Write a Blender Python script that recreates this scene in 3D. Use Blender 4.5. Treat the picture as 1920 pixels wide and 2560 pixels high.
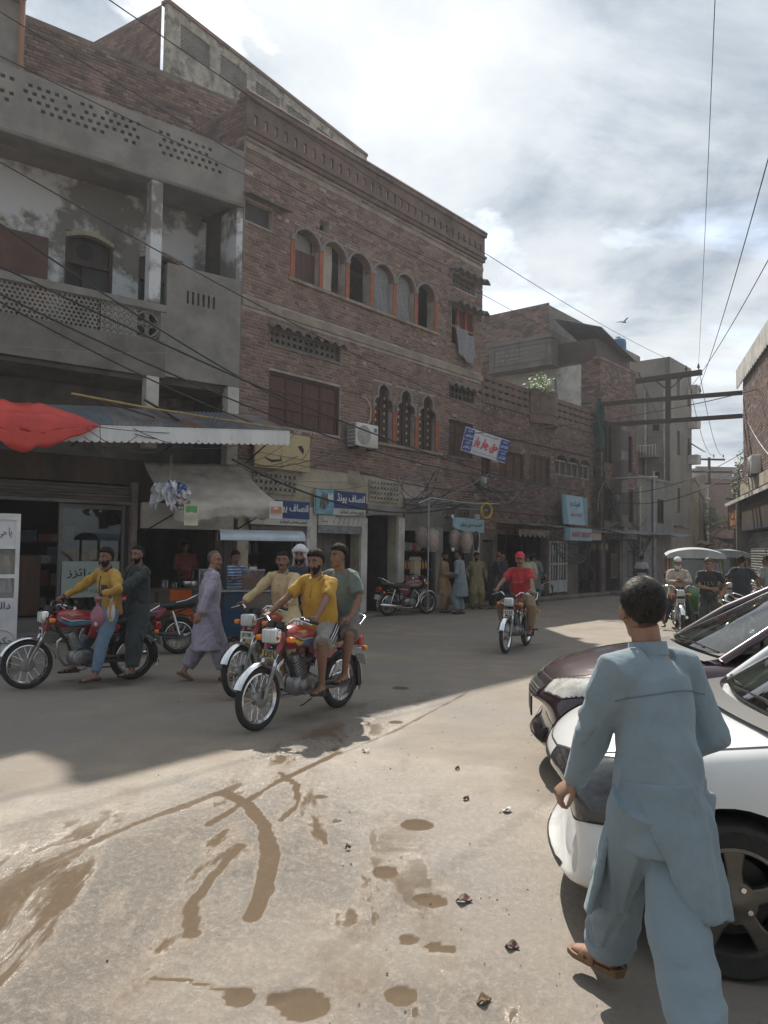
import bpy,bmesh,math,random
import numpy as np
from mathutils import Vector,Matrix,Quaternion,noise
from mathutils.bvhtree import BVHTree

for _o in list(bpy.data.objects):
 bpy.data.objects.remove(_o)
SC=bpy.context.scene
COL=SC.collection
R=math.radians
PI=math.pi

# ------------------------------------------------------------------ camera
CAM_H=1.7
cam_d=bpy.data.cameras.new('camera')
cam_d.sensor_fit='VERTICAL'
cam_d.sensor_height=36.0
cam_d.lens=1910.0/2560.0*36.0
cam_d.clip_start=0.05
cam_d.clip_end=3000.0
cam=bpy.data.objects.new('camera',cam_d)
COL.objects.link(cam)
cam.location=(0,0,CAM_H)
cam.rotation_euler=(Matrix.Rotation(R(90+2.7),3,'X')@Matrix.Rotation(R(0.8),3,'Z')).to_euler()
SC.camera=cam

# ------------------------------------------------------------------ sky, sun, exposure
SUN_EL,SUN_AZ=R(47.5),math.atan2(-0.09,0.99)  # azimuth from +Y towards +X
sun_dir=Vector((math.sin(SUN_AZ)*math.cos(SUN_EL),math.cos(SUN_AZ)*math.cos(SUN_EL),math.sin(SUN_EL)))
sun_d=bpy.data.lights.new('sun','SUN')
sun_d.energy=2.3
sun_d.angle=R(0.6)
sun_d.color=(1.0,0.93,0.82)
sun=bpy.data.objects.new('sun',sun_d)
COL.objects.link(sun)
sun.rotation_euler=sun_dir.to_track_quat('Z','Y').to_euler()

W=bpy.data.worlds.new('World')
SC.world=W
W.use_nodes=True
def build_world():
 nt=W.node_tree
 nt.nodes.clear()
 N,L=nt.nodes.new,nt.links.new
 out=N('ShaderNodeOutputWorld')
 bg=N('ShaderNodeBackground')
 bg.inputs['Strength'].default_value=0.112
 sky=N('ShaderNodeTexSky')
 sky.sky_type='NISHITA'
 sky.sun_disc=False
 sky.sun_elevation=SUN_EL
 sky.sun_rotation=SUN_AZ
 sky.air_density=1.3
 sky.dust_density=2.5
 tc=N('ShaderNodeTexCoord')
 # project the direction on a flat cloud deck: p = d.xy / (d.z + k)
 sep=N('ShaderNodeSeparateXYZ')
 L(tc.outputs['Generated'],sep.inputs[0])
 add=N('ShaderNodeMath');add.operation='MAXIMUM';add.inputs[1].default_value=0.0
 L(sep.outputs['Z'],add.inputs[0])
 add2=N('ShaderNodeMath');add2.operation='ADD';add2.inputs[1].default_value=0.22
 L(add.outputs[0],add2.inputs[0])
 dx=N('ShaderNodeMath');dx.operation='DIVIDE'
 dy=N('ShaderNodeMath');dy.operation='DIVIDE'
 L(sep.outputs['X'],dx.inputs[0]);L(add2.outputs[0],dx.inputs[1])
 L(sep.outputs['Y'],dy.inputs[0]);L(add2.outputs[0],dy.inputs[1])
 cmb=N('ShaderNodeCombineXYZ')
 L(dx.outputs[0],cmb.inputs[0]);L(dy.outputs[0],cmb.inputs[1])
 def noise_n(scale,detail,rough,dist,off):
  mp=N('ShaderNodeMapping')
  mp.inputs['Location'].default_value=off
  L(cmb.outputs[0],mp.inputs[0])
  n=N('ShaderNodeTexNoise')
  n.inputs['Scale'].default_value=scale
  n.inputs['Detail'].default_value=detail
  n.inputs['Roughness'].default_value=rough
  n.inputs['Distortion'].default_value=dist
  L(mp.outputs[0],n.inputs['Vector'])
  return n
 n1=noise_n(2.1,9.0,0.56,0.35,(0.9,13.92,0))
 n2=noise_n(2.0,10.0,0.60,0.25,(5.71,7.26,4.0))
 cov=N('ShaderNodeValToRGB')
 cov.color_ramp.elements[0].position=0.28
 cov.color_ramp.elements[1].position=0.44
 L(n1.outputs['Fac'],cov.inputs[0])
 ccol=N('ShaderNodeValToRGB')
 e=ccol.color_ramp.elements
 e[0].position=0.36;e[0].color=(1.22,1.45,1.72,1)
 e[1].position=0.70;e[1].color=(2.95,3.03,3.08,1)
 m_=e.new(0.50);m_.color=(2.2,2.38,2.55,1)
 L(n2.outputs['Fac'],ccol.inputs[0])
 # clouds scatter more light around the sun
 nrm=N('ShaderNodeVectorMath');nrm.operation='DOT_PRODUCT'
 nrm.inputs[1].default_value=sun_dir
 L(tc.outputs['Generated'],nrm.inputs[0])
 mr=N('ShaderNodeMapRange')
 mr.inputs['From Min'].default_value=0.0
 mr.inputs['From Max'].default_value=1.0
 mr.inputs['To Min'].default_value=0.72
 mr.inputs['To Max'].default_value=1.20
 L(nrm.outputs['Value'],mr.inputs['Value'])
 bri=N('ShaderNodeMixRGB');bri.blend_type='MULTIPLY';bri.inputs[0].default_value=1.0
 L(ccol.outputs[0],bri.inputs[1]);L(mr.outputs[0],bri.inputs[2])
 mix=N('ShaderNodeMixRGB')
 L(cov.outputs[0],mix.inputs[0])
 skyb=N('ShaderNodeMixRGB');skyb.blend_type='MULTIPLY';skyb.inputs[0].default_value=1.0
 skyb.inputs[2].default_value=(.55,.58,.62,1)
 L(sky.outputs[0],skyb.inputs[1])
 L(skyb.outputs[0],mix.inputs[1]);L(bri.outputs[0],mix.inputs[2])
 L(mix.outputs[0],bg.inputs['Color'])
 L(bg.outputs[0],out.inputs['Surface'])
build_world()

VS=SC.view_settings
SC.display_settings.display_device='sRGB'
VS.view_transform='Standard'
VS.look='None'
VS.gamma=1.0
VS.exposure=1.40
VS.use_curve_mapping=False
SC.render.engine='CYCLES'
SC.cycles.use_denoising=True
SC.cycles.max_bounces=6
SC.cycles.transparent_max_bounces=12
SC.cycles.caustics_reflective=False
SC.cycles.caustics_refractive=False

# ------------------------------------------------------------------ measuring helpers
_P,_RO,_F=R(2.7),R(0.8),1910.0
def ray(px,py):
 x,y=(px-960)/_F,-(py-1280)/_F
 c,s=math.cos(_RO),math.sin(_RO)
 x,y=c*x-s*y,s*x+c*y
 return Vector((x,math.cos(_P)-y*math.sin(_P),math.sin(_P)+y*math.cos(_P)))
def ground(px,py,z=0.0):
 d=ray(px,py)
 return Vector((0,0,CAM_H))+d*((z-CAM_H)/d.z)
def at(px,py,Y):
 d=ray(px,py)
 return Vector((0,0,CAM_H))+d*(Y/d.y)

 # ------------------------------------------------------------------ materials
MATS={}
def hexc(h):
 c=[int(h[i:i+2],16)/255 for i in(0,2,4)]
 return tuple(((v+0.055)/1.055)**2.4 if v>0.04045 else v/12.92 for v in c)
def mat(name,col,col2=None,scale=3.0,rough=0.8,metal=0.0,bump=0.0,bscale=None,rng=(0.4,0.62),
spec=0.5,coat=0.0,trans=0.0,alpha=1.0,emit=None,estr=0.0,stretch=(1,1,1),rvar=0.0,
coord='Object',tone=None,detail=6.0,sss=0.0,dirt=None,sheen=0.0):
 """principled material: two colours mixed by a noise, bump from a finer noise, optional per-face tone and dirt blotches"""
 if name in MATS:
  return MATS[name]
 m=bpy.data.materials.new(name)
 m.use_nodes=True
 nt=m.node_tree
 N,L=nt.nodes.new,nt.links.new
 b=nt.nodes['Principled BSDF']
 def rgba(c):
  return tuple(c[:3])+(1.0,)
 b.inputs['Base Color'].default_value=rgba(col)
 b.inputs['Roughness'].default_value=rough
 b.inputs['Metallic'].default_value=metal
 b.inputs['Specular IOR Level'].default_value=spec
 if coat:b.inputs['Coat Weight'].default_value=coat;b.inputs['Coat Roughness'].default_value=0.06
 if trans:b.inputs['Transmission Weight'].default_value=trans
 if sheen:b.inputs['Sheen Weight'].default_value=sheen;b.inputs['Sheen Roughness'].default_value=0.5
 b.inputs['Alpha'].default_value=alpha
 if sss:b.inputs['Subsurface Weight'].default_value=sss;b.inputs['Subsurface Radius'].default_value=(0.02,0.008,0.004)
 if emit:b.inputs['Emission Color'].default_value=rgba(emit);b.inputs['Emission Strength'].default_value=estr
 vec=None
 if col2 is not None or bump or rvar or dirt:
  tc=N('ShaderNodeTexCoord')
  mp=N('ShaderNodeMapping')
  mp.inputs['Scale'].default_value=stretch
  L(tc.outputs[coord],mp.inputs[0])
  vec=mp.outputs[0]
 csock=None
 if col2 is not None:
  n=N('ShaderNodeTexNoise')
  n.inputs['Scale'].default_value=scale
  n.inputs['Detail'].default_value=detail
  n.inputs['Roughness'].default_value=0.65
  L(vec,n.inputs['Vector'])
  rp=N('ShaderNodeValToRGB')
  rp.color_ramp.elements[0].position=rng[0];rp.color_ramp.elements[0].color=rgba(col)
  rp.color_ramp.elements[1].position=rng[1];rp.color_ramp.elements[1].color=rgba(col2)
  L(n.outputs['Fac'],rp.inputs[0])
  csock=rp.outputs[0]
  if rvar:
   r2=N('ShaderNodeMapRange')
   r2.inputs['To Min'].default_value=max(0.02,rough-rvar)
   r2.inputs['To Max'].default_value=min(1.0,rough+rvar)
   L(n.outputs['Fac'],r2.inputs[0]);L(r2.outputs[0],b.inputs['Roughness'])
 if dirt:  # (colour, scale, low, high)
  n3=N('ShaderNodeTexNoise')
  n3.inputs['Scale'].default_value=dirt[1]
  n3.inputs['Detail'].default_value=8.0
  n3.inputs['Roughness'].default_value=0.7
  L(vec,n3.inputs['Vector'])
  r3=N('ShaderNodeValToRGB')
  r3.color_ramp.elements[0].position=dirt[2];r3.color_ramp.elements[0].color=(0,0,0,1)
  r3.color_ramp.elements[1].position=dirt[3];r3.color_ramp.elements[1].color=(1,1,1,1)
  L(n3.outputs['Fac'],r3.inputs[0])
  mx=N('ShaderNodeMixRGB')
  L(r3.outputs[0],mx.inputs[0])
  if csock:L(csock,mx.inputs[1])
  else:mx.inputs[1].default_value=rgba(col)
  mx.inputs[2].default_value=rgba(dirt[0])
  csock=mx.outputs[0]
 if tone:  # face attribute "tone" in 0..1 scales the colour
  at_=N('ShaderNodeAttribute');at_.attribute_name='tone'
  mr=N('ShaderNodeMapRange')
  mr.inputs['To Min'].default_value=tone[0];mr.inputs['To Max'].default_value=tone[1]
  L(at_.outputs['Fac'],mr.inputs[0])
  mm=N('ShaderNodeMixRGB');mm.blend_type='MULTIPLY';mm.inputs[0].default_value=1.0
  if csock:L(csock,mm.inputs[1])
  else:mm.inputs[1].default_value=rgba(col)
  L(mr.outputs[0],mm.inputs[2])
  csock=mm.outputs[0]
 if csock:L(csock,b.inputs['Base Color'])
 if bump:
  n2=N('ShaderNodeTexNoise')
  n2.inputs['Scale'].default_value=bscale or scale*6
  n2.inputs['Detail'].default_value=5.0
  L(vec,n2.inputs['Vector'])
  bp=N('ShaderNodeBump')
  bp.inputs['Strength'].default_value=min(1.0,bump)
  bp.inputs['Distance'].default_value=0.02
  L(n2.outputs['Fac'],bp.inputs['Height'])
  L(bp.outputs[0],b.inputs['Normal'])
 MATS[name]=m
 return m
def glass_mat(name,tint,rough=0.02,clear=0.75):
 if name in MATS:return MATS[name]
 m=bpy.data.materials.new(name);m.use_nodes=True
 nt=m.node_tree;nt.nodes.clear()
 N,L=nt.nodes.new,nt.links.new
 o=N('ShaderNodeOutputMaterial');mx=N('ShaderNodeMixShader')
 tr=N('ShaderNodeBsdfTransparent');tr.inputs[0].default_value=tuple(t*clear for t in tint)+(1,)
 gl=N('ShaderNodeBsdfGlossy');gl.inputs['Roughness'].default_value=rough
 fr=N('ShaderNodeFresnel');fr.inputs[0].default_value=1.5
 mu=N('ShaderNodeMath');mu.operation='MULTIPLY_ADD';mu.inputs[1].default_value=1.2;mu.inputs[2].default_value=0.03
 L(fr.outputs[0],mu.inputs[0]);L(mu.outputs[0],mx.inputs[0])
 L(tr.outputs[0],mx.inputs[1]);L(gl.outputs[0],mx.inputs[2]);L(mx.outputs[0],o.inputs[0])
 MATS[name]=m
 return m
def film_mat(name,tint,milky,mcol,rough=0.15):
 """thin plastic film: part transparent, part milky and glossy"""
 if name in MATS:return MATS[name]
 m=bpy.data.materials.new(name);m.use_nodes=True
 nt=m.node_tree;N,L=nt.nodes.new,nt.links.new
 o=nt.nodes['Material Output'];b=nt.nodes['Principled BSDF']
 b.inputs['Base Color'].default_value=tuple(mcol)+(1,);b.inputs['Roughness'].default_value=rough
 tr=N('ShaderNodeBsdfTransparent');tr.inputs[0].default_value=tuple(tint)+(1,)
 mx=N('ShaderNodeMixShader');mx.inputs[0].default_value=milky
 L(tr.outputs[0],mx.inputs[1]);L(b.outputs[0],mx.inputs[2]);L(mx.outputs[0],o.inputs[0])
 MATS[name]=m
 return m

 # ------------------------------------------------------------------ mesh collector
class MB:
 def __init__(s):
  s.v,s.f,s.t,s.mi=[],[],[],[]
  s.M=None
  s.cur=0
 def _p(s,p):
  return s.M@Vector(p)if s.M is not None else Vector(p)
 def add(s,verts,faces,tone=0.5):
  o=len(s.v)
  s.v+=[tuple(s._p(p))for p in verts]
  s.f+=[tuple(i+o for i in f)for f in faces]
  s.t+=[tone]*len(faces)
  s.mi+=[s.cur]*len(faces)
  return s
 def box(s,c,d,rz=0.0,tone=0.5,rot=None):
  x,y,z=d[0]/2,d[1]/2,d[2]/2
  vs=[Vector((a*x,b*y,e*z))for e in(-1,1)for b in(-1,1)for a in(-1,1)]
  if rot is not None:vs=[rot@v for v in vs]
  elif rz:
   m=Matrix.Rotation(rz,3,'Z');vs=[m@v for v in vs]
  c=Vector(c)
  return s.add([v+c for v in vs],[(0,2,3,1),(4,5,7,6),(0,1,5,4),(2,6,7,3),(0,4,6,2),(1,3,7,5)],tone)
 def bb(s,x0,x1,y0,y1,z0,z1,tone=0.5):
  return s.box(((x0+x1)/2,(y0+y1)/2,(z0+z1)/2),(abs(x1-x0),abs(y1-y0),abs(z1-z0)),tone=tone)
 def rbox(s,c,d,r=0.02,seg=3,rot=None):
  """box with rounded vertical-ish edges all round (superellipsoid-like grid)"""
  n=4*seg
  ring=[]
  hx,hy,hz=d[0]/2,d[1]/2,d[2]/2
  r=min(r,hx*.99,hy*.99,hz*.99)
  def rg(inset):
   o=[]
   for k in range(4):
    cx=(hx-r)*(1 if k in(0,3)else-1);cy=(hy-r)*(1 if k in(0,1)else-1)
    for j in range(seg+1):
     a=k*PI/2+j/seg*PI/2
     o.append((cx+(r-inset)*math.cos(a),cy+(r-inset)*math.sin(a)))
   return o
  levels=[]
  for j in range(seg+1):
   a=j/seg*PI/2
   levels.append((r*(1-math.sin(a)),-hz+r*(1-math.cos(a))))
  levels+=[(i,-z)for i,z in reversed(levels)]
  c=Vector(c)
  vs=[]
  m=4*(seg+1)
  for ins,z in levels:
   for x,y in rg(ins):
    v=Vector((x,y,z))
    if rot is not None:v=rot@v
    vs.append(v+c)
  fs=[]
  for l in range(len(levels)-1):
   for k in range(m):
    fs.append((l*m+k,l*m+(k+1)%m,(l+1)*m+(k+1)%m,(l+1)*m+k))
  fs.append(tuple(reversed(range(m))));fs.append(tuple((len(levels)-1)*m+k for k in range(m)))
  return s.add(vs,fs)
 def tube(s,pts,rad,n=8,cap=True,tone=0.5,closed=False,up=None,ell=None):
  """tube through pts; rad: number or list; ell: (a,b) scale of the two section axes or list of them; up: direction of axis b"""
  pts=[Vector(p)for p in pts]
  k=len(pts)
  rad=[rad]*k if not isinstance(rad,(list,tuple))else list(rad)
  ells=[(1,1)]*k if ell is None else([ell]*k if not isinstance(ell[0],(list,tuple))else ell)
  vs,fs=[],[]
  prev=None
  for i,p in enumerate(pts):
   if closed:t=pts[(i+1)%k]-pts[i-1]
   elif i==0:t=pts[1]-pts[0]
   elif i==k-1:t=pts[-1]-pts[-2]
   else:t=(pts[i+1]-p).normalized()+(p-pts[i-1]).normalized()
   if t.length<1e-9:t=Vector((0,0,1))
   t.normalize()
   if up is not None:
    b=Vector(up)-t*t.dot(Vector(up))
    if b.length<1e-4:b=t.orthogonal()
   elif prev is None:b=t.orthogonal()
   else:
    b=prev-t*t.dot(prev)
    if b.length<1e-6:b=t.orthogonal()
   b.normalize();prev=b
   a=b.cross(t)
   for j in range(n):
    th=2*PI*j/n
    vs.append(p+a*(rad[i]*ells[i][0]*math.cos(th))+b*(rad[i]*ells[i][1]*math.sin(th)))
  m=k if closed else k-1
  for i in range(m):
   for j in range(n):
    a0,a1=i*n+j,i*n+(j+1)%n
    b0,b1=((i+1)%k)*n+j,((i+1)%k)*n+(j+1)%n
    fs.append((a0,a1,b1,b0))
  if cap and not closed:
   fs.append(tuple(reversed(range(n))));fs.append(tuple((k-1)*n+j for j in range(n)))
  return s.add(vs,fs,tone)
 def ball(s,c,r,nu=14,nv=9,rot=None,tone=0.5,fn=None):
  r=(r,r,r)if not isinstance(r,(tuple,list))else r
  c=Vector(c);vs,fs=[],[]
  def put(v):
   if fn:v=fn(v)
   v=Vector((v.x*r[0],v.y*r[1],v.z*r[2]))
   if rot is not None:v=rot@v
   vs.append(v+c)
  put(Vector((0,0,-1)))
  for i in range(1,nv):
   ph=-PI/2+PI*i/nv
   for j in range(nu):
    th=2*PI*j/nu
    put(Vector((math.cos(ph)*math.cos(th),math.cos(ph)*math.sin(th),math.sin(ph))))
  put(Vector((0,0,1)))
  for j in range(nu):
   fs.append((0,1+(j+1)%nu,1+j))
   fs.append((len(vs)-1,1+(nv-2)*nu+j,1+(nv-2)*nu+(j+1)%nu))
  for i in range(nv-2):
   for j in range(nu):
    a,b_=1+i*nu+j,1+i*nu+(j+1)%nu
    fs.append((a,b_,b_+nu,a+nu))
  return s.add(vs,fs,tone)
 def lathe(s,prof,axis='Z',c=(0,0,0),n=24,closed=False,tone=0.5):
  """prof: list of (radius, height)"""
  vs,fs=[],[]
  k=len(prof)
  for(r,h)in prof:
   for j in range(n):
    th=2*PI*j/n
    a,b=r*math.cos(th),r*math.sin(th)
    v={'Z':(a,b,h),'Y':(a,h,-b),'X':(h,a,b)}[axis]
    vs.append(Vector(v)+Vector(c))
  for i in range(k if closed else k-1):
   for j in range(n):
    i2=(i+1)%k
    fs.append((i*n+j,i*n+(j+1)%n,i2*n+(j+1)%n,i2*n+j))
  return s.add(vs,fs,tone)
 def grid(s,fn,nu,nv,tone=0.5,flip=False):
  vs=[fn(i/nu,j/nv)for j in range(nv+1)for i in range(nu+1)]
  fs=[]
  for j in range(nv):
   for i in range(nu):
    a=j*(nu+1)+i
    q=(a,a+1,a+nu+2,a+nu+1)
    fs.append(tuple(reversed(q))if flip else q)
  return s.add(vs,fs,tone)
 def prism(s,poly,h0,h1,axis='Y',tone=0.5):
  """polygon (2D) extruded along an axis between h0 and h1; poly in (x,z) for Y, (x,y) for Z, (y,z) for X"""
  def p3(a,b,h):return{'Y':(a,h,b),'Z':(a,b,h),'X':(h,a,b)}[axis]
  n=len(poly)
  vs=[p3(a,b,h0)for a,b in poly]+[p3(a,b,h1)for a,b in poly]
  fs=[tuple(range(n)),tuple(reversed(range(n,2*n)))]+[(i,i+n,(i+1)%n+n,(i+1)%n)for i in range(n)]
  return s.add(vs,fs,tone)
 def sheet(s,fn,nu,nv,th=0.01):
  """a thin solid sheet: fn(u,v) -> point, thickened along its normal"""
  P=[[Vector(fn(i/nu,j/nv))for i in range(nu+1)]for j in range(nv+1)]
  vs,fs=[],[]
  for sd in(0,1):
   for j in range(nv+1):
    for i in range(nu+1):
     du=P[j][min(i+1,nu)]-P[j][max(i-1,0)]
     dv=P[min(j+1,nv)][i]-P[max(j-1,0)][i]
     nn=du.cross(dv)
     if nn.length>1e-12:nn.normalize()
     vs.append(P[j][i]+nn*(th*(0.5-sd)))
  w=nu+1;o=w*(nv+1)
  for j in range(nv):
   for i in range(nu):
    a=j*w+i
    fs.append((a,a+1,a+w+1,a+w));fs.append((o+a,o+a+w,o+a+w+1,o+a+1))
  for i in range(nu):
   fs.append((i,o+i,o+i+1,i+1));a=nv*w+i;fs.append((a,a+1,o+a+1,o+a))
  for j in range(nv):
   a=j*w;fs.append((a,a+w,o+a+w,o+a));a=j*w+nu;fs.append((a,o+a,o+a+w,a+w))
  return s.add(vs,fs)
 def mesh(s,name,mats,smooth=None):
  me=bpy.data.meshes.new(name)
  me.from_pydata(s.v,[],s.f)
  if not isinstance(mats,(list,tuple)):mats=[mats]
  for m in mats:me.materials.append(m)
  if len(mats)>1:me.polygons.foreach_set('material_index',s.mi)
  a=me.attributes.new('tone','FLOAT','FACE')
  a.data.foreach_set('value',s.t)
  if smooth is not None:
   me.polygons.foreach_set('use_smooth',[True]*len(me.polygons))
   if smooth<179:me.set_sharp_from_angle(angle=R(smooth))
  me.update()
  return me
 def build(s,name,mats,parent=None,smooth=None,bevel=0.0,recalc=False,**kw):
  me=s.mesh(name,mats,smooth)
  if recalc:
   bm=bmesh.new();bm.from_mesh(me);bmesh.ops.recalc_face_normals(bm,faces=bm.faces);bm.to_mesh(me);bm.free()
  return link(name,me,parent,bevel=bevel,**kw)

def link(name,data,parent=None,bevel=0.0,label=None,cat=None,group=None,kind=None,loc=None,rz=None):
 o=bpy.data.objects.new(name,data)
 COL.objects.link(o)
 if parent is not None:o.parent=parent
 if loc is not None:o.location=loc
 if rz is not None:o.rotation_euler=(0,0,rz)
 if bevel:
  b=o.modifiers.new('bevel','BEVEL');b.width=bevel;b.segments=2;b.limit_method='ANGLE';b.angle_limit=R(40)
 return tag(o,label,cat,group,kind)
def tag(o,label=None,cat=None,group=None,kind=None):
 if label:o['label']=label
 if cat:o['category']=cat
 if group:o['group']=group
 if kind:o['kind']=kind
 return o
def thing(name,loc,rz,label,cat,group=None):
 return link(name,None,None,loc=loc,rz=rz,label=label,cat=cat,group=group)
def kids(o):
 return[c for c in ALLKIDS.get(o.name,[])]if False else[c for c in bpy.data.objects if c.parent==o]
def copy_tree(o,loc=None,rz=None,label=None,parent=None):
 c=o.copy();COL.objects.link(c)
 if parent is not None:c.parent=parent
 if loc is not None:c.location=loc
 if rz is not None:c.rotation_euler=(0,0,rz)
 if label:c['label']=label
 for k in list(o.children):
  copy_tree(k,parent=c)
 return c

 # ------------------------------------------------------------------ lettering
_AR={'ا':'FE8D FE8E','آ':'FE81 FE82','ب':'FE8F FE90 FE91 FE92','پ':'FB56 FB57 FB58 FB59','ت':'FE95 FE96 FE97 FE98','ٹ':'FB66 FB67 FB68 FB69',
'ث':'FE99 FE9A FE9B FE9C','ج':'FE9D FE9E FE9F FEA0','چ':'FB7A FB7B FB7C FB7D','ح':'FEA1 FEA2 FEA3 FEA4','خ':'FEA5 FEA6 FEA7 FEA8',
'د':'FEA9 FEAA','ڈ':'FB88 FB89','ر':'FEAD FEAE','ز':'FEAF FEB0','س':'FEB1 FEB2 FEB3 FEB4','ش':'FEB5 FEB6 FEB7 FEB8',
'ص':'FEB9 FEBA FEBB FEBC','ض':'FEBD FEBE FEBF FEC0','ع':'FEC9 FECA FECB FECC','غ':'FECD FECE FECF FED0','ف':'FED1 FED2 FED3 FED4',
'ق':'FED5 FED6 FED7 FED8','ک':'FB8E FB8F FB90 FB91','ل':'FEDD FEDE FEDF FEE0','م':'FEE1 FEE2 FEE3 FEE4','ن':'FEE5 FEE6 FEE7 FEE8',
'و':'FEED FEEE','ہ':'FBA6 FBA7 FBA8 FBA9','ی':'FBFC FBFD FBFE FBFF','ئ':'FE89 FE8A FE8B FE8C'}
def urdu(t):
 out=[]
 for i,ch in enumerate(t):
  if ch not in _AR:out.append(ch);continue
  f=_AR[ch].split()
  pj=i>0 and t[i-1]in _AR and len(_AR[t[i-1]].split())==4
  nj=len(f)==4 and i+1<len(t)and t[i+1]in _AR
  k=(3 if pj else 2)if nj else(1 if pj else 0)
  out.append(chr(int(f[k],16)))
 return ''.join(reversed(out))
def lettering(text,name,m,parent,pos,height,width=None,rot=None,right=True,bold=0.0,depth=0.002):
 """flat letters on a board: local x to the right, z up, facing -Y; width squeezes the line to fit"""
 if any(c in _AR for c in text):text=urdu(text)
 c=bpy.data.curves.new('letters','FONT')
 c.body=text;c.align_x='CENTER';c.align_y='CENTER'
 c.extrude=depth;c.resolution_u=3;c.offset=bold
 tmp=bpy.data.objects.new('tmp',c);COL.objects.link(tmp)
 dg=bpy.context.evaluated_depsgraph_get()
 me=bpy.data.meshes.new_from_object(tmp.evaluated_get(dg))
 bpy.data.objects.remove(tmp)
 co=np.array([v.co for v in me.vertices])
 if not len(co):return None
 lo,hi=co.min(0),co.max(0)
 sc=height/(hi[1]-lo[1]);sx=width/(hi[0]-lo[0])if width else sc
 co[:,0]=(co[:,0]-(lo[0]+hi[0])/2)*sx
 co[:,1]=(co[:,1]-(lo[1]+hi[1])/2)*sc
 new=np.stack([co[:,0],-co[:,2],co[:,1]],1)
 me.vertices.foreach_set('co',new.ravel().astype('f'))
 me.materials.clear();me.materials.append(m)
 o=link(name,me,parent)
 o.location=pos
 if rot:o.rotation_euler=rot
 return o
 # ================================================================== shared materials
def rgb(r,g,b):return hexc('%02x%02x%02x'%(r,g,b))
M_BRICK=mat('brick_clay',(0.275,0.182,0.150),(0.205,0.144,0.125),scale=2.2,rough=0.92,bump=0.5,bscale=60,tone=(0.55,1.45),dirt=((0.12,0.095,0.085),0.9,0.56,0.80))
M_BRICK2=mat('brick_old',(0.260,0.168,0.140),(0.165,0.118,0.104),scale=1.7,rough=0.95,bump=0.5,bscale=60,tone=(0.45,1.6),dirt=((0.085,0.068,0.062),0.7,0.50,0.75))
M_BRICKP=mat('brick_trim',(0.190,0.125,0.105),(0.125,0.092,0.082),scale=3.5,rough=0.95,bump=0.8,bscale=26,tone=(0.8,1.2),dirt=((0.06,0.05,0.046),1.1,0.5,0.72))
M_MORTAR=mat('mortar',(0.46,0.41,0.37),(0.28,0.25,0.23),scale=1.5,rough=0.95,bump=0.6,bscale=40)
M_MORTAR2=mat('mortar_old',(0.20,0.165,0.14),(0.10,0.085,0.075),scale=1.3,rough=0.95,bump=0.6,bscale=40)
M_CONC=mat('cement_render',(0.27,0.258,0.24),(0.17,0.165,0.155),scale=1.1,rough=0.93,bump=0.35,bscale=25,dirt=((0.30,0.27,0.21),1.2,0.55,0.72))
M_CONC2=mat('cement_dark',(0.20,0.188,0.17),(0.125,0.116,0.106),scale=1.3,rough=0.95,bump=0.4,bscale=25,dirt=((0.30,0.27,0.21),1.0,0.58,0.70))
M_PEEL=mat('peeling_whitewash',(0.60,0.63,0.66),(0.20,0.195,0.185),scale=0.75,rough=0.92,bump=0.3,bscale=14,rng=(0.46,0.54),dirt=((0.10,0.095,0.09),0.8,0.57,0.66))
M_WHITEW=mat('whitewash',(0.62,0.61,0.57),(0.42,0.40,0.36),scale=1.6,rough=0.9,bump=0.25,bscale=20,dirt=((0.16,0.14,0.12),1.4,0.58,0.74))
M_CREAM=mat('cream_plaster',(0.46,0.41,0.31),(0.31,0.27,0.21),scale=1.5,rough=0.92,bump=0.4,bscale=22,dirt=((0.13,0.11,0.09),1.5,0.54,0.72))
M_BAND=mat('beige_band',(0.33,0.28,0.225),(0.20,0.17,0.145),scale=2.2,rough=0.93,bump=0.4,bscale=25)
M_DARK=mat('dark_interior',(0.022,0.021,0.022),(0.012,0.012,0.014),scale=2,rough=0.9)  # near-black colour in place of the shade deep inside openings
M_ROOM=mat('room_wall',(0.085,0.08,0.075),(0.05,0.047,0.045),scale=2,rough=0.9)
M_WOOD=mat('dark_wood',(0.060,0.034,0.026),(0.034,0.022,0.019),scale=9,stretch=(1,1,.12),rough=0.6,bump=0.2)
M_WOODR=mat('red_wood',(0.105,0.048,0.036),(0.06,0.032,0.027),scale=8,stretch=(1,1,.15),rough=0.65,bump=0.2)
M_ORANGE=mat('orange_column_paint',(0.42,0.135,0.075),(0.28,0.10,0.06),scale=6,rough=0.7,bump=0.2)
M_STEEL=mat('galvanised_steel',(0.36,0.38,0.40),(0.24,0.25,0.27),scale=5,rough=0.45,metal=0.8)
M_RUST=mat('rusty_sheet',(0.20,0.23,0.26),(0.14,0.17,0.20),scale=3,rough=0.6,metal=0.35,dirt=((0.20,0.09,0.045),0.9,0.52,0.64))
M_IRON=mat('painted_iron',(0.060,0.035,0.032),(0.04,0.03,0.03),scale=5,rough=0.6,metal=0.3)
M_BLACKM=mat('black_metal',(0.022,0.022,0.024),(0.04,0.038,0.036),scale=8,rough=0.5,metal=0.2)
M_WIRE=mat('cable_rubber',(0.018,0.018,0.020),rough=0.6)
M_WIREG=mat('cable_grey',(0.20,0.20,0.205),rough=0.6)
M_WHITE=mat('white_paint',(0.74,0.74,0.73),(0.58,0.58,0.57),scale=3,rough=0.6,dirt=((0.22,0.20,0.17),2.2,0.62,0.8))
M_WHITEC=mat('white_clean',(0.80,0.80,0.79),rough=0.5)
M_TIN=mat('white_tin',(0.74,0.75,0.76),(0.60,0.61,0.62),scale=2,rough=0.55,dirt=((0.10,0.09,0.085),2.6,0.60,0.72),stretch=(1,1,.35))
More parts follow.
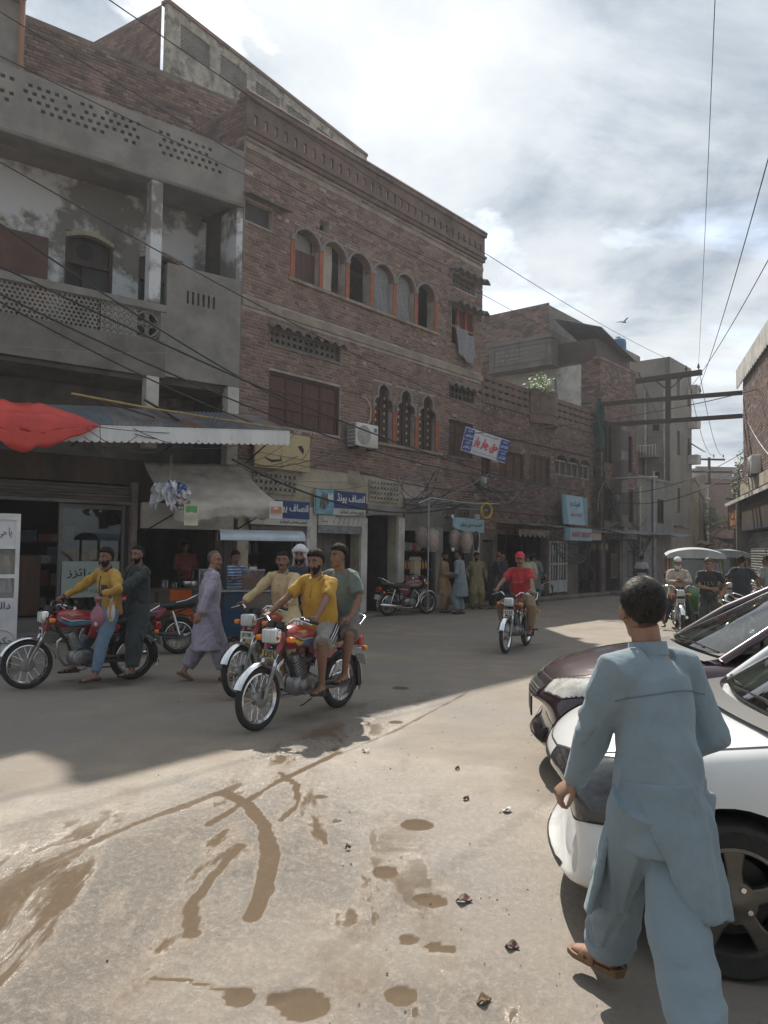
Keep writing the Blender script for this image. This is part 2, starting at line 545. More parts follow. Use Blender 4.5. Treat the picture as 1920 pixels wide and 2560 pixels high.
M_STREETG=mat('pavement_cement',(0.22,0.20,0.18),(0.13,0.12,0.11),scale=1.4,rough=0.9,bump=0.5,bscale=22)

# ================================================================== ground
def wet_ground():
 m=bpy.data.materials.new('muddy_street');m.use_nodes=True
 nt=m.node_tree;N,L=nt.nodes.new,nt.links.new
 b=nt.nodes['Principled BSDF']
 geo=N('ShaderNodeNewGeometry')
 def nz(scale,detail=6,rough=0.6,off=(0,0,0),st=(1,1,1),rz=0.0,dist=0.0):
  mp=N('ShaderNodeMapping');mp.inputs['Location'].default_value=off;mp.inputs['Scale'].default_value=st
  mp.inputs['Rotation'].default_value=(0,0,rz)
  L(geo.outputs['Position'],mp.inputs[0])
  n=N('ShaderNodeTexNoise');n.inputs['Scale'].default_value=scale;n.inputs['Detail'].default_value=detail
  n.inputs['Roughness'].default_value=rough;n.inputs['Distortion'].default_value=dist
  L(mp.outputs[0],n.inputs['Vector']);return n.outputs['Fac']
 def rmp(sock,a,c,lo=0.0,hi=1.0):
  r=N('ShaderNodeMapRange');r.inputs['From Min'].default_value=a;r.inputs['From Max'].default_value=c
  r.inputs['To Min'].default_value=lo;r.inputs['To Max'].default_value=hi
  L(sock,r.inputs[0]);return r.outputs[0]
 def mth(op,a,c=None):
  n=N('ShaderNodeMath');n.operation=op;n.use_clamp=op in('MULTIPLY','ADD')
  for i,s in enumerate((a,c)):
   if s is None:continue
   if isinstance(s,(int,float)):n.inputs[i].default_value=s
   else:L(s,n.inputs[i])
  return n.outputs[0]
 def mixc(fac,c1,c2):
  n=N('ShaderNodeMixRGB')
  if isinstance(fac,float):n.inputs[0].default_value=fac
  else:L(fac,n.inputs[0])
  for i,c in((1,c1),(2,c2)):
   if isinstance(c,tuple):n.inputs[i].default_value=c+(1,)
   else:L(c,n.inputs[i])
  return n.outputs[0]
 wetv=N('ShaderNodeAttribute');wetv.attribute_name='wet'  # real damp area of the street, a mesh attribute
 pud=N('ShaderNodeAttribute');pud.attribute_name='puddle'
 big=nz(0.35,5);mid=nz(1.6,7,0.65);lump=nz(9,5,0.6);strk=nz(2.2,6,0.6,st=(2.6,0.35,1),rz=R(38));fine=nz(34,6,0.7);grit=nz(160,3,0.6)
 c=mixc(rmp(mid,0.35,0.65),(0.290,0.242,0.190),(0.205,0.172,0.138))
 c=mixc(rmp(big,0.42,0.62),c,(0.210,0.190,0.168))
 c=mixc(rmp(fine,0.55,0.75,0,0.45),c,(0.095,0.080,0.066))
 c=mixc(rmp(grit,0.62,0.75,0,0.35),c,(0.34,0.30,0.25))
 W_=wetv.outputs['Fac'];Pd=pud.outputs['Fac']
 flow=nz(1.25,7,0.62,off=(2.3,0.4,0),st=(1.7,0.55,1),rz=R(33),dist=0.5)
 crust=nz(30,7,0.74,off=(5,1,0),st=(1,.7,1),rz=R(30));crack=nz(75,4,0.6,off=(1,9,0))
 mud=mth('MULTIPLY',rmp(W_,0.25,0.75),rmp(flow,0.50,0.585))
 mud=mth('MAXIMUM',mud,rmp(mth('ADD',Pd,mth('MULTIPLY',mth('SUBTRACT',crust,0.5),0.9)),0.25,0.62))
 c=mixc(mth('MULTIPLY',W_,0.45),c,(0.235,0.200,0.162))
 c=mixc(mth('MULTIPLY',mth('ADD',0.25,mth('MULTIPLY',W_,0.75)),mth('MULTIPLY',rmp(crust,0.48,0.36),0.20)),c,(0.080,0.066,0.052))  # low crust darkened: shade of the pits put into the colour
 c=mixc(mth('MULTIPLY',mth('MULTIPLY',W_,rmp(crust,0.50,0.60)),0.75),c,(0.38,0.335,0.28))  # wet crust tops paler: highlights put into the colour
 c=mixc(mth('MULTIPLY',mud,0.90),c,(0.125,0.092,0.063))
 L(c,b.inputs['Base Color'])
 rgh=mth('SUBTRACT',0.84,mth('MULTIPLY',W_,0.42))
 rgh=mth('ADD',rgh,mth('MULTIPLY',rmp(crust,0.4,0.6,-0.08,0.08),1.0))if False else rgh
 rgh=mth('ADD',rgh,mth('MULTIPLY',mud,0.42))
 L(mth('MAXIMUM',rgh,0.17),b.inputs['Roughness'])
 L(mth('SUBTRACT',0.55,mth('MULTIPLY',mud,0.55)),b.inputs['Specular IOR Level'])
 L(mth('MULTIPLY',mth('MULTIPLY',rmp(W_,0.15,0.7),mth('SUBTRACT',1.0,mth('MULTIPLY',mud,1.0))),mth('ADD',0.25,mth('MULTIPLY',rmp(nz(2.6,6,0.7,off=(7,7,0)),0.40,0.60),0.75))),b.inputs['Coat Weight']);b.inputs['Coat IOR'].default_value=1.6
 b.inputs['Coat Roughness'].default_value=0.18
 h=mth('ADD',mth('ADD',mth('MULTIPLY',crust,0.45),mth('MULTIPLY',crack,0.10)),mth('MULTIPLY',lump,0.40))
 bp=N('ShaderNodeBump');bp.inputs['Distance'].default_value=0.13
 st_=mth('MULTIPLY',mth('SUBTRACT',1.0,mth('MULTIPLY',mud,0.86)),mth('ADD',0.24,mth('MULTIPLY',W_,0.40)))
 L(st_,bp.inputs['Strength']);L(h,bp.inputs['Height']);L(bp.outputs[0],b.inputs['Normal']);L(bp.outputs[0],b.inputs['Coat Normal'])
 return m
def seg_dist(p,a,b):
 ab=b-a
 t=np.clip(((p-a)@ab)/(ab@ab),0,1)
 return np.linalg.norm(p-(a+t[:,None]*ab),axis=1)
def build_street():
# one sheet, fine near the camera and coarse to the horizon
 xs=np.concatenate([[-240,-120,-60,-35,-22,-15],np.arange(-10,-4,0.5),np.arange(-4,3.6,0.03),np.arange(3.6,12,0.6),[15,22,35,60,120,240]])
 ys=np.concatenate([[-120,-60,-20,-8,-3,0,1.2],np.arange(1.8,9.6,0.03),np.arange(9.6,30,0.5),[35,45,60,90,150,300]])
 X,Y=np.meshgrid(xs,ys)
 P=np.stack([X.ravel(),Y.ravel()],1)
 def n2(p,s,o):return np.array([noise.fractal(Vector((x*s+o,y*s-o,o)),1.0,2.0,4)for x,y in p])
 near=(P[:,0]>-4.2)&(P[:,0]<3.7)&(P[:,1]>1.7)&(P[:,1]<9.7)
 z=np.zeros(len(P));wet=np.zeros(len(P));pud=np.zeros(len(P))
 Q=P[near]
 f1=n2(Q,0.9,3.3);f2=n2(Q,3.1,9.1)
 # the sprinkled area: lower left of the open street
 g=lambda px,py:np.array(ground(px,py)[:2])
 wl=np.clip(1.25-seg_dist(Q,g(250,2300),g(700,2100))/1.75+0.35*f1,0,1)
 wl=np.maximum(wl,np.clip(0.9-seg_dist(Q,g(300,2500),g(1100,2480))/0.95+0.4*f1,0,1))
 wl=np.maximum(wl,np.clip(0.85-seg_dist(Q,g(700,1900),g(1150,1700))/0.7+0.4*f1,0,1))
 wet[near]=np.clip(wl,0,1)
 # tyre tracks and shallow pools
 tr=np.zeros(len(Q));pd=np.zeros(len(Q))
 def path(pts,w,d,fill):
  nonlocal tr,pd
  pts=[g(*p)for p in pts]
  dd=np.min([seg_dist(Q,pts[i],pts[i+1])for i in range(len(pts)-1)],axis=0)
  k=np.clip(1-(dd+0.018*f2)/w,0,1)
  tr-=d*np.minimum(1,k*1.6);pd=np.maximum(pd,np.clip(k*1.9,0,1)**1.5*fill)
 path([(560,1980),(620,2010),(660,2060),(675,2130),(660,2220),(630,2290)],0.075,0.012,1.0)
 path([(700,1930),(740,1960),(745,2010),(700,2050)],0.045,0.008,.8)
 path([(850,1880),(700,1950),(520,2060)],0.05,0.009,.8)
 path([(600,2110),(520,2200),(480,2260),(475,2330)],0.06,0.012,.8)
 path([(1170,1730),(980,1830),(850,1885)],0.035,0.006,.5)
 path([(60,2180),(330,2060),(600,1960)],0.07,0.010,.6)
 path([(380,2440),(480,2450),(560,2470)],0.03,0.008,.8)
 for(px,py,w)in[(750,2505,.085),(960,2175,.06),(1075,2250,.07),(1020,2345,.04),(1085,2365,.035),(1125,2372,.03),(1050,2060,.08),(990,1805,.085),(1000,2490,.075),
 (1040,2530,.03),(690,2490,.045),(600,2490,.06),(800,1990,.05),(840,2050,.04),(1000,1720,.09),(1090,1690,.1)]:
  c=g(px,py)
  d=Q-c
  dd=np.sqrt((d[:,0]*0.85)**2+(d[:,1]*0.8)**2)
  k=np.clip(1-(dd+w*.45*f2+w*.3*f1)/w,0,1)
  tr-=0.016*np.minimum(1,k*2);pd=np.maximum(pd,np.clip(k*3.2,0,1))
 f3=n2(Q,11.0,5.7);z[near]=0.006*f1+(0.004*f2+0.0045*f3*np.clip(wl+.25,0,1))*(1-pd)+tr*0.6
 pud[near]=pd*0.95
 fade=np.clip(np.minimum.reduce([P[:,0]+4.0,3.5-P[:,0],P[:,1]-1.9,9.5-P[:,1]])/0.5,0,1)
 z*=fade;wet*=fade
 z=np.minimum(z,0.012)
 nx=len(xs)
 v=np.stack([P[:,0],P[:,1],z],1)
 f=[(j*nx+i,j*nx+i+1,(j+1)*nx+i+1,(j+1)*nx+i)for j in range(len(ys)-1)for i in range(nx-1)]
 me=bpy.data.meshes.new('street')
 me.from_pydata(v.tolist(),[],f)
 for nm,arr in(('wet',wet),('puddle',pud)):
  a=me.attributes.new(nm,'FLOAT','POINT');a.data.foreach_set('value',arr.astype('f'))
 me.materials.append(wet_ground())
 me.polygons.foreach_set('use_smooth',[True]*len(me.polygons))
 link('road',me,kind='structure',label='dusty muddy street with wet patches and tyre tracks')
build_street()

# ================================================================== facade kit: local x along the facade, -y to the street, z up
def facade_root(name,corner,ang,label,cat='building'):
 return thing(name,(corner[0],corner[1],0),R(90-ang),label,cat)
def wall_mb(x0,x1,z0,z1,holes,y=0.0,th=0.25,mb=None):
 mb=mb or MB()
 xs=sorted({x0,x1,*[h for o in holes for h in(o[0],o[1])if x0<h<x1]})
 zs=sorted({z0,z1,*[h for o in holes for h in(o[2],o[3])if z0<h<z1]})
 for j in range(len(zs)-1):
  i=0
  while i<len(xs)-1:
   def hole(i):
    cx,cz=(xs[i]+xs[i+1])/2,(zs[j]+zs[j+1])/2
    return any(o[0]<cx<o[1]and o[2]<cz<o[3]for o in holes)
   if hole(i):i+=1;continue
   k=i
   while k<len(xs)-1 and not hole(k):k+=1
   mb.add([(xs[i],y,zs[j]),(xs[k],y,zs[j]),(xs[k],y,zs[j+1]),(xs[i],y,zs[j+1])],[(0,1,2,3)])
   i=k
 for(a,b,c,d)in holes:
  a,b,c,d=max(a,x0),min(b,x1),max(c,z0),min(d,z1)
  q=[(a,c),(b,c),(b,d),(a,d)]
  for k in range(4):
   p,r_=q[k],q[(k+1)%4]
   mb.add([(p[0],y,p[1]),(p[0],y+th,p[1]),(r_[0],y+th,r_[1]),(r_[0],y,r_[1])],[(0,1,2,3)])
 for p,r_ in(((x0,z0),(x0,z1)),((x1,z1),(x1,z0)),((x0,z1),(x1,z1))):
  mb.add([(p[0],y,p[1]),(p[0],y+th,p[1]),(r_[0],y+th,r_[1]),(r_[0],y,r_[1])],[(0,3,2,1)])
 return mb
rnd=random.Random(7)
BRICK_CELLS={}
def brick_field(root,x0,x1,z0,z1,skip,y=0.0,clip=(),course=0.076,length=0.228,gap=0.011,m=None,singles=0,name='brickwork',parent=None,depth=0.012,seed=1):
 """bricks proud of the mortar plane at y; the nearest ones are objects of their own"""
 rd=random.Random(seed)
 cells=[]
 nz=int((z1-z0)/course)
 for j in range(nz):
  za=z0+j*course
  hdr=j%4==3
  ln=length/2 if hdr else length
  x=x0-(length/2 if j%2 else 0)-(0.06 if hdr else 0)
  while x<x1:
   a,b=max(x,x0)+gap/2,min(x+ln,x1)-gap/2
   x+=ln
   if b-a<0.03:continue
   if skip(a,b,za,za+course):continue
   if rd.random()<0.006:continue
   t=min(1,max(0,rd.gauss(0.42,0.2)))
   parts=[(a,b)]
   for q in clip:  # bricks are cut at the edges of openings
    if za+course*.75>q[2]and za+course*.25<q[3]:
     nw=[]
     for(p0,p1)in parts:
      if p1<=q[0]or p0>=q[1]:nw.append((p0,p1));continue
      if q[0]-p0>.03:nw.append((p0,q[0]))
      if p1-q[1]>.03:nw.append((q[1],p1))
     parts=nw
   for(p0,p1)in parts:cells.append((p0,p1,za+gap/2,za+course-gap/2,t,depth+rd.uniform(-0.004,0.006)))
 mw=root.matrix_world if False else Matrix.Translation(root.location)@Matrix.Rotation(root.rotation_euler.z,4,'Z')
 camp=Vector((0,0,CAM_H))
 if singles:
  cells.sort(key=lambda c:((mw@Vector(((c[0]+c[1])/2,y,c[2])))-camp).length-(0.6 if c[1]-c[0]>.2 else 0))
 protos={}
 par=parent or root
 for c in cells[:singles]:
  key=(round((c[1]-c[0])/0.06),int(c[4]*6))
  if key not in protos:
   w=key[0]*0.06
   mb=MB();hw,hh=(c[1]-c[0])/2,(c[3]-c[2])/2
   e=0.006
   mb.add([(-hw,0,-hh),(hw,0,-hh),(hw,0,hh),(-hw,0,hh),(-hw+e,-depth,-hh+e),(hw-e,-depth,-hh+e),(hw-e,-depth,hh-e),(-hw+e,-depth,hh-e)],
   [(4,5,6,7),(0,1,5,4),(1,2,6,5),(2,3,7,6),(3,0,4,7)],tone=(key[1]+.5)/6)
   protos[key]=mb.mesh('brick',m or M_BRICK)
  o=link('brick',protos[key],par)
  o.location=((c[0]+c[1])/2,y-rd.uniform(0,0.004),(c[2]+c[3])/2)
 mb=MB()
 for(a,b,c,d,t,dp)in cells[singles:]:
  e=0.004
  mb.add([(a,y,c),(b,y,c),(b,y,d),(a,y,d),(a+e,y-dp,c+e),(b-e,y-dp,c+e),(b-e,y-dp,d-e),(a+e,y-dp,d-e)],
  [(4,5,6,7),(0,1,5,4),(1,2,6,5),(2,3,7,6),(3,0,4,7)],tone=t)
 if mb.f:mb.build(name,m or M_BRICK,par,kind='stuff')
def rect_skip(rects,m=0.0):
 def f(a,b,c,d):
  return any(a<r[1]-m and b>r[0]+m and c<r[3]-m and d>r[2]+m for r in rects)
 return f
def jali_mb(x0,x1,z0,z1,nx,nz,y=0.0,th=0.05,bar=0.022,style='x',mb=None):
 mb=mb or MB()
 w,h=(x1-x0)/nx,(z1-z0)/nz
 def bar_(a,b):
  d=Vector((b[0]-a[0],0,b[1]-a[1]));L_=d.length
  ang=math.atan2(d.z,d.x)
  mb.box(((a[0]+b[0])/2,y+th/2,(a[1]+b[1])/2),(L_,th,bar),rot=Matrix.Rotation(-ang,3,'Y'))
 for i in range(nx+1):mb.box((x0+i*w,y+th/2+.003,(z0+z1)/2),(bar,th,z1-z0))
 for j in range(nz+1):mb.box(((x0+x1)/2,y+th/2-.003,z0+j*h),(x1-x0,th*.9,bar))
 for i in range(nx):
  for j in range(nz):
   a,b,c,d=x0+i*w,x0+(i+1)*w,z0+j*h,z0+(j+1)*h
   cx,cz=(a+b)/2,(c+d)/2
   if style=='x':bar_((a,c),(b,d));bar_((a,d),(b,c))
   elif style=='o':
    pts=[(cx+w*.42*math.cos(t),y+th*.4,cz+h*.42*math.sin(t))for t in[k*PI/4 for k in range(8)]]
    mb.tube(pts,bar*.55,n=4,closed=True)
   elif style=='d':
    bar_((cx,c),(b,cz));bar_((b,cz),(cx,d));bar_((cx,d),(a,cz));bar_((a,cz),(cx,c))
 return mb
def hexjali_mb(x0,x1,z0,z1,step,y=0.0,th=0.05,r=0.44):
 """plate with staggered round holes: rings of webs between holes"""
 mb=MB()
 rows=int((z1-z0)/(step*.866));cols=int((x1-x0)/step)
 for j in range(rows):
  for i in range(cols):
   cx=x0+(i+.5+(.5 if j%2 else 0))*step;cz=z0+(j+.5)*step*.866
   if cx>x1-step*.3:continue
   k=6
   ro,ri=step*.577,step*r*.8
   vo=[(cx+ro*math.sin(t),y,cz+ro*math.cos(t))for t in[q*PI/3 for q in range(6)]]
   vi=[(cx+ri*math.sin(t),y,cz+ri*math.cos(t))for t in[q*PI/3 for q in range(6)]]
   vb=[(p[0],y+th,p[2])for p in vi]
   mb.add(vo+vi+vb,[(q,q+6,(q+1)%6+6,(q+1)%6)for q in range(6)]+[(q+6,q+12,(q+1)%6+12,(q+1)%6+6)for q in range(6)])
 return mb
def scallops(mb,x0,x1,z_top,z_bot,pitch,y,th=0.006,dz=0.0):
 """fascia strip with half-round scallops along its lower edge (dz: rise from x0 to x1)"""
 n=max(1,int(round((x1-x0)/pitch)));p=(x1-x0)/n
 for i in range(n):
  a=x0+i*p
  sh=dz*(i+.5)/n
  top=[(a,z_top+dz*i/n),(a+p,z_top+dz*(i+1)/n)]
  low=[(a+p/2-p/2*math.cos(t),z_bot+sh-p*.36*math.sin(t))for t in[k*PI/6 for k in range(7)]]
  mb.prism([top[1],top[0]]+low,y,y+th)
def shutter_mb(x0,x1,z0,z1,y,pitch=0.075):
 mb=MB();n=int((z1-z0)/pitch)
 for i in range(n):
  z=z0+i*pitch
  mb.prism([(y,z),(y-.018,z+pitch*.3),(y-.018,z+pitch*.7),(y,z+pitch*.98),(y+.02,z+pitch*.98),(y+.02,z)],x0,x1,axis='X')
 return mb
 # ================================================================== the brick building with arched windows
A1=(-3.1,16.1)
def arch_curve(x0,x1,zs,zc,n=10,keel=0.16):
 """points of a pointed arch from (x0,zs) over the crown to (x1,zs)"""
 cx,w,h=(x0+x1)/2,(x1-x0)/2,zc-zs
 out=[]
 for i in range(n+1):
  t=PI-PI*i/n
  c,s=math.cos(t),math.sin(t)
  out.append((cx+w*c,zs+h*((1-keel)*s**0.85+keel*(1-abs(c))**0.8*(1 if s>0 else 0))))
 return out
def trefoil(x0,x1,zs,zc):
 cx,w,h=(x0+x1)/2,(x1-x0)/2,zc-zs
 half=[(-1,0),(-1.08,.10),(-1.06,.24),(-.92,.36),(-.72,.42),(-.60,.40),(-.56,.50),(-.60,.64),(-.52,.80),(-.34,.92),(0,1.0)]
 pts=half+[(-a,b)for a,b in reversed(half[:-1])]
 return[(cx+a*w,zs+b*h)for a,b in pts]
def band_ring(curve,t,y0,y1,mb):
 """a moulding of width t following a curve in the facade plane"""
 n=len(curve)
 out=[]
 for i,p in enumerate(curve):
  a,b=curve[max(i-1,0)],curve[min(i+1,n-1)]
  d=Vector((b[0]-a[0],b[1]-a[1]));d.normalize()
  out.append((p[0]-d.y*t,p[1]+d.x*t))
 for i in range(n-1):
  mb.prism([curve[i],curve[i+1],out[i+1],out[i]],y0,y1)
def spandrel(curve,ztop,y0,y1,mb):
 n=len(curve);
 for i in range(n-1):
  a,b=curve[i],curve[i+1]
  if ztop-max(a[1],b[1])<-1e-6:continue
  if b[0]>a[0]:mb.prism([a,b,(b[0],ztop),(a[0],ztop)],y0,y1)
def canopy_scalloped(root,x0,x1,z,name='window_canopy',m=None,out=0.28,n=6):
 mb=MB();w=(x1-x0)/n
 for i in range(n):
  cx=x0+(i+.5)*w
  mb.grid(lambda u,v,cx=cx:(cx+(u-.5)*w,-out*v,z+w*.34*math.sin(PI*u)-.10*v),6,2)
  mb.grid(lambda u,v,cx=cx:(cx+(u-.5)*w,-out*v,z-.035+w*.34*math.sin(PI*u)-.10*v),6,2,flip=True)
  mb.grid(lambda u,v,cx=cx:(cx+(u-.5)*w,-out,z-.10+w*.34*math.sin(PI*u)-.035*v),6,1)
 return mb.build(name,m or M_CONC2,root,smooth=30)
def shutter_window(root,x0,x1,z0,z1,leaves,y=0.07,name='window'):
 """wooden window: frame, leaves with three sunk panels each"""
 f=MB()
 t=0.06
 f.bb(x0,x1,y-.03,y+.06,z0,z0+t);f.bb(x0,x1,y-.03,y+.06,z1-t,z1)
 f.bb(x0,x0+t,y-.03,y+.06,z0+t,z1-t);f.bb(x1-t,x1,y-.03,y+.06,z0+t,z1-t)
 w=link(name,None,root)
 f.build('frame',M_WOOD,w)
 lw=(x1-x0-2*t)/leaves
 for i in range(leaves):
  a=x0+t+i*lw;b=a+lw
  mb=MB();s=.045
  zz=[z0+t,z0+t+(z1-z0)*.30,z0+t+(z1-z0)*.62,z1-t]
  mb.bb(a+.006,a+s,y-.01,y+.03,z0+t,z1-t);mb.bb(b-s,b-.006,y-.01,y+.03,z0+t,z1-t)
  for z in zz:mb.bb(a+s,b-s,y-.012,y+.028,max(z-s/2,z0+t),min(z+s/2,z1-t))
  for k in range(3):mb.bb(a+s,b-s,y+.012,y+.03,zz[k]+s/2,zz[k+1]-s/2)
  mb.build('shutter_leaf',M_WOODR,w)
 return w
def build_brick_house():
 r=facade_root('brick_house',A1,40,'tall brown brick house with a row of six arched openings on orange columns','building')
 W_,ZT=9.42,11.1
 arches=[(1.47+.925*k,1.47+.925*(k+1)-.10)for k in range(6)]
 tref=[(4.36,5.05),(5.29,6.01),(6.25,6.98)]
 holes=[(-.02+.05,.80,8.72,9.18),(2.29,2.64,9.24,9.52)]+[(a,b,7.84,9.12)for a,b in arches]+[(7.78,9.08,9.42,9.86),(7.78,9.05,7.72,8.86)]
 holes+=[(.80,3.10,4.40,5.60),(7.68,9.0,4.41,5.48),(7.70,9.1,6.10,6.50),(.80,3.02,6.20,6.58)]+[(a-.03,b+.03,4.42,5.98)for a,b in tref]
 mort=wall_mb(0,W_,3.05,ZT,holes,y=0.0,th=0.26)
 mort.build('wall',M_MORTAR,r)
 # ground floor
 gholes=[(.30,1.95,0,2.16),(2.30,3.84,0,2.20),(4.09,5.30,0,2.55)]
 mb=wall_mb(0,5.55,0,3.46,gholes,y=-0.035,th=0.30)
 mb.build('plaster_front',M_CREAM,r)
 gh2=[(5.60,7.02,0,2.2),(7.38,8.95,0,2.2)]
 mb=wall_mb(5.552,W_,0,3.05,gh2,y=-0.02,th=0.30)
 mb.build('shop_front',M_CONC2,r)
 # solid body behind
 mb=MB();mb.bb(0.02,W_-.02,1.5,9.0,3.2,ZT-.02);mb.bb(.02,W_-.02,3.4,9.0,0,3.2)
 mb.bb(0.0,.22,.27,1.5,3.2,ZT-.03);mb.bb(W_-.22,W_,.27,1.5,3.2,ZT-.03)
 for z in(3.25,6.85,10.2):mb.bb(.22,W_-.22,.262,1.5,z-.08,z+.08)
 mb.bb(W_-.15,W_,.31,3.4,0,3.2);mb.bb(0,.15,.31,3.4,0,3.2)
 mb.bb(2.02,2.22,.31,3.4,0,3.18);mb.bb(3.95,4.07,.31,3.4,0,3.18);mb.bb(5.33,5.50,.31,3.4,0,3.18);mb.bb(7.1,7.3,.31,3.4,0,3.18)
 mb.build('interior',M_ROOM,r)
 # side wall seen above the left house's roof, and its bricks
 mb=MB();mb.bb(-.02,0.0,0.03,6.0,9.6,11.35);mb.build('side_wall',M_MORTAR2,r)
 mb=MB();rd=random.Random(5)
 for j in range(20):
  z=9.6+j*.086;y=0.03+(.12 if j%2 else 0)
  while y<5.9:
   mb.box((-.024,y+.117,z+.043),(.024,.232,.072),tone=min(1,max(0,rd.gauss(.35,.2))));y+=.245
 mb.build('side_brickwork',M_BRICK2,r,kind='stuff')
 # bands, cornice, parapet
 mb=MB();mb.bb(0,W_,-.035,.01,6.86,7.04);mb.build('floor_band',M_BAND,r)
 mb=MB();mb.bb(0,W_,-.03,.01,10.30,10.42);mb.build('upper_band',M_BAND,r)
 mb=MB()
 mb.bb(-.02,W_+.02,-.09,.25,10.56,10.66);mb.bb(-.03,W_+.03,-.14,.25,10.662,10.74)
 mb.build('corbel',M_BRICKP,r,bevel=.01)
 mb=MB()
 mb.bb(-.02,W_+.02,-.06,.25,10.742,10.86);mb.bb(-.02,W_+.02,-.06,.25,11.08,11.34)
 n=31
 for i in range(n+1):
  x=-.02+(W_+.04-.2)*i/n
  mb.bb(x,x+.2,-.06,.25,10.862,11.078)
 mb.bb(0,W_,.2,.27,10.8,11.3)
 mb.build('parapet',M_BRICKP,r)
 mb=MB()
 mb.bb(-.04,W_+.04,-.13,.27,11.342,11.42)
 mb.tube([(-.06,.02,11.47),(W_+.05,.02,11.47)],.17,n=10,ell=(1,.55),up=(0,0,1))
 mb.build('coping',M_BRICKP,r,smooth=40)
 # brick faces
 gaps=list(holes)+[(0,W_,6.85,7.05),(0,W_,10.29,10.43),(3.4,3.9,4.25,4.6)]
 def sk(a,b,c,d):
  if c<3.52 and a<5.56:return True
  if c<3.45+.25*noise.noise(Vector((a*1.3,3,0)))and a<6.5:return True
  return False
 brick_field(r,0,W_,3.07,10.55,sk,y=0.0,clip=[(q[0]-.012,q[1]+.012,q[2],q[3])for q in gaps],m=M_BRICK,singles=300,seed=3)
 # six arches: spandrels, mouldings, sills, paired columns
 sp,tr_=MB(),MB()
 for k,(a,b)in enumerate(arches):
  c=arch_curve(a,b,8.72,9.10)
  spandrel(c,9.125,-.004,.2,sp)
  ring=MB();band_ring(c,.055,-.045,.03,ring)
  apex=((a+b)/2,9.10)
  ring.prism([(apex[0]-.07,apex[1]+.05),(apex[0]+.07,apex[1]+.05),(apex[0],apex[1]+.22)],-.03,.0)
  ring.build('arch_moulding',M_CONC,r)
 sp.build('spandrel',M_BRICK2,r)
 for k in range(7):
  x=1.42+.925*k
  for dx in(-.032,.032):
   if(k==0 and dx<0 and False):continue
   mb=MB();mb.tube([(x+dx,-.02,7.84),(x+dx,-.02,8.72)],.034,n=8);mb.build('column',M_ORANGE,r,smooth=40)
  mb=MB();mb.bb(x-.075,x+.075,-.065,.03,8.722,8.80);mb.bb(x-.06,x+.06,-.05,.03,8.80,8.87);mb.build('capital',M_CONC,r,bevel=.008)
 mb=MB();mb.bb(1.30,7.10,-.07,.25,7.76,7.84);mb.build('sill',M_BAND,r,bevel=.01)
 # what fills the arches
 a,b=arches[0];mb=MB();mb.bb(a,b,.15,.2,7.84,8.62);mb.bb(a+.38,a+.41,.14,.15,7.84,8.62);mb.build('screen',M_WOODR,r)
 mb=MB();mb.bb(a,b,.3,.33,8.4,9.1);mb.build('screen',mat('pale_cloth',(.33,.33,.30),rough=.9),r)
 a,b=arches[1];mb=MB();mb.sheet(lambda u,v:(a+(b-a)*.72*u,.26+.02*math.sin(u*19)+.01*math.sin(v*7),7.84+1.26*v),24,8,.008);mb.build('curtain',mat('cream_cloth',(.50,.47,.40),(.42,.40,.34),scale=4,rough=.9),r,smooth=60)
 for k,wv in((3,1),(4,2)):
  a,b=arches[k];mb=MB()
  mb.sheet(lambda u,v:(a+(b-a)*u,.16+.035*math.sin(u*23+wv+v*3)*(1.1-v)+.02*math.sin(v*9+u*4),7.80+1.26*v),26,14,.006)
  mb.build('curtain',mat('grey_lace',(.30,.31,.33),(.17,.175,.19),scale=24,rough=.95),r,smooth=60)
 a,b=arches[5];mb=MB();mb.bb(a,b,.5,.54,7.84,8.5);mb.build('screen',M_WOOD,r)
 mb=MB();mb.bb(1.3,7.1,1.46,1.50,7.0,9.4);mb.build('back_wall',M_CONC2,r)
 # top left small window and square vent, top right windows
 mb=MB();mb.sheet(lambda u,v:(-.05+1.22*u,-.30*(1-v),9.20+.10*v),2,2,.03);mb.build('window_canopy',M_CONC2,r)
 mb=MB();mb.bb(.03,.80,.12,.15,8.72,9.18);mb.build('window',mat('boarded_window',(.075,.08,.085),(.05,.05,.055),scale=5,rough=.7),r)
 mb=MB();mb.bb(2.29,2.64,.25,.28,9.24,9.52);mb.build('vent',M_DARK,r)
 for(x0,x1,z)in((7.60,9.35,9.90),(7.58,9.35,8.92)):
  canopy_scalloped(r,x0,x1,z,n=5,out=.34)
 mb=jali_mb(7.78,9.08,9.42,9.86,8,3,y=.1,bar=.018,style='d');mb.build('window_grille',M_CONC2,r)
 mb=MB()
 for x in(7.80,8.2,8.62,9.02):mb.bb(x-.035,x+.035,.06,.13,7.72,8.86)
 mb.bb(7.84,9.0,.07,.12,8.25,8.31);mb.build('window_frame',M_ORANGE,r)
 mb=MB();mb.bb(8.24,8.6,.13,.15,7.74,8.84);mb.bb(8.64,9.0,.13,.15,7.74,8.84);mb.build('shutter_leaf',M_WOODR,r)
 mb=MB();mb.bb(7.78,9.05,.6,.65,7.7,8.9);mb.build('room_back',M_DARK,r)
 # ventilator with lattice, shuttered window, three trefoil windows
 canopy_scalloped(r,.72,3.12,6.62,n=8,out=.22)
 mb=jali_mb(.84,2.98,6.24,6.55,12,2,y=.08,bar=.02,style='d');mb.build('ventilator_lattice',M_CONC,r)
 mb=MB();mb.bb(.80,3.02,.2,.24,6.2,6.58);mb.build('ventilator_back',M_DARK,r)
 mb=MB()
 for q in((.76,3.06,6.14,6.20),(.76,.80,6.2,6.58),(3.02,3.06,6.2,6.58)):mb.bb(q[0],q[1],-.04,.1,q[2],q[3])
 mb.build('ventilator_frame',M_CONC2,r)
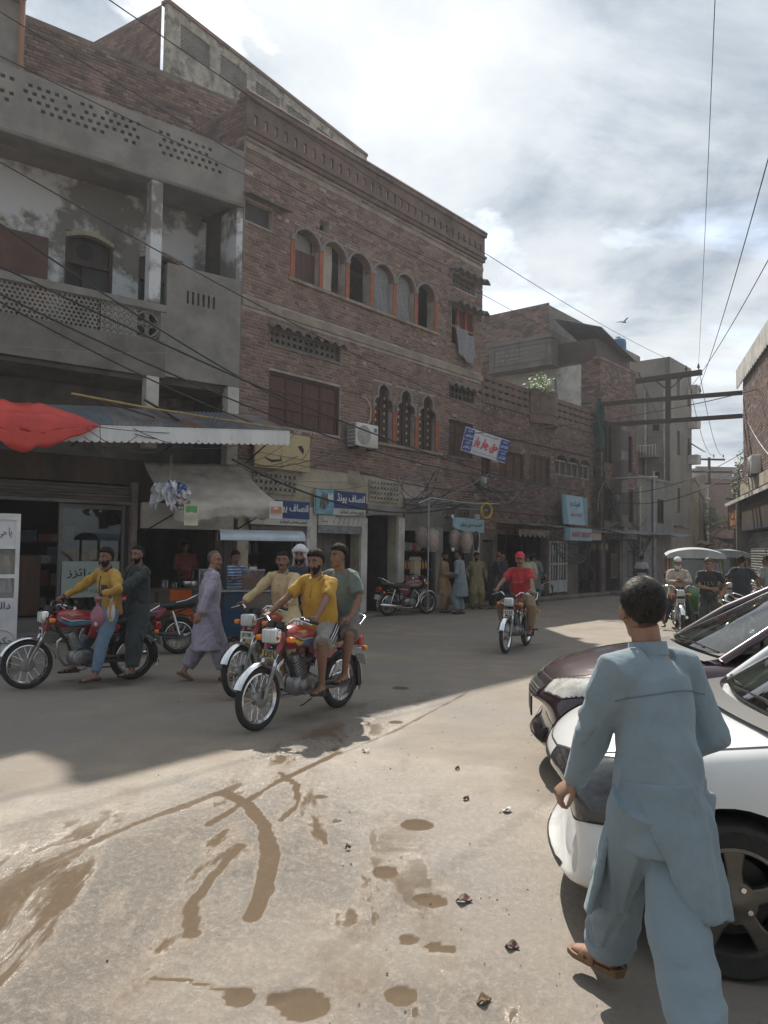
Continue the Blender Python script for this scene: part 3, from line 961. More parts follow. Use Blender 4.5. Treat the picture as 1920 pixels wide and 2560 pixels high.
 shutter_window(r,.80,3.10,4.40,5.60,4)
 canopy_scalloped(r,7.62,9.15,6.52,n=5,out=.2)
 mb=jali_mb(7.70,9.1,6.10,6.50,7,2,y=.08,bar=.02,style='o');mb.build('ventilator_lattice',M_CONC2,r)
 mb=MB();mb.bb(7.7,9.1,.2,.24,6.1,6.5);mb.build('ventilator_back',M_DARK,r)
 w=shutter_window(r,7.68,9.0,4.41,5.48,3)
 mb=MB();mb.bb(7.6,9.08,-.05,.1,4.33,4.41);mb.build('sill',M_CONC2,r)
 orn=mat('pale_ornament',(.42,.40,.36),rough=.6)
 for(a,b)in tref:
  c=trefoil(a,b,5.30,5.95)
  mb=MB()
  # solid infill between the trefoil and its square opening
  for i in range(len(c)-1):
   p,q=c[i],c[i+1]
   if q[0]>p[0]+1e-6:mb.prism([p,q,(q[0],5.985),(p[0],5.985)],-.004,.15)
  mb.build('spandrel',M_BRICK2,r)
  mb=MB();band_ring(c,.06,-.055,.05,mb);mb.build('arch_moulding',M_CONC,r)
  w=link('window',None,r)
  mb=MB();mb.bb(a,b,.10,.13,4.44,5.96);mb.build('wood_panel',M_WOOD,w)
  mb=MB();mb.bb((a+b)/2-.025,(a+b)/2+.025,.07,.10,4.44,5.95);mb.bb(a,b,.072,.098,5.30,5.34);mb.build('mullion',M_WOOD,w)
  mb=MB()
  for i in range(2):
   for j in range(6):
    x=a+(b-a)*(.25+.5*i);z=4.62+j*.2
    mb.prism([(x-.03,z-.02),(x,z+.05),(x+.035,z),(x+.01,z-.045)],.085,.098)
  mb.build('metal_ornament',orn,w)
 for x in(4.30,5.13,5.21,6.09,6.17,7.03,7.11):
  mb=MB();mb.tube([(x,-.03,4.44),(x,-.03,5.28)],.036,n=8);mb.build('column',M_ORANGE,r,smooth=40)
 mb=MB();mb.bb(4.15,7.25,-.10,.1,4.34,4.42);mb.build('sill',M_BAND,r,bevel=.01)
 # bracket plate over the trefoils; lattices on the ground floor
 for(x0,x1,z0,z1,nx,nz)in((.36,1.62,2.88,3.32,9,3),(4.16,5.32,2.90,3.42,9,4)):
  mb=MB();mb.bb(x0,x1,-.043,-.036,z0,z1);mb.build('lattice_back',M_CONC2,r)
  mb=jali_mb(x0,x1,z0,z1,nx,nz,y=-.09,th=.05,bar=.020,style='d');mb.build('lattice',mat('pale_lattice',(.45,.41,.34),(.30,.27,.22),scale=3,rough=.9),r)
 mb=jali_mb(7.6,8.7,2.62,3.0,6,2,y=-.07,th=.04,bar=.02,style='o');mb.build('lattice',M_CONC2,r)
 # shop fronts: pilasters, shutters boxes, back walls
 for(x0,x1,z1)in((1.96,2.29,2.62),(3.85,4.08,2.45),(5.32,5.58,2.50),(8.96,9.22,2.75)):
  mb=MB();mb.bb(x0,x1,-.10,-.022,0,z1);mb.build('pilaster',M_WHITEW,r,bevel=.012)
 mb=MB();mb.bb(7.03,7.37,-.07,.0,0,2.3);mb.build('pilaster',M_CONC,r,bevel=.012)
 mb=MB();mb.bb(2.30,3.84,-.12,-.036,2.03,2.21)
 for i in range(3):mb.bb(2.30,3.84,-.135,-.12,2.05+i*.05,2.08+i*.05)
 mb.build('shutter_box',M_STEEL,r)
 mb=MB();mb.bb(2.32,3.82,.4,.45,0,2.03);mb.bb(3.0,3.03,.38,.40,0,2.03);mb.build('shop_door',mat('grey_plywood',(.20,.19,.175),(.11,.105,.10),scale=2,rough=.85),r)
 mb=MB();mb.bb(.3,1.95,-.12,-.036,2.06,2.16);mb.build('shutter_box',M_CONC2,r)
 mb=MB();mb.bb(4.10,5.29,1.2,1.25,0,2.5);mb.build('passage_wall',M_CONC,r)
 mb=MB();mb.bb(5.6,7.02,-.06,-.02,2.18,2.62);mb.build('lintel_board',mat('board_beige',(.22,.20,.17),(.14,.13,.11),scale=2,rough=.9),r)
 mb=MB();mb.bb(4.02,5.40,-.16,-.036,2.55,2.80);mb.build('passage_lintel',M_CONC,r,bevel=.015)
 mb=MB();mb.bb(4.0,9.4,-.40,-.1,0,.10);mb.bb(.2,4.0,-.45,-.1,0,.08);mb.build('doorstep',M_STREETG,r,bevel=.02)
 return r
BH=build_brick_house()
def posters():
 r=thing('wall_posters',(A1[0]+4.8*math.sin(R(40)),A1[1]+4.8*math.cos(R(40)),0),R(50),'torn grey posters pasted inside the passage beside the drinks shop','poster')
 rd=random.Random(4)
 for(x,z,w,h,c)in((.15,1.02,.26,.30,(.34,.34,.35)),(.42,.98,.24,.34,(.30,.36,.44)),(.14,.72,.22,.24,(.27,.27,.27)),(.40,.64,.26,.28,(.33,.37,.44))):
  mb=MB();mb.bb(x-w/2,x+w/2,1.185,1.195,z-h/2,z+h/2);mb.build('sheet',mat('poster%d'%int(x*100+z*10),c,tuple(v*.45 for v in c),scale=14,rough=.85,rng=(.45,.5)),r)
posters()

# ================================================================== the left house with balconies
def perforated(mb,x0,x1,z0,z1,nx,nz,hole,y=0.0,th=0.16):
 w,h=(x1-x0)/nx,(z1-z0)/nz
 for j in range(nz):
  i=0
  while i<nx:
   if hole(i,j):i+=1;continue
   k=i
   while k<nx and not hole(k,j):k+=1
   mb.bb(x0+i*w,x0+k*w,y,y+th,z0+j*h,z0+(j+1)*h)
   i=k
def build_left_house():
 r=facade_root('balcony_house',A1,52,'grey cement house with open balcony and pierced parapet above the red tarpaulin','building')
 X0=-9.0
 # parapet with staggered holes
 mb=MB()
 mb.bb(X0,-.02,-.02,.16,8.98,9.52);mb.bb(X0,-.02,-.02,.16,10.06,10.18)
 rd=random.Random(2)
 cl=[(-4.80,-4.60),(-4.40,-2.30),(-1.95,-.52)]
 def hole(i,j):
  x=-9.0+(i+.5)*8.98/118
  return j%2==0 and(i+j//2)%2==0 and any(a<x<b for a,b in cl)and rd.random()>.10
 perforated(mb,X0,-.02,9.52,10.06,118,8,hole,y=-.02,th=.18)
 mb.build('parapet',M_CONC,r)
 mb=MB();mb.bb(X0,0,-.06,.2,8.94,9.02);mb.build('lintel_edge',M_CONC2,r,bevel=.02)
 # slab between floors, balcony front
 mb=MB();mb.bb(X0,-.02,.16,6.0,9.1,9.3);mb.bb(X0,-.02,0.2,6.0,4.95,5.15);mb.build('floor_slab',M_CONC2,r)
 mb=wall_mb(-1.66,-.02,5.06,7.36,[(-1.24+.115*k,-1.19+.115*k,6.62,6.88)for k in range(6)],y=0,th=.14)
 mb.bb(-1.66,-.02,.13,.14,6.6,6.9);mb.build('balcony_wall',M_CONC,r)
 mb=MB();mb.bb(X0,-1.66,-.01,.16,5.02,5.74);mb.build('balcony_base',M_CONC2,r)
 mb=MB();mb.bb(X0,-1.66,-.03,.18,6.33,6.48);mb.bb(-1.78,-1.66,-.01,.15,5.74,6.33);mb.build('balcony_rail',M_CONC,r,bevel=.015)
 mb=hexjali_mb(-6.4,-2.92,5.74,6.34,.085,y=.02,th=.06);mb.build('pierced_screen',M_CONC,r,kind='stuff')
 mb=jali_mb(-2.92,-2.32,5.75,6.33,5,5,y=.02,th=.05,bar=.022,style='x');mb.build('pierced_screen',M_CONC,r)
 mb=jali_mb(-2.30,-1.78,5.75,6.33,2,2,y=.02,th=.05,bar=.03,style='o');
 mb.tube([(-2.04+.24*math.cos(t*PI/8),.03,6.04+.25*math.sin(t*PI/8))for t in range(16)],.022,n=6,closed=True)
 mb.build('pierced_screen',M_CONC,r)
 mb=MB();mb.bb(-2.04,-1.80,-.03,.22,6.48,8.98);mb.build('pillar',M_PEEL,r,bevel=.015)
 mb=MB();mb.bb(-2.03,-1.77,-.02,.23,3.6,5.02);mb.build('pillar',M_WHITEW,r,bevel=.015)
 mb=MB();mb.bb(-.28,-.02,-.02,.25,3.4,5.05);mb.build('pillar',M_WHITEW,r,bevel=.015)
 mb=MB();mb.bb(-.16,-.02,.0,1.3,7.36,8.98);mb.bb(-.38,-.02,1.28,1.45,5.1,8.98);mb.build('side_wall',M_PEEL,r)
 # back wall of the balcony with doors
 doors=[(-3.28,-2.32,5.2,8.02),(-1.78,-.80,5.2,7.98),(-5.6,-4.42,5.2,7.92)]
 mb=wall_mb(X0,-.38,5.15,9.1,doors,y=1.30,th=.2);mb.build('balcony_back_wall',M_PEEL,r)
 for(a,b,c,d)in doors:
  mb=MB();n=8
  for i in range(n):
   u0,u1=i/n,(i+1)/n
   z=lambda u:d-.16+.14*math.sin(PI*u)
   mb.prism([(a+(b-a)*u0,z(u0)),(a+(b-a)*u1,z(u1)),(a+(b-a)*u1,z(u1)+.09),(a+(b-a)*u0,z(u0)+.09)],1.25,1.36)
   mb.prism([(a+(b-a)*u0,z(u0)),(a+(b-a)*u1,z(u1)),(a+(b-a)*u1,d+.02),(a+(b-a)*u0,d+.02)],1.33,1.42)
  mb.build('door_arch',M_CREAM,r)
 for(a,b,c,d)in doors:
  w=link('door',None,r)
  mb=MB();mb.bb(a,a+.06,1.34,1.42,c,d-.1);mb.bb(b-.06,b,1.34,1.42,c,d-.1);mb.bb(a,b,1.34,1.40,7.38,7.46);mb.build('frame',M_WOOD,w)
  mb=MB();mb.bb(a,(a+b)/2-.1,1.60,1.63,c,d);mb.bb((a+b)/2-.1,b,1.44,1.47,c,7.38);mb.build('leaf',mat('teal_dark_door',(.030,.042,.046),(.05,.035,.03),scale=3,rough=.7),w)
  mb=MB();mb.bb(a+.06,b-.06,1.46,1.49,7.46,d-.1);mb.build('transom',M_WOOD,w)
  mb=MB();mb.tube([((a+b)/2-.05,1.44,7.72),((a+b)/2-.05,1.455,7.72)],.17,n=18);mb.build('fan_hole',M_DARK,w)
 mb=MB();mb.bb(-4.66,-3.62,1.20,1.24,5.3,7.72);mb.build('board',mat('rust_board',(.14,.075,.062),(.085,.055,.05),scale=2.4,rough=.8),r)
 # dark mezzanine, ground floor
 mb=MB();mb.bb(X0,-.02,1.6,1.7,3.0,5.0);mb.build('mezzanine_wall',M_CONC2,r)
 mb=MB();mb.bb(X0,-.02,.15,1.6,3.1,3.25);mb.build('mezzanine_floor',M_CONC2,r)
 mb=MB();mb.bb(X0,-.02,1.72,6,0,9.1);mb.bb(X0,-.02,3.6,3.7,0,3.1);mb.build('interior',M_ROOM,r)if False else None
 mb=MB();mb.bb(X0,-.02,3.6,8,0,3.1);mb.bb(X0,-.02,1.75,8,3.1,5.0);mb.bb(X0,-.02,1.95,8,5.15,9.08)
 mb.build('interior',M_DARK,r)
 gh=[(-5.9,-2.30,.36,2.86),(-2.10,-.50,.2,2.0)]
 mb=wall_mb(X0,-.02,0,3.35,gh,y=.12,th=.2);mb.build('shop_wall',mat('brown_grime',(.105,.075,.058),(.06,.047,.04),scale=1.6,rough=.9,bump=.3,stretch=(1.5,1,.4)),r)
 mb=MB();mb.bb(-5.9,-2.22,0.0,.10,2.46,2.52)
 mb.build('shutter_rail',M_CONC2,r)
 shutter_mb(-5.9,-2.24,2.52,2.86,.06,.06).build('rolled_shutter',mat('shutter_brown',(.17,.14,.12),(.09,.075,.065),scale=4,stretch=(.3,1,4),rough=.75),r)
 mb=MB();mb.bb(-2.24,-2.13,-.02,.12,0,2.9);mb.build('pilaster',mat('pinkish_paint',(.30,.23,.22),(.19,.15,.14),scale=3,rough=.85),r)
 mb=MB();mb.bb(-.50,-.10,-.02,.12,0,2.0);mb.build('pilaster',mat('maroon_paint',(.10,.055,.05),(.06,.045,.04),scale=3,rough=.85),r)
 mb=MB();mb.bb(-9.0,-2.2,-.45,.1,0,.36);mb.bb(-9.0,-2.25,-.75,-.45,0,.17);mb.bb(-2.2,0,-.2,.1,0,.18);mb.build('doorstep',M_CONC2,r,bevel=.02)
 # glass front of the first shop
 w=link('shop_window',None,r)
 mb=MB()
 for x in(-3.50,-2.34):mb.bb(x-.03,x+.03,.14,.22,.37,2.46)
 mb.bb(-3.47,-2.37,.15,.21,2.36,2.44);mb.bb(-3.47,-2.37,.15,.21,.38,.46);mb.build('frame',mat('aluminium_dull',(.16,.15,.14),rough=.5,metal=.5),w)
 mb=MB();mb.bb(-3.47,-2.37,.176,.182,.46,2.36);mb.build('pane',glass_mat('shop_glass',(.75,.85,.85),clear=.8),w)
 mb=MB();mb.bb(-3.45,-2.39,.165,.170,.70,1.37);mb.build('sticker',mat('pale_green_film',(.42,.50,.44),(.36,.44,.40),scale=2,rough=.4),w)
 ink=mat('sign_ink',(.025,.028,.03),rough=.6)
 lettering('انٹرپرائزز','letters',ink,w,(-2.93,.160,1.14),.20,.86,bold=.012)
 lettering('سٹیشنری و جنرل سٹور','letters',mat('green_ink',(.05,.16,.12),rough=.6),w,(-2.93,.160,.84),.11,.8)
 # white board over the second shop
 mb=MB();mb.bb(-2.08,-.14,-.14,-.02,2.02,2.52);mb.build('shop_board',M_WHITEW,r,bevel=.01)
 # brick wall at the back of the roof, pipe and stair tower on the far left
 mb=MB();mb.bb(-4.2,1.6,2.05,2.4,9.2,12.58);mb.build('roof_wall',M_MORTAR2,r)
 brick_field(r,-4.2,0.9,9.3,12.55,lambda*a:False,y=2.05,m=M_BRICK2,seed=8,name='roof_brickwork')
 mb=MB();mb.bb(-9,-4.2,1.75,4.4,9.2,15.5);mb.build('stair_tower',M_CONC,r)
 mb=MB();mb.tube([(-4.17,1.6,9.3),(-4.17,1.6,12.6)],.06,n=8);mb.build('pipe',mat('rust_pipe',(.30,.15,.09),rough=.7),r,smooth=40)
 mb=MB();mb.bb(-9,-4.1,1.4,2.0,12.55,12.75);mb.build('tower_ledge',M_CONC2,r,bevel=.03)
 mb=MB();mb.bb(-.9,1.2,1.2,2.0,9.3,10.9);mb.build('roof_room',M_CONC2,r)
build_left_house()

def build_roof_tower():
 r=facade_root('rooftop_storey',(-5.43,18.0),33,'pale stained rooftop storey with pierced star screens behind the brick house','building')
 L_=8.6
 pan=[(.42+1.36*k,1.42+1.36*k,13.98,14.62)for k in range(6)]
 mb=wall_mb(0,L_,12.9,14.88,pan,y=0,th=.12)
 mb.bb(0,.5,0,.2,9.5,12.9)
 mb.build('wall',mat('pale_stained',(.46,.43,.36),(.24,.225,.20),scale=2.2,rough=.92,bump=.3,dirt=((.12,.11,.10),2.5,.50,.62)),r)
 mb=MB();mb.bb(-.04,L_,-.05,.2,14.882,14.97);mb.build('coping',M_BRICK2,r)
 for p in pan:
  mb=jali_mb(p[0],p[1],p[2],p[3],5,3,y=.03,th=.05,bar=.025,style='x')
  mb2=jali_mb(p[0],p[1],p[2],p[3],5,3,y=.03,th=.05,bar=.02,style='d',mb=mb)
  mb.build('star_screen',M_CONC,r)
 mb=MB();mb.bb(0.0,L_,.25,4.0,9.5,12.95);mb.build('body',M_CONC2,r)
 mb=MB();mb.bb(-.03,0,.22,6.0,12.0,14.9);mb.build('side_wall',M_MORTAR2,r)
 mb=MB();rd=random.Random(9)
 for j in range(33):
  z=12.0+j*.086;y=.24+(.12 if j%2 else 0)
  while y<5.9:
   mb.box((-.034,y+.117,z+.043),(.02,.23,.072),tone=min(1,max(0,rd.gauss(.45,.2))));y+=.245
 mb.build('side_brickwork',M_BRICK2,r,kind='stuff')
build_roof_tower()
# ================================================================== the lower brick house to the right
def simple_window(root,x0,x1,z0,z1,y=0.05,bars=3,fm=None,pm=None):
 w=link('window',None,root)
 fm=fm or M_WOOD
 t=.05
 mb=MB();mb.bb(x0,x1,y-.02,y+.05,z0,z0+t);mb.bb(x0,x1,y-.02,y+.05,z1-t,z1);mb.bb(x0,x0+t,y-.02,y+.05,z0+t,z1-t);mb.bb(x1-t,x1,y-.02,y+.05,z0+t,z1-t)
 for i in range(1,bars):mb.bb(x0+(x1-x0)*i/bars-.018,x0+(x1-x0)*i/bars+.018,y-.01,y+.04,z0+t,z1-t)
 mb.build('frame',fm,w)
 mb=MB();mb.bb(x0+t,x1-t,y+.055,y+.07,z0+t,z1-t);mb.build('pane',pm or M_DARK,w)
 return w
A2=(2.94,23.3)
def build_low_house():
 r=facade_root('low_brick_house',A2,40,'two storey weathered brick house with slotted roof parapet and bowed balcony','building')
 L_=8.5
 wins=[(.02,.56,3.96,4.60),(1.06,2.66,3.95,4.86),(3.05,4.46,3.93,4.94),(4.80,7.65,4.40,5.15)]
 shops=[(.12,.72,0,2.0),(1.0,4.22,0,2.2),(4.36,5.72,.2,2.05),(6.65,8.3,0,2.2)]
 wall_mb(.002,L_,0,6.30,wins+shops,y=.0,th=.25).build('wall',M_MORTAR2,r)
 gaps=wins+shops+[(0,L_,2.9,3.02),(0,L_,5.28,5.4)]
 brick_field(r,.01,L_,2.25,6.28,lambda a,b,c,d:False,clip=gaps,m=M_BRICK2,seed=21,length=.25,course=.09)
 brick_field(r,.01,L_,.1,2.2,lambda a,b,c,d:any(a<q[1]+.03 and b>q[0]-.03 for q in shops)or a<5.7,m=M_BRICK2,seed=22,name='lower_brickwork')
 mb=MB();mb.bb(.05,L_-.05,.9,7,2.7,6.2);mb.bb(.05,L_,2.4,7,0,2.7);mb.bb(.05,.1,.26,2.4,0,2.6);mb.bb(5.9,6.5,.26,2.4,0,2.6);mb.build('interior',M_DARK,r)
 mb=MB();mb.bb(0,L_,-.05,.02,2.9,3.0);mb.bb(0,L_,-.06,.02,5.29,5.37);mb.bb(0,L_,-.05,.2,6.22,6.30);mb.build('string_course',M_BRICKP,r,bevel=.01)
 # slotted parapet either side of the bowed balcony
 for(x0,x1)in((.0,2.95),(4.8,L_)):
  mb=MB()
  for k in range(4):mb.bb(x0,x1,-.03,.14,6.30+k*.225,6.30+k*.225+.145)
  n=int((x1-x0)/.42)
  for k in range(3):
   for i in range(n+1):
    x=x0+(x1-x0-.16)*i/n
    mb.bb(x,x+.16,-.02,.13,6.445+k*.225,6.525+k*.225)
  mb.build('slotted_parapet',M_BRICKP,r)
 mb=MB()
 def bow(u):return(2.95+1.85*u,-.03-.38*math.sin(PI*u))
 mb.sheet(lambda u,v:(*bow(u),6.30+.84*v),16,3,.12);mb.build('bowed_balcony',M_BRICKP,r,smooth=40)
 mb=MB();mb.sheet(lambda u,v:(*bow(u),6.0+.3*v+0),16,2,.06)
 mb.prism([bow(i/16)for i in range(17)],6.28,6.31,axis='Z');mb.build('balcony_bracket',M_BRICKP,r,smooth=40)
 mb=MB()
 for i in range(15):
  x,y=bow(i/14);mb.tube([(x,y,7.14),(x,y,7.60)],.012,n=5)
 mb.tube([(*bow(i/14),7.60)for i in range(15)],.016,n=5);mb.build('railing',M_BLACKM,r)
 for q in wins[:3]:shutter_window(r,q[0],q[1],q[2],q[3],2 if q[1]-q[0]<1 else 3)
 # three arched lights
 mb=MB();a,b,c,d=wins[3];w=(b-a)/3
 for k in range(3):
  cv=arch_curve(a+k*w+.03,a+(k+1)*w-.03,4.9,5.13)
  spandrel(cv,5.155,-.02,.1,mb);band_ring(cv,.05,-.05,.0,mb)
 mb.build('arch_head',M_BRICK2,r)
 simple_window(r,a,b,c,4.95,bars=6,fm=mat('pale_frame',(.32,.30,.27),rough=.8),pm=M_WOOD)
 mb=MB();mb.bb(a,b,.12,.14,4.9,5.15);mb.build('light',M_DARK,r)
 # shops: roller shutter, glass shop with yellow frame, white aluminium door
 shutter_mb(.12,.72,0,2.0,.12,.07).build('roller_shutter',mat('shutter_grey',(.17,.145,.125),(.10,.09,.08),scale=3,rough=.7),r)
 w=link('shop_window',None,r)
 mb=MB()
 for q in((1.05,1.1),(2.0,2.05),(3.05,3.12),(4.15,4.2)):mb.bb(q[0],q[1],.3,.36,0,2.2)
 mb.build('post',M_BLACKM,w)
 mb=MB();mb.bb(2.7,3.9,.1,.16,1.28,1.34);mb.bb(3.84,3.9,.1,.16,0.1,1.28);mb.bb(2.7,2.76,.1,.16,.1,1.28);mb.build('yellow_frame',mat('yellow_paint',(.36,.26,.05),(.25,.18,.05),scale=4,rough=.6),w)
 mb=MB();mb.bb(2.76,3.84,.12,.13,.1,1.28);mb.build('pane',glass_mat('shop_glass',(.75,.85,.85),clear=.8),w)
 mb=MB();mb.bb(1.0,4.2,1.6,1.65,0,2.2);mb.build('back_board',M_WOODR,w)
 d=link('door',None,r)
 alu=mat('white_aluminium',(.55,.56,.57),(.42,.43,.44),scale=3,rough=.45)
 mb=MB()
 for x in(4.40,5.02,5.66):mb.bb(x-.03,x+.03,-.06,.0,.2,2.05)
 for z in(.26,.62,1.22,2.0):mb.bb(4.43,5.63,-.055,-.005,z-.03,z+.03)
 mb.bb(4.43,4.99,-.045,-.02,.29,.59);mb.bb(5.05,5.63,-.045,-.02,.29,.59)
 for x in(4.6,4.8,5.2,5.42):mb.bb(x-.008,x+.008,-.04,-.02,.65,2.0)
 mb.build('frame',alu,d)
 mb=MB();mb.bb(4.43,5.63,-.012,-.008,.65,1.97);mb.build('pane',glass_mat('shop_glass',(.75,.85,.85),clear=.8),d)
 mb=MB();mb.bb(4.36,5.72,.8,.85,0,2.1);mb.build('room_back',M_ROOM,r)
 mb=MB();mb.bb(5.74,6.62,-.04,-.01,0,2.1);mb.build('plaster_pier',M_CONC2,r)
 # tin canopy with a torn cloth valance over the glass shop
 mb=MB();mb.sheet(lambda u,v:(.9+3.4*u,-.75*v,2.56-.06*v+.02*math.sin(u*14)),16,3,.012);mb.build('tin_canopy',M_RUST,r)
 mb=MB();mb.sheet(lambda u,v:(1.3+2.0*u,-.6,2.36-(.20+.06*math.sin(u*40))*v),40,4,.006);mb.build('valance',mat('dirty_cloth',(.30,.26,.22),(.17,.15,.13),scale=6,rough=.95),r,smooth=60)
 mb=MB();mb.bb(-.02,8.5,-.45,0,0,.12);mb.build('doorstep',M_STREETG,r,bevel=.03)
 mb=MB();mb.sheet(lambda u,v:(6.5+1.9*u,-.65*v,2.55-.15*v),4,3,.012);mb.build('tin_canopy',M_RUST,r)
build_low_house()

# ================================================================== corner house behind the pole
A3=(8.47,29.89)
def build_corner_house():
 r=facade_root('corner_brick_house',A3,40,'narrow dark brick house with blind plaque on its side wall above the low house','building')
 wins=[(.35,1.15,5.2,6.9),(2.1,3.2,5.0,6.6),(.3,1.2,2.9,4.2),(2.0,3.3,2.9,4.3)]
 shops=[(.5,1.9,0,2.2),(2.2,3.5,0,2.2)]
 wall_mb(.01,3.62,0,9.3,wins+shops,y=0,th=.25).build('wall',M_MORTAR2,r)
 gaps=wins+shops
 brick_field(r,.01,3.6,2.3,9.28,lambda a,b,c,d:False,clip=gaps,m=M_BRICK2,seed=31,length=.26,course=.092)
 for q in wins:simple_window(r,*q,bars=2)
 mb=MB();mb.bb(.02,3.6,.5,6.4,0,9.25);mb.bb(0.02,3.6,2.25,6.4,9.25,11.9);mb.build('body',M_CONC2,r)
 mb=MB();mb.bb(0,.02,0,6.4,6.0,9.4);mb.bb(0,.02,2.25,6.4,9.4,12.0);mb.build('side_wall',M_MORTAR2,r)
 mb=MB();rd=random.Random(9)
 for j in range(66):
  z=6.0+j*.09;y=(0 if j<37 else 2.25)+(.12 if j%2 else 0)
  while y<6.3:
   if not(.75<y<5.2 and z<9.2):mb.box((-.008,y+.12,z+.045),(.02,.24,.076),tone=min(1,max(0,rd.gauss(.38,.2))))
   y+=.255
 mb.build('side_brickwork',M_BRICK2,r,kind='stuff')
 mb=MB();mb.bb(-.03,-.001,.8,5.2,6.6,9.18);mb.build('white_wall',M_WHITEW,r)
 mb=MB();mb.bb(-.75,-.02,1.75,4.75,9.18,9.32);mb.bb(-.75,-.02,1.75,4.75,10.3,10.45);mb.bb(-.70,-.02,1.80,4.70,9.32,10.3);mb.build('jetty',M_CONC2,r,bevel=.02)
 mb=MB();mb.bb(-.73,-.70,2.0,4.5,9.44,9.50);mb.bb(-.73,-.70,2.0,4.5,10.14,10.2);mb.bb(-.73,-.70,2.0,2.06,9.5,10.14);mb.bb(-.73,-.70,4.44,4.5,9.5,10.14);mb.build('plaque_frame',M_CONC2,r)
 mb=MB();rd=random.Random(3)
 for j in range(3):
  for i in range(10):
   mb.box((-.705,2.2+i*.23,9.66+j*.18),(.014,rd.uniform(.1,.2),rd.uniform(.03,.1)))
 mb.build('plaque_relief',M_CONC,r)
 mb=MB();mb.sheet(lambda u,v:(-.35+3.6*u,1.9-2.1*v,11.2-.75*v-.7*u),4,4,.03);mb.build('shed_roof',M_RUST,r)
 mb=MB();mb.bb(-.05,3.3,.15,2.2,9.3,10.15);mb.build('roof_shed',M_WOOD,r)
 mb=MB();mb.bb(-.1,3.62,-.04,.25,9.28,9.4);mb.build('coping',M_BRICK2,r)
 mb=MB();mb.sheet(lambda u,v:(0.1+3.4*u,-.8*v,2.6-.2*v),4,3,.015);mb.build('tin_canopy',M_RUST,r)
 # street lamp bracket panel, projecting wooden bay
 mb=MB();mb.bb(1.25,1.95,-.35,0,2.7,6.9);mb.build('projecting_bay',M_CONC2,r,bevel=.02)
 for z in(3.2,4.6,5.8):
  mb=MB();mb.bb(1.32,1.88,-.37,-.35,z,z+.8);mb.build('shutter_leaf',M_WOOD,r)
 mb=MB();mb.bb(0,3.6,-1.2,0,0,.12);mb.build('doorstep',M_STREETG,r,bevel=.03)
 shutter_mb(2.2,3.5,0,2.2,.1,.08).build('roller_shutter',M_STEEL,r)
 mb=MB();mb.bb(2.05,3.55,-.06,-.01,2.22,2.55);mb.build('shop_board',mat('pale_blue_board',(.34,.47,.55),rough=.7),r)
 mb=MB();mb.bb(.55,1.85,.2,.25,0,2.2);mb.build('room_back',M_DARK,r)
 # water tank and net on the roof line
 t=thing('water_tank',at(1545,862,34.5)-Vector((0,0,.45)),0,'small blue plastic water tank on the corner house roof','water tank')
 mb=MB();mb.lathe([(0,0),(.34,0),(.36,.05),(.36,.55),(.33,.66),(.14,.74),(.12,.8),(0,.8)],n=20);mb.build('drum',mat('blue_plastic',(.03,.14,.30),rough=.45),t,smooth=40)
 mb=MB();
 for k in range(4):mb.lathe([(.36,.1+k*.13),(.372,.115+k*.13),(.36,.13+k*.13)],n=20)
 mb.build('rib',mat('blue_plastic',(.03,.14,.30),rough=.45),t,smooth=60)
build_corner_house()

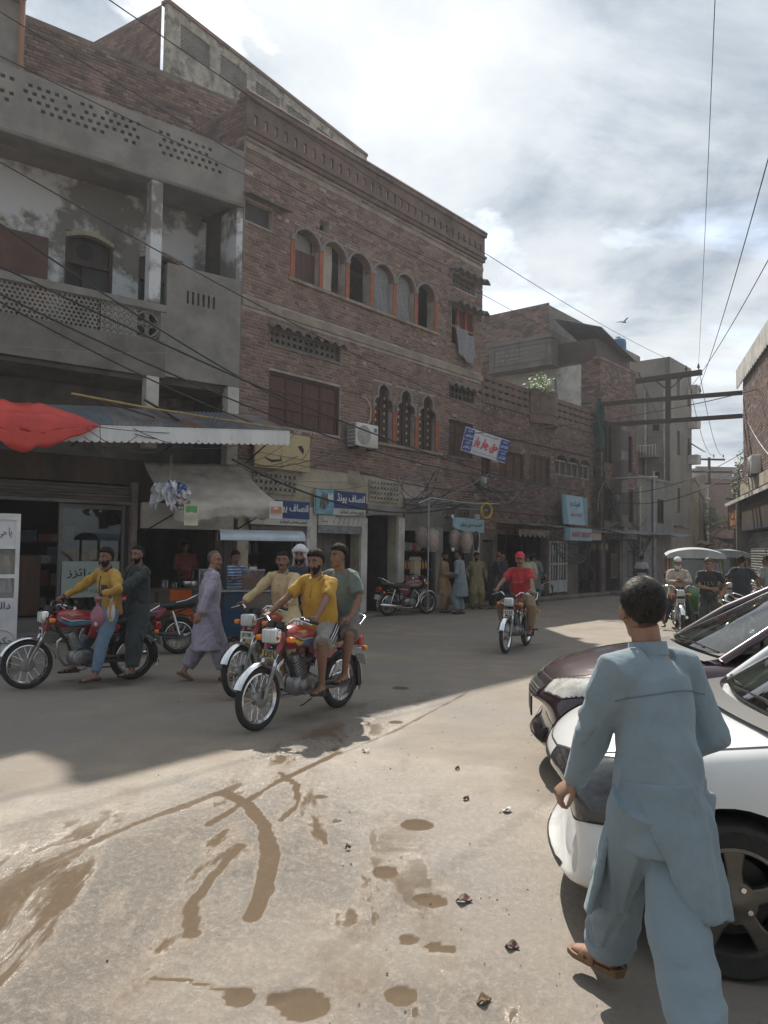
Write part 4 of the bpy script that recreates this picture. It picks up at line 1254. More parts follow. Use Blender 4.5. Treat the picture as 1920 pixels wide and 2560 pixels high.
def block(name,label,corner,ang,w,d,h,m,wins,wm=None,floors=None,extras=None):
 """a far house: box with parapet, recessed windows as parts"""
 r=facade_root(name,corner,ang,label)
 wall_mb(0,w,0,h,wins,y=0,th=.2).build('wall',m,r)
 mb=MB();mb.bb(0.01,w-.01,.4,d,0,h-.02);mb.bb(0,.2,.21,.4,0,h-.02);mb.bb(w-.2,w,.21,.4,0,h-.02);mb.build('body',m,r)
 mb=MB();mb.bb(-.03,w+.03,-.05,.25,h,h+.12);mb.build('coping',m,r)
 for q in wins:simple_window(r,*q,bars=2,fm=wm)
 if extras:extras(r)
 return r
def build_far_houses():
# concrete tower: its blind side faces the camera
 r=facade_root('concrete_block',(13.5,36.0),40,'tall bare grey concrete block with tiny square windows beyond the corner house')
 mc=mat('bare_concrete',(.26,.245,.215),(.19,.18,.165),scale=.8,rough=.95,bump=.2,bscale=9,dirt=((.34,.31,.26),.5,.55,.7))
 wall_mb(0,3.1,0,11.0,[(1.0,1.4,9.2,10.2),(1.0,1.4,6.4,7.6),(1.0,1.4,3.6,4.8),(2.5,2.9,9.0,10.0),(2.5,2.9,6.2,7.4)],y=0,th=.2).build('wall',mc,r)
 mb=MB();mb.bb(.02,3.08,.3,7,0,10.98);mb.bb(.02,3,2.6,7,10.98,12.0);mb.build('body',mc,r)
 mb=MB();mb.bb(0,.02,0,7,0,11.0);mb.build('side_wall',mc,r)
 for(y,z)in((.5,7.5),(.5,5.2),(.5,3.0),(1.6,3.2)):
  w=link('window',None,r)
  mb=MB();mb.bb(-.02,.0,y,y+.3,z,z+.3);mb.build('pane',M_DARK,w)
  mb=MB();mb.bb(-.04,-.02,y-.04,y+.34,z-.05,z);mb.build('sill',mc,w)
 for(a,b,c,d)in[(1.0,1.4,9.2,10.2),(1.0,1.4,6.4,7.6),(1.0,1.4,3.6,4.8),(2.5,2.9,9.0,10.0),(2.5,2.9,6.2,7.4)]:
  mb=MB();mb.bb(a,b,.21,.25,c,d);mb.build('pane',M_DARK,r)
 mb=MB();mb.sheet(lambda u,v:(2.5+.6*u,-.7*v,7.2-.5*v),3,3,.02);mb.build('green_awning',mat('green_tarp',(.02,.10,.075),rough=.8),r)
 for z in(9.6,7.9,6.1):MB().bb(2.55,3.1,-.45,0,z,z+.45).build('balcony',M_WHITEW,r)
 # things fixed to its side wall: brick lift shaft, pipes, grilles, ledges
 MB().bb(-1.0,-.02,1.3,2.9,0,6.5).build('brick_shaft',M_BRICK2,r)
 for y_ in(.25,1.15):MB().tube([(-.06,y_,0),(-.06,y_,9.5)],.05,n=6).build('drain_pipe',M_STEEL,r)
 for(y_,z_)in((.4,4.3),(.5,6.2)):
  MB().bb(-.5,-.02,y_,y_+.9,z_,z_+.08).build('ledge',mc,r);jm=MB()
  for q in range(7):jm.bb(-.5,-.48,y_+q*.145,y_+q*.145+.02,z_+.08,z_+.55)
  jm.bb(-.51,-.47,y_,y_+.9,z_+.55,z_+.58);jm.build('railing',M_WHITEW,r)
  # low grey house between
 block('grey_shop_house','low grey plastered house with drain pipes between corner house and concrete block',(10.85,32.75),40,4.2,5,4.9,mat('grey_plaster',(.24,.24,.225),(.17,.17,.16),scale=1.2,rough=.92),
 [(2.4,3.2,3.0,4.1)],extras=lambda r:(MB().tube([(1.75,-.08,0),(1.75,-.08,5.3)],.06,n=8).build('drain_pipe',M_STEEL,r),MB().tube([(.15,-.08,0),(.15,-.08,4.5)],.05,n=8).build('drain_pipe',M_WHITEW,r),
 MB().sheet(lambda u,v:(-.2+4.4*u,-1.1*v,2.55+.05*math.sin(u*9)-.15*v),10,3,.02).build('tin_canopy',M_RUST,r),
 MB().bb(.2,2.2,-.04,-.01,0,2.3).build('roller_shutter',M_STEEL,r)))
 brickm=mat('far_brick',(.175,.10,.08),(.10,.07,.06),scale=2.5,rough=.95,bump=.4,bscale=18)
 specs=[
 ('narrow_pale_house','narrow pale yellow house with planted balcony far down the street',(16.7,41.0),25,4.5,6,5.6,mat('pale_yellow_plaster',(.36,.32,.23),(.24,.21,.16),scale=1.5,rough=.92),[(.6,1.2,3.3,4.6),(2.4,3.0,3.3,4.6)]),
 ('stained_house','stained brown house with tall shutters far down the left side',(18.7,45.2),25,6,6,5.2,mat('brown_plaster',(.22,.18,.14),(.13,.11,.09),scale=1.5,rough=.92),[(.6,1.3,2.9,4.2),(2.2,2.9,2.9,4.2),(4,4.7,2.9,4.2)]),
 ('far_brick_house','far brick house with pale roof band closing the street',(27.5,72),85,9,6,8.6,brickm,[(1.0,1.8,4.5,6),(3.2,4.0,4.5,6),(5.6,6.4,4.5,6),(1.0,1.8,1.2,3),(5.6,6.4,1.2,3)]),
 ('far_grey_house','far grey house stepping up behind the end of the street',(32,78),85,9,6,10.4,M_CONC,[(1.2,2.0,7,8.6),(3.6,4.4,7,8.6)]),
 ('far_tan_house','far tan house left of the street end',(21.5,51.2),25,8,6,6.8,mat('tan_plaster',(.33,.28,.20),(.22,.19,.15),scale=1.3,rough=.92),[(.8,1.5,5,6.4),(2.8,3.5,5,6.4)]),
 ('near_side_house','dark house with hanging wires behind the right hand shop',(19.35,41.3),201,4.6,5,6.3,mat('dark_plaster',(.20,.17,.15),(.12,.10,.09),scale=1.4,rough=.92),[(1.0,1.8,3.2,4.6)]),
 ('right_far_house','brown house far along the right side of the street',(24.8,53.0),205,12,5,6.0,mat('brown_plaster',(.22,.18,.14),(.13,.11,.09),scale=1.5,rough=.92),[(2.0,2.8,3.2,4.6),(5.0,5.8,3.2,4.6),(8.0,8.8,3.2,4.6)]),
 ]
 for s in specs:block(*s)
build_far_houses()

# ================================================================== right hand corner shop
AR=(12.7,26.9)
def build_right_house():
# local x runs towards the camera, -y faces the street
 r=facade_root('corner_shop_house',AR,197.4,'brick corner shop on the right with white roof canopy and low awning','building')
 wall_mb(0,9,0,8.2,[(.25,8,.1,2.45)],y=0,th=.25).build('wall',M_MORTAR2,r)
 brick_field(r,0,6.5,4.2,8.2,lambda*a:False,m=M_BRICK2,seed=41,length=.25,course=.09)
 mb=MB();mb.bb(.02,9,.5,6,0,8.15);mb.bb(0,9,.26,.5,2.6,8.15);mb.build('body',M_CONC2,r)
 mb=MB();mb.bb(-.02,0,.02,6,0,8.2);mb.build('end_wall',brick_m:=mat('far_brick',(.175,.10,.08),rough=.95),r)
 mb=MB();mb.bb(-1.0,9,-.06,.6,8.2,8.38)
 scallops(mb,-1.0,9,8.42,7.84,.42,-.10,th=.035);mb.build('roof_canopy',M_WHITEW,r)
 mb=MB();mb.bb(-.05,9,-.12,0,3.72,4.12);mb.build('balcony_slab',M_CREAM,r,bevel=.015)
 mb=MB();mb.sheet(lambda u,v:(-3.6+12.4*u,-.22*v+.0,3.64-.06*v),8,3,.05);mb.build('awning',mat('awning_brown',(.21,.17,.14),(.13,.11,.10),scale=2,rough=.85),r)
 mb=MB();mb.bb(-3.6,9,-.26,-.21,3.50,3.62);mb.build('awning_edge',M_WHITEW,r)
 sg=link('sign_board',None,r)
 mb=MB();mb.bb(-3.1,.0,-.16,-.06,2.6,3.5);mb.build('panel',mat('brown_board',(.085,.05,.03),(.05,.035,.028),scale=2,rough=.6),sg)
 mb=MB();mb.bb(-3.05,-.55,-.17,-.162,2.72,3.46);mb.build('poster',mat('orange_print',(.50,.24,.03),(.22,.05,.02),scale=2.4,rough=.5,rng=(.45,.55)),sg)
 lettering('CI','letters',mat('dark_ink',(.02,.015,.012),rough=.6),sg,(-1.75,-.175,3.1),.34,1.3,bold=.02)
 mb=MB();mb.bb(0,9,-.12,-.02,2.62,3.3);mb.build('panel',mat('brown_board',(.085,.05,.03),rough=.6),sg)
 mb=MB();mb.bb(0,9,-.13,-.02,2.46,2.62);mb.build('panel',mat('navy_board',(.03,.035,.06),rough=.6),sg)
 s=link('roller_shutter',None,r)
 shutter_mb(.25,8,.1,2.45,.1,.085).build('slats',mat('steel_shutter_old',(.27,.27,.26),(.15,.145,.14),scale=2.5,stretch=(.4,1,3),rough=.55,metal=.3),s)
 mb=MB();mb.bb(-.12,.0,-.25,.1,0,3.6);mb.bb(.0,.25,-.05,.0,0,2.5);mb.build('corner_post',M_CONC2,r)
 mb=MB();mb.bb(-.5,9,-1.0,0,0,.12);mb.build('doorstep',M_STREETG,r)
 ac=thing('air_conditioner',(0,0,0),0,'white air conditioner on the ledge of the right hand corner shop','air conditioner')
 mw=Matrix.Translation(r.location)@Matrix.Rotation(r.rotation_euler.z,4,'Z')
 ac.location=mw@Vector((3.15,-.12,4.17));ac.rotation_euler=(0,0,r.rotation_euler.z)
 ac_unit(ac)
def ac_unit(t):
 w,d,h=.82,.32,.58
 mb=MB();mb.rbox((0,0,h/2),(w,d,h),.03,2);mb.build('casing',mat('ac_white',(.66,.66,.63),(.56,.55,.52),scale=2,rough=.5),t,smooth=40)
 mb=MB();mb.tube([(-.14,-d/2-.002,h/2),(-.14,-d/2-.012,h/2)],.24,n=24);mb.build('fan_recess',mat('ac_grey',(.30,.30,.30),rough=.6),t)
 mb=MB()
 for k in range(7):mb.tube([(-.14+(.04+.033*k)*math.cos(a*PI/10),-d/2-.016,h/2+(.04+.033*k)*math.sin(a*PI/10))for a in range(20)],.004,n=4,closed=True)
 for a in range(8):mb.tube([(-.14,-d/2-.018,h/2),(-.14+.24*math.cos(a*PI/4),-d/2-.018,h/2+.24*math.sin(a*PI/4))],.004,n=4)
 mb.build('fan_grille',mat('ac_white',(.66,.66,.63),rough=.5),t)
 mb=MB()
 for i in range(6):mb.bb(-w/2-.012,-w/2-.001,-d/2+.04,d/2-.04,.05+i*.088,.115+i*.088)
 mb.build('side_fins',mat('ac_fin',(.22,.23,.24),rough=.5),t)
 mb=MB();mb.bb(.24,.34,-d/2-.006,-d/2-.001,.40,.50);mb.build('badge',mat('badge_blue',(.10,.14,.26),rough=.5),t)
 mb=MB();mb.bb(-.36,-.30,-d/2,d/2,-.05,0);mb.bb(.30,.36,-d/2,d/2,-.05,0);mb.build('bracket',M_IRON,t)
build_right_house()

# ================================================================== poles, gantries
def pole(name,p,h,r0,label,m=None):
 t=thing(name,p,0,label,'pole')
 mb=MB();mb.tube([(0,0,0),(0,0,h)],[r0,r0*.8],n=10);mb.build('shaft',m or M_IRON,t,smooth=40)
 return t
def insulator(mb,p,s=1.0):
 x,y,z=p
 mb.tube([(x,y,z),(x,y,z+.10*s),(x,y,z+.11*s),(x,y,z+.17*s),(x,y,z+.18*s),(x,y,z+.24*s)],[.012*s,.012*s,.05*s,.045*s,.03*s,.03*s],n=8)
def build_gantries():
 t=pole('lattice_pole',(8.30,29.45,0),7.6,.10,'rusty iron pole carrying the gantry beside the corner house')
 mb=MB()
 for k in range(8):
  z=2.6+k*.6;mb.box((.0,-.13,z),(.34,.03,.04),rot=Matrix.Rotation(.5 if k%2 else-.5,3,'Y'))
 mb.bb(-.16,-.11,-.17,-.11,2.3,7.4);mb.bb(.11,.16,-.17,-.11,2.3,7.4);mb.build('lattice',M_IRON,t)
 g=thing('wire_gantry',(8.35,29.45,0),0,'iron gantry of two rails and a cross arm spanning the street','gantry')
 a,b=Vector((0,0,0)),Vector((12.7-8.35,26.95-29.45,0))
 rz=math.atan2(b.y,b.x);L_=b.length
 for z in(7.40,6.57):
  mb=MB();mb.box((b.x/2,b.y/2,z),(L_,.12,.15),rz=rz);mb.build('rail',M_IRON,g)
 u=b.normalized();c=u*(L_*.50)
 mb=MB();mb.box((c.x,c.y,7.36),(.18,.18,1.75),rz=rz);mb.build('post',M_IRON,g)
 mb=MB();mb.box((c.x,c.y,8.22),(2.35,.18,.18),rz=rz,rot=Matrix.Rotation(rz,3,'Z')@Matrix.Rotation(R(-2.5),3,'Y'))
 mb.build('cross_arm',M_IRON,g)
 mb=MB()
 for s in(-1,1):mb.tube([c+u*(s*.05)+Vector((0,0,7.75)),c+u*(s*.5)+Vector((0,0,8.16))],.025,n=5)
 mb.build('brace',M_IRON,g)
 for s in(-1.05,.62,1.05):
  mb=MB();q=c+u*s;insulator(mb,(q.x,q.y,8.28+s*.045),1.1);mb.build('insulator',mat('insulator_brown',(.10,.03,.025),rough=.3),g,smooth=40)
 for s in(.27,.34,.66,.72):
  mb=MB();q=u*(L_*s);insulator(mb,(q.x,q.y,7.46),.9);mb.build('insulator',mat('insulator_brown',(.10,.03,.025),rough=.3),g,smooth=40)
 g2=thing('wire_gantry',(20.3,52,0),0,'smaller iron gantry farther down the street before the far houses','gantry')
 mb=MB();mb.box((1.8,0,7.2),(3.8,.12,.14));mb.build('rail',M_IRON,g2)
 mb=MB();mb.box((1.8,0,6.4),(3.8,.12,.12));mb.build('rail',M_IRON,g2)
 mb=MB();mb.box((1.88,0,7.3),(.14,.14,1.8));mb.build('post',M_IRON,g2)
 mb=MB();mb.box((1.9,0,8.06),(2.1,.12,.12));mb.build('cross_arm',M_IRON,g2)
 for s in(.95,2.2,2.85):
  mb=MB();insulator(mb,(s,0,8.12),1.2);mb.build('insulator',mat('insulator_brown',(.10,.03,.025),rough=.3),g2,smooth=40)
 p=pole('street_pole',(20.2,52.2,0),8.0,.11,'far iron pole holding the left end of the smaller gantry')
 p=pole('street_pole',(24.2,52.0,0),7.6,.11,'far iron pole holding the right end of the smaller gantry')
 # street lamp on the corner house
 t=thing('street_lamp',(8.1,29.0,0),0,'thin curved street lamp bracket on the lattice pole','street lamp')
 mb=MB();mb.tube([(.1,.3,3.2),(.12,.2,3.9),(.25,0,4.3),(.6,-.3,4.45),(1.6,-.9,4.45)],.03,n=6);mb.build('arm',M_STEEL,t,smooth=60)
 mb=MB();mb.rbox((1.75,-1.0,4.44),(.4,.14,.08),.03,2);mb.build('lamp_head',M_WHITEW,t)
build_gantries()

# ================================================================== overhead wires: each a cable of its own
def wire(p,q,sag,r=0.010,m=None,name='cable',label=None,group=None,n=18):
 p,q=Vector(p),Vector(q)
 mb=MB()
 pts=[p.lerp(q,i/n)-Vector((0,0,sag*4*(i/n)*(1-i/n)))for i in range(n+1)]
 mb.tube(pts,r,n=5)
 return mb.build(name,m or M_WIRE,None,label=label,cat='cable',group=group,smooth=60)
def build_wires():
 T=lambda s:Vector((8.35,29.45,0))+Vector((12.7-8.35,26.95-29.45,0))*.5+Vector((12.7-8.35,26.95-29.45,0)).normalized()*s+Vector((0,0,8.5+s*.045))
 G2='overhead cables crossing above the street'
 # high wires running from the cross arm towards the camera, past the frame
 wire(T(-1.05),at(-40,-10,12.0)if False else at(0,30,9.5),.25,.009,label='high wire from the cross arm passing the brick house parapet',group=G2)
 wire(T(.62),at(230,-30,6.5),.3,.006,label='high wire with violet sheen rising to the top left corner',group=G2)
 wire(T(1.05),at(1790,-60,7.5),.25,.005,label='thin wire rising steeply from the cross arm to the top edge',group=G2)
 wire(T(1.0)+Vector((0,0,-1.0)),at(1980,180,7.5),.25,.008,label='thin wire rising right from the gantry beside the roof canopy',group=G2)
 wire(T(.3)+Vector((.2,0,-1.05)),at(1990,520,10),.25,.008,label='thin wire running right just above the roof canopy',group=G2)
 for k,(s,gx,gz)in enumerate(((-1.05,21.25,8.4),(.62,22.5,8.4),(1.05,23.15,8.4))):
  wire(T(s),(gx,52,gz),1.0,.012,label='wire sagging between the two gantries, %s'%('left one','middle one','right one')[k],group=G2)
  # wires along the facades of the two left houses
 B='service cables strung along the left house fronts'
 for k,(a,ya,b,yb,sg,r_)in enumerate([((0,405),9.6,(1480,1120),28.5,.5,.011),((0,140),10,(1204,700),21.0,.1,.009),((0,560),10.5,(720,1010),16.4,.1,.016),((0,665),10.5,(1460,1230),27.5,.55,.018),((0,735),10.5,(1450,1195),27,.9,.016),
 ((0,755),10.3,(640,1060),15.6,.1,.014)]):
  wire(at(a[0],a[1],ya),at(b[0],b[1],yb),sg,r_,label=('topmost cable across the balcony house front','grey cable along the parapet of the balcony house','thick cable crossing the balcony front','black cable passing below the shuttered window','lower black cable above the corrugated roof','lowest cable of the balcony house')[k],group=B)
 wire(at(580,1148,14.6),at(1160,1262,21.4),.55,.022,label='thick drooping cable bundle in front of the blue shop signs',group=B)
 wire(at(1040,1268,19.5),at(1500,1130,28.6),.5,.012,label='cable sagging under the white banner',group=B)
 wire(at(900,1180,18.4),at(1510,1160,28.8),.75,.014,label='second cable sagging below the white banner',group=B)
 wire(at(840,1290,18.2),at(1230,1180,22.0),.35,.016,M_WIREG,label='grey cable looping over the passage',group=B)
 wire(at(600,1195,15.3),at(1200,1195,21.8),.12,.008,M_WIREG,label='thin grey wire above the blue signs',group=B)
 wire(at(0,862,12.2),at(420,882,14.3),.05,.006,M_WIREG,label='thin string tied below the pierced balcony',group=B)
 wire(at(1520,1235,29),at(1860,1130,27),.4,.014,label='cable crossing the street under the gantry',group=G2)
 wire(at(1480,1240,29),at(1850,1170,27.2),.7,.016,label='lower cable crossing the street under the gantry',group=G2)
 wire(at(1500,1150,29),at(1720,1190,50),.6,.014,label='cable running down the left side of the far street',group=G2)
 wire(at(1500,1255,29),at(1735,1240,48),.9,.016,label='drooping cable down the left side of the far street',group=G2)
 wire(at(1580,1330,31),at(1745,1280,48),.8,.014,label='loose cable beside the drain pipes',group=G2)
 wire(at(1862,1038,26.6),at(1925,1140,22),.12,.015,M_WHITEC,label='white cable hanging on the right brick wall',group=G2)
 # small twisted rope that carries the banner
 wire(at(1150,1085,20.8),at(1925,965,24.0),.25,.014,M_BLACKM,name='rope',label='twisted rope carrying the banner across the street',group=G2)
build_wires()
# ================================================================== motorcycles (heading +x, left side +y, origin on the road under the middle)
M_CHROME=mat('chrome',(.72,.73,.75),rough=.16,metal=1.0)
M_ALLOY=mat('cast_alloy',(.34,.34,.34),(.22,.22,.22),scale=12,rough=.45,metal=.85)
M_TYRE=mat('tyre_rubber',(.022,.021,.021),(.035,.032,.030),scale=14,rough=.85,bump=.3,bscale=120)
M_SEAT=mat('seat_vinyl',(.016,.016,.017),(.03,.029,.028),scale=10,rough=.55,bump=.15,bscale=90)
M_BPLAS=mat('black_plastic',(.018,.018,.019),rough=.5)
M_AMBER=mat('amber_lens',(.75,.22,.01),rough=.2,coat=.5)
M_REDL=mat('red_lens',(.45,.01,.015),rough=.2,coat=.5)
M_LENS=mat('lamp_lens',(.62,.64,.62),(.42,.45,.45),scale=18,stretch=(1,6,.5),rough=.12,coat=.8)
M_PLATE=mat('plate_white',(.62,.62,.58),rough=.5)
def wheel_parts(root,cx,z,rad,tw,name,drum=True):
 w=link(name,None,root)
 w.location=(cx,0,z)
 prof=[]
 for k in range(13):
  a=2*PI*k/12
  prof.append((rad-tw*.52+tw*.52*math.cos(a),tw*.5*math.sin(a)))
 MB().lathe(prof,axis='Y',n=40).build('tyre',M_TYRE,w,smooth=60)
 ri=rad-tw*1.02
 MB().lathe([(ri,-tw*.42),(ri+.008,-tw*.30),(ri-.010,-tw*.15),(ri-.012,tw*.15),(ri+.008,tw*.30),(ri,tw*.42),(ri-.006,tw*.42),(ri-.022,0),(ri-.006,-tw*.42)],axis='Y',n=40,closed=True).build('rim',M_CHROME,w,smooth=50)
 mb=MB()
 for k in range(32):
  a=2*PI*k/32;sd=1 if k%2 else-1;off=.5*(1 if(k//2)%2 else-1)
  mb.tube([(.052*math.cos(a+off),sd*.032,.052*math.sin(a+off)),(ri*math.cos(a),0,ri*math.sin(a))],.0026,n=4)
 mb.build('spokes',M_CHROME,w,kind='stuff')
 MB().lathe([(0,-.055),(.05,-.055),(.062,-.03),(.062,.03),(.075,.032),(.078,.05),(.03,.058),(0,.06)],axis='Y',n=24).build('hub',M_ALLOY,w,smooth=35)
 return w
def red_paint(name,c):return mat(name,c,tuple(v*.8 for v in c),scale=4,rough=.28,coat=.7,rvar=.08)
def make_motorcycle(label,body,decal_a,decal_b,guard,plate='7505',seat_m=None,plate_m=None,stand=False):
 t=thing('motorcycle',(0,0,0),0,label,'motorcycle','motorcycles on the street')
 rw,fw,rad=-.60,.63,.285
 wheel_parts(t,rw,rad,rad,.075,'rear_wheel')
 wheel_parts(t,fw,rad,rad,.062,'front_wheel')
 # fork
 for s in(-1,1):
  mb=MB();mb.tube([(fw,s*.075,rad),(fw-.03,s*.075,rad+.08),(.505,s*.075,.56)],[.018,.022,.022],n=8);mb.build('fork_leg',M_ALLOY,t,smooth=50)
  mb=MB();mb.tube([(.512,s*.075,.545),(.455,s*.075,.68)],.017,n=8);mb.build('fork_tube',M_CHROME,t,smooth=50)
  mb=MB();mb.tube([(.460,s*.075,.665),(.385,s*.075,.86)],.030,n=10);mb.build('fork_cover',body,t,smooth=50)
 for q in((.42,0,.70),(.375,0,.885)):mb=MB();mb.rbox(q,(.065,.2,.033),.012,2);mb.build('yoke',M_BPLAS,t,smooth=40)
 # front mudguard
 def guard_mb(cx,z,r,a0,a1,w,n=16):
  mb=MB()
  mb.sheet(lambda u,v:(cx+(r+.022*(1-(2*v-1)**2))*math.cos(a0+(a1-a0)*u),(v-.5)*w,z+(r+.022*(1-(2*v-1)**2))*math.sin(a0+(a1-a0)*u)),n,6,.004)
  return mb
 guard_mb(fw,rad,rad+.015,R(22),R(172),.105).build('front_mudguard',guard,t,smooth=60)
 guard_mb(rw,rad,rad+.03,R(75),R(205),.13).build('rear_mudguard',M_CHROME,t,smooth=60)
 mb=MB();mb.prism([(-.93,.20),(-.87,.20),(-.83,.42),(-.88,.44)],-.06,.06);mb.build('mud_flap',M_BPLAS,t)
 # headlamp, indicators, plate, dials
 h=link('headlamp',None,t)
 mb=MB();mb.rbox((.455,0,.83),(.11,.175,.15),.03,3);mb.build('shell',M_CHROME,h,smooth=40)
 mb=MB();mb.rbox((.508,0,.83),(.03,.15,.125),.02,3);mb.build('lens',M_LENS,h,smooth=40)
 for s in(-1,1):
  i=link('indicator',None,t)
  mb=MB();mb.tube([(.40,s*.08,.80),(.40,s*.16,.80)],.009,n=6);mb.build('stalk',M_CHROME,i)
  mb=MB();mb.rbox((.41,s*.185,.80),(.07,.075,.055),.02,3);mb.build('lens',M_AMBER,i,smooth=40)
  i=link('indicator',None,t)
  mb=MB();mb.tube([(-.84,s*.05,.60),(-.84,s*.12,.60)],.008,n=6);mb.build('stalk',M_CHROME,i)
  mb=MB();mb.rbox((-.85,s*.145,.60),(.06,.06,.05),.018,3);mb.build('lens',M_AMBER,i,smooth=40)
 p=link('number_plate',None,t)
 mb=MB();mb.box((.492,0,.665),(.008,.17,.085));mb.build('plate',plate_m or M_PLATE,p,bevel=.003)
 lettering(plate,'letters',mat('plate_ink',(.02,.02,.02),rough=.6),p,(.4985,0,.665),.05,.12,rot=(0,0,R(90)),bold=.01)
 p=link('number_plate',None,t)
 mb=MB();mb.box((-.945,0,.47),(.008,.19,.12),rot=Matrix.Rotation(R(15),3,'Y'));mb.build('plate',M_PLATE,p,bevel=.003)
 mb=MB();mb.tube([(.41,-.045,.90),(.395,-.045,.955)],.045,n=14);mb.build('dial',M_BPLAS,t,smooth=40);MB().tube([(.41,.05,.90),(.395,.05,.955)],.04,n=14).build('dial',M_BPLAS,t,smooth=40)
 # handlebar
 bar=[(.24,-.36,.95),(.30,-.26,.98),(.345,-.16,.985),(.37,-.08,.91),(.37,.08,.91),(.345,.16,.985),(.30,.26,.98),(.24,.36,.95)]
 hb=link('handlebar',None,t)
 MB().tube(bar,.011,n=8).build('bar',M_CHROME,hb,smooth=60)
 for s in(-1,1):
  a,b=Vector((.24,s*.36,.95)),Vector((.293,s*.25,.978));mb=MB();mb.tube([a+(a-b)*.05,b],.018,n=10);mb.rbox(b+(b-a)*.2,(.05,.05,.04),.012,2);mb.build('grip',M_BPLAS,hb,smooth=40)
  mb=MB();mb.tube([(.33,s*.22,.975),(.315,s*.35,.94)],.006,n=5);mb.build('lever',M_CHROME,hb)
 MB().tube([(.37,.1,.96),(.44,.16,.90),(.45,.14,.75),(.50,.09,.60)],.006,n=5).tube([(.37,-.1,.96),(.46,-.12,.90),(.43,-.06,.7),(.25,-.03,.62)],.006,n=5).build('cable_loom',M_BPLAS,t)
 # tank
 tx=[(.37,.075,.775,.5),(.33,.120,.79,.85),(.24,.145,.80,.95),(.10,.148,.795,1.0),(-.05,.130,.775,.95),(-.14,.10,.75,.8),(-.18,.06,.74,.6)]
 tk=link('fuel_tank',None,t)
 def tank_mb(infl=0.0):
  mb=MB();mb.tube([(a,0,c)for a,b,c,e in tx],[b+infl for a,b,c,e in tx],n=20,up=(0,0,1),ell=[(1.0,.82)if i<6 else(1,.6)for i in range(7)])
  return mb
 o=tank_mb().build('tank',body,tk,smooth=60)
 o.modifiers.new('sub','SUBSURF').levels=1;o.modifiers['sub'].render_levels=1
 # graphic: swept shapes on both sides of the tank
 def tank_side(x,z,s,off):
  for i in range(6):
   if tx[i][0]>=x>=tx[i+1][0]:
    f=(tx[i][0]-x)/(tx[i][0]-tx[i+1][0]);break
  else:f=0;i=0
  b=tx[i][1]*(1-f)+tx[i+1][1]*f;c=tx[i][2]*(1-f)+tx[i+1][2]*f
  q=max(0.05,1-((z-c)/(b*.82))**2)
  return(x,s*(b*math.sqrt(q)+off),z)
 def graphic(pa,pb,m,off):
  for s in(-1,1):
   mb=MB();n=len(pa)-1
   def fn(u,v):
    k=min(int(u*n),n-1);f=u*n-k
    xa,za=pa[k][0]+(pa[k+1][0]-pa[k][0])*f,pa[k][1]+(pa[k+1][1]-pa[k][1])*f
    xb,zb=pb[k][0]+(pb[k+1][0]-pb[k][0])*f,pb[k][1]+(pb[k+1][1]-pb[k][1])*f
    return tank_side(xa+(xb-xa)*v,za+(zb-za)*v,s,off)
   mb.grid(fn,14,3,flip=s<0);mb.build('graphic',m,tk,smooth=80)
 graphic([(.33,.81),(.22,.765),(.05,.77),(-.10,.745)],[(.33,.79),(.20,.715),(.04,.725),(-.10,.735)],decal_a,.003)
 graphic([(.30,.835),(.20,.79),(.08,.795),(-.08,.765)],[(.30,.825),(.19,.77),(.07,.78),(-.08,.76)],decal_b,.004)
 mb=MB();mb.tube([(.12,0,.905),(.12,0,.935)],[.035,.03],n=14);mb.build('filler_cap',M_CHROME,tk,smooth=40)
 for s in(-1,1):  # winged badge
  mb=MB();a=tank_side(.18,.855,s,.004)
  mb.prism([(.12,.845),(.18,.837),(.21,.849),(.23,.872),(.18,.865),(.13,.867)],a[1]-.008,a[1]+.003);mb.build('badge',mat('badge_gold',(.55,.40,.16),rough=.4,metal=.5),tk)
  # seat
 mb=MB();sx=[(-.09,.085,.755),(-.14,.11,.75),(-.30,.13,.735),(-.45,.135,.745),(-.62,.135,.77),(-.76,.125,.785),(-.85,.085,.785)]
 mb.tube([(a,0,c)for a,b,c in sx],[b for a,b,c in sx],n=16,up=(0,0,1),ell=(1.0,.52));mb.build('seat',seat_m or M_SEAT,t,smooth=60)
 # side panels with a stripe, frame, engine
 for s in(-1,1):
  sp=link('side_panel',None,t)
  mb=MB();mb.prism([(-.02,.60),(-.06,.74),(-.34,.74),(-.42,.68),(-.30,.56),(-.12,.54)],s*.10,s*.125);mb.build('panel',body,sp,bevel=.01)
  mb=MB();mb.prism([(-.10,.66),(-.32,.68),(-.36,.665),(-.12,.63)],s*.126,s*.129);mb.build('stripe',decal_a,sp)
 mb=MB();mb.tube([(.36,0,.84),(.30,0,.66),(.18,0,.50),(.12,0,.30)],.02,n=8);mb.tube([(.34,0,.82),(.10,0,.76),(-.30,0,.74),(-.8,0,.72)],.018,n=8)
 for s in(-1,1):
  mb.tube([(-.18,s*.09,.74),(-.20,s*.09,.45),(-.16,s*.09,.30)],.015,n=8);mb.tube([(-.16,s*.10,.31),(-.60,s*.10,.285)],.018,n=8);mb.tube([(-.2,s*.09,.5),(-.72,s*.10,.71)],.013,n=8)
 mb.build('frame',M_BPLAS,t,smooth=50)
 en=link('engine',None,t)
 mb=MB();mb.rbox((.03,0,.335),(.32,.19,.20),.07,4);mb.rbox((-.10,0,.32),(.18,.17,.17),.06,4);mb.build('crankcase',M_ALLOY,en,smooth=50)
 for s,rr in((1,.088),(-1,.10)):
  mb=MB();mb.tube([(.07,s*.09,.335),(.07,s*.125,.335),(.07,s*.133,.335)],[rr,rr*.95,rr*.7],n=24);mb.build('side_cover',M_ALLOY,en,smooth=40)
 ax=Vector((.42,0,1)).normalized()
 mb=MB()
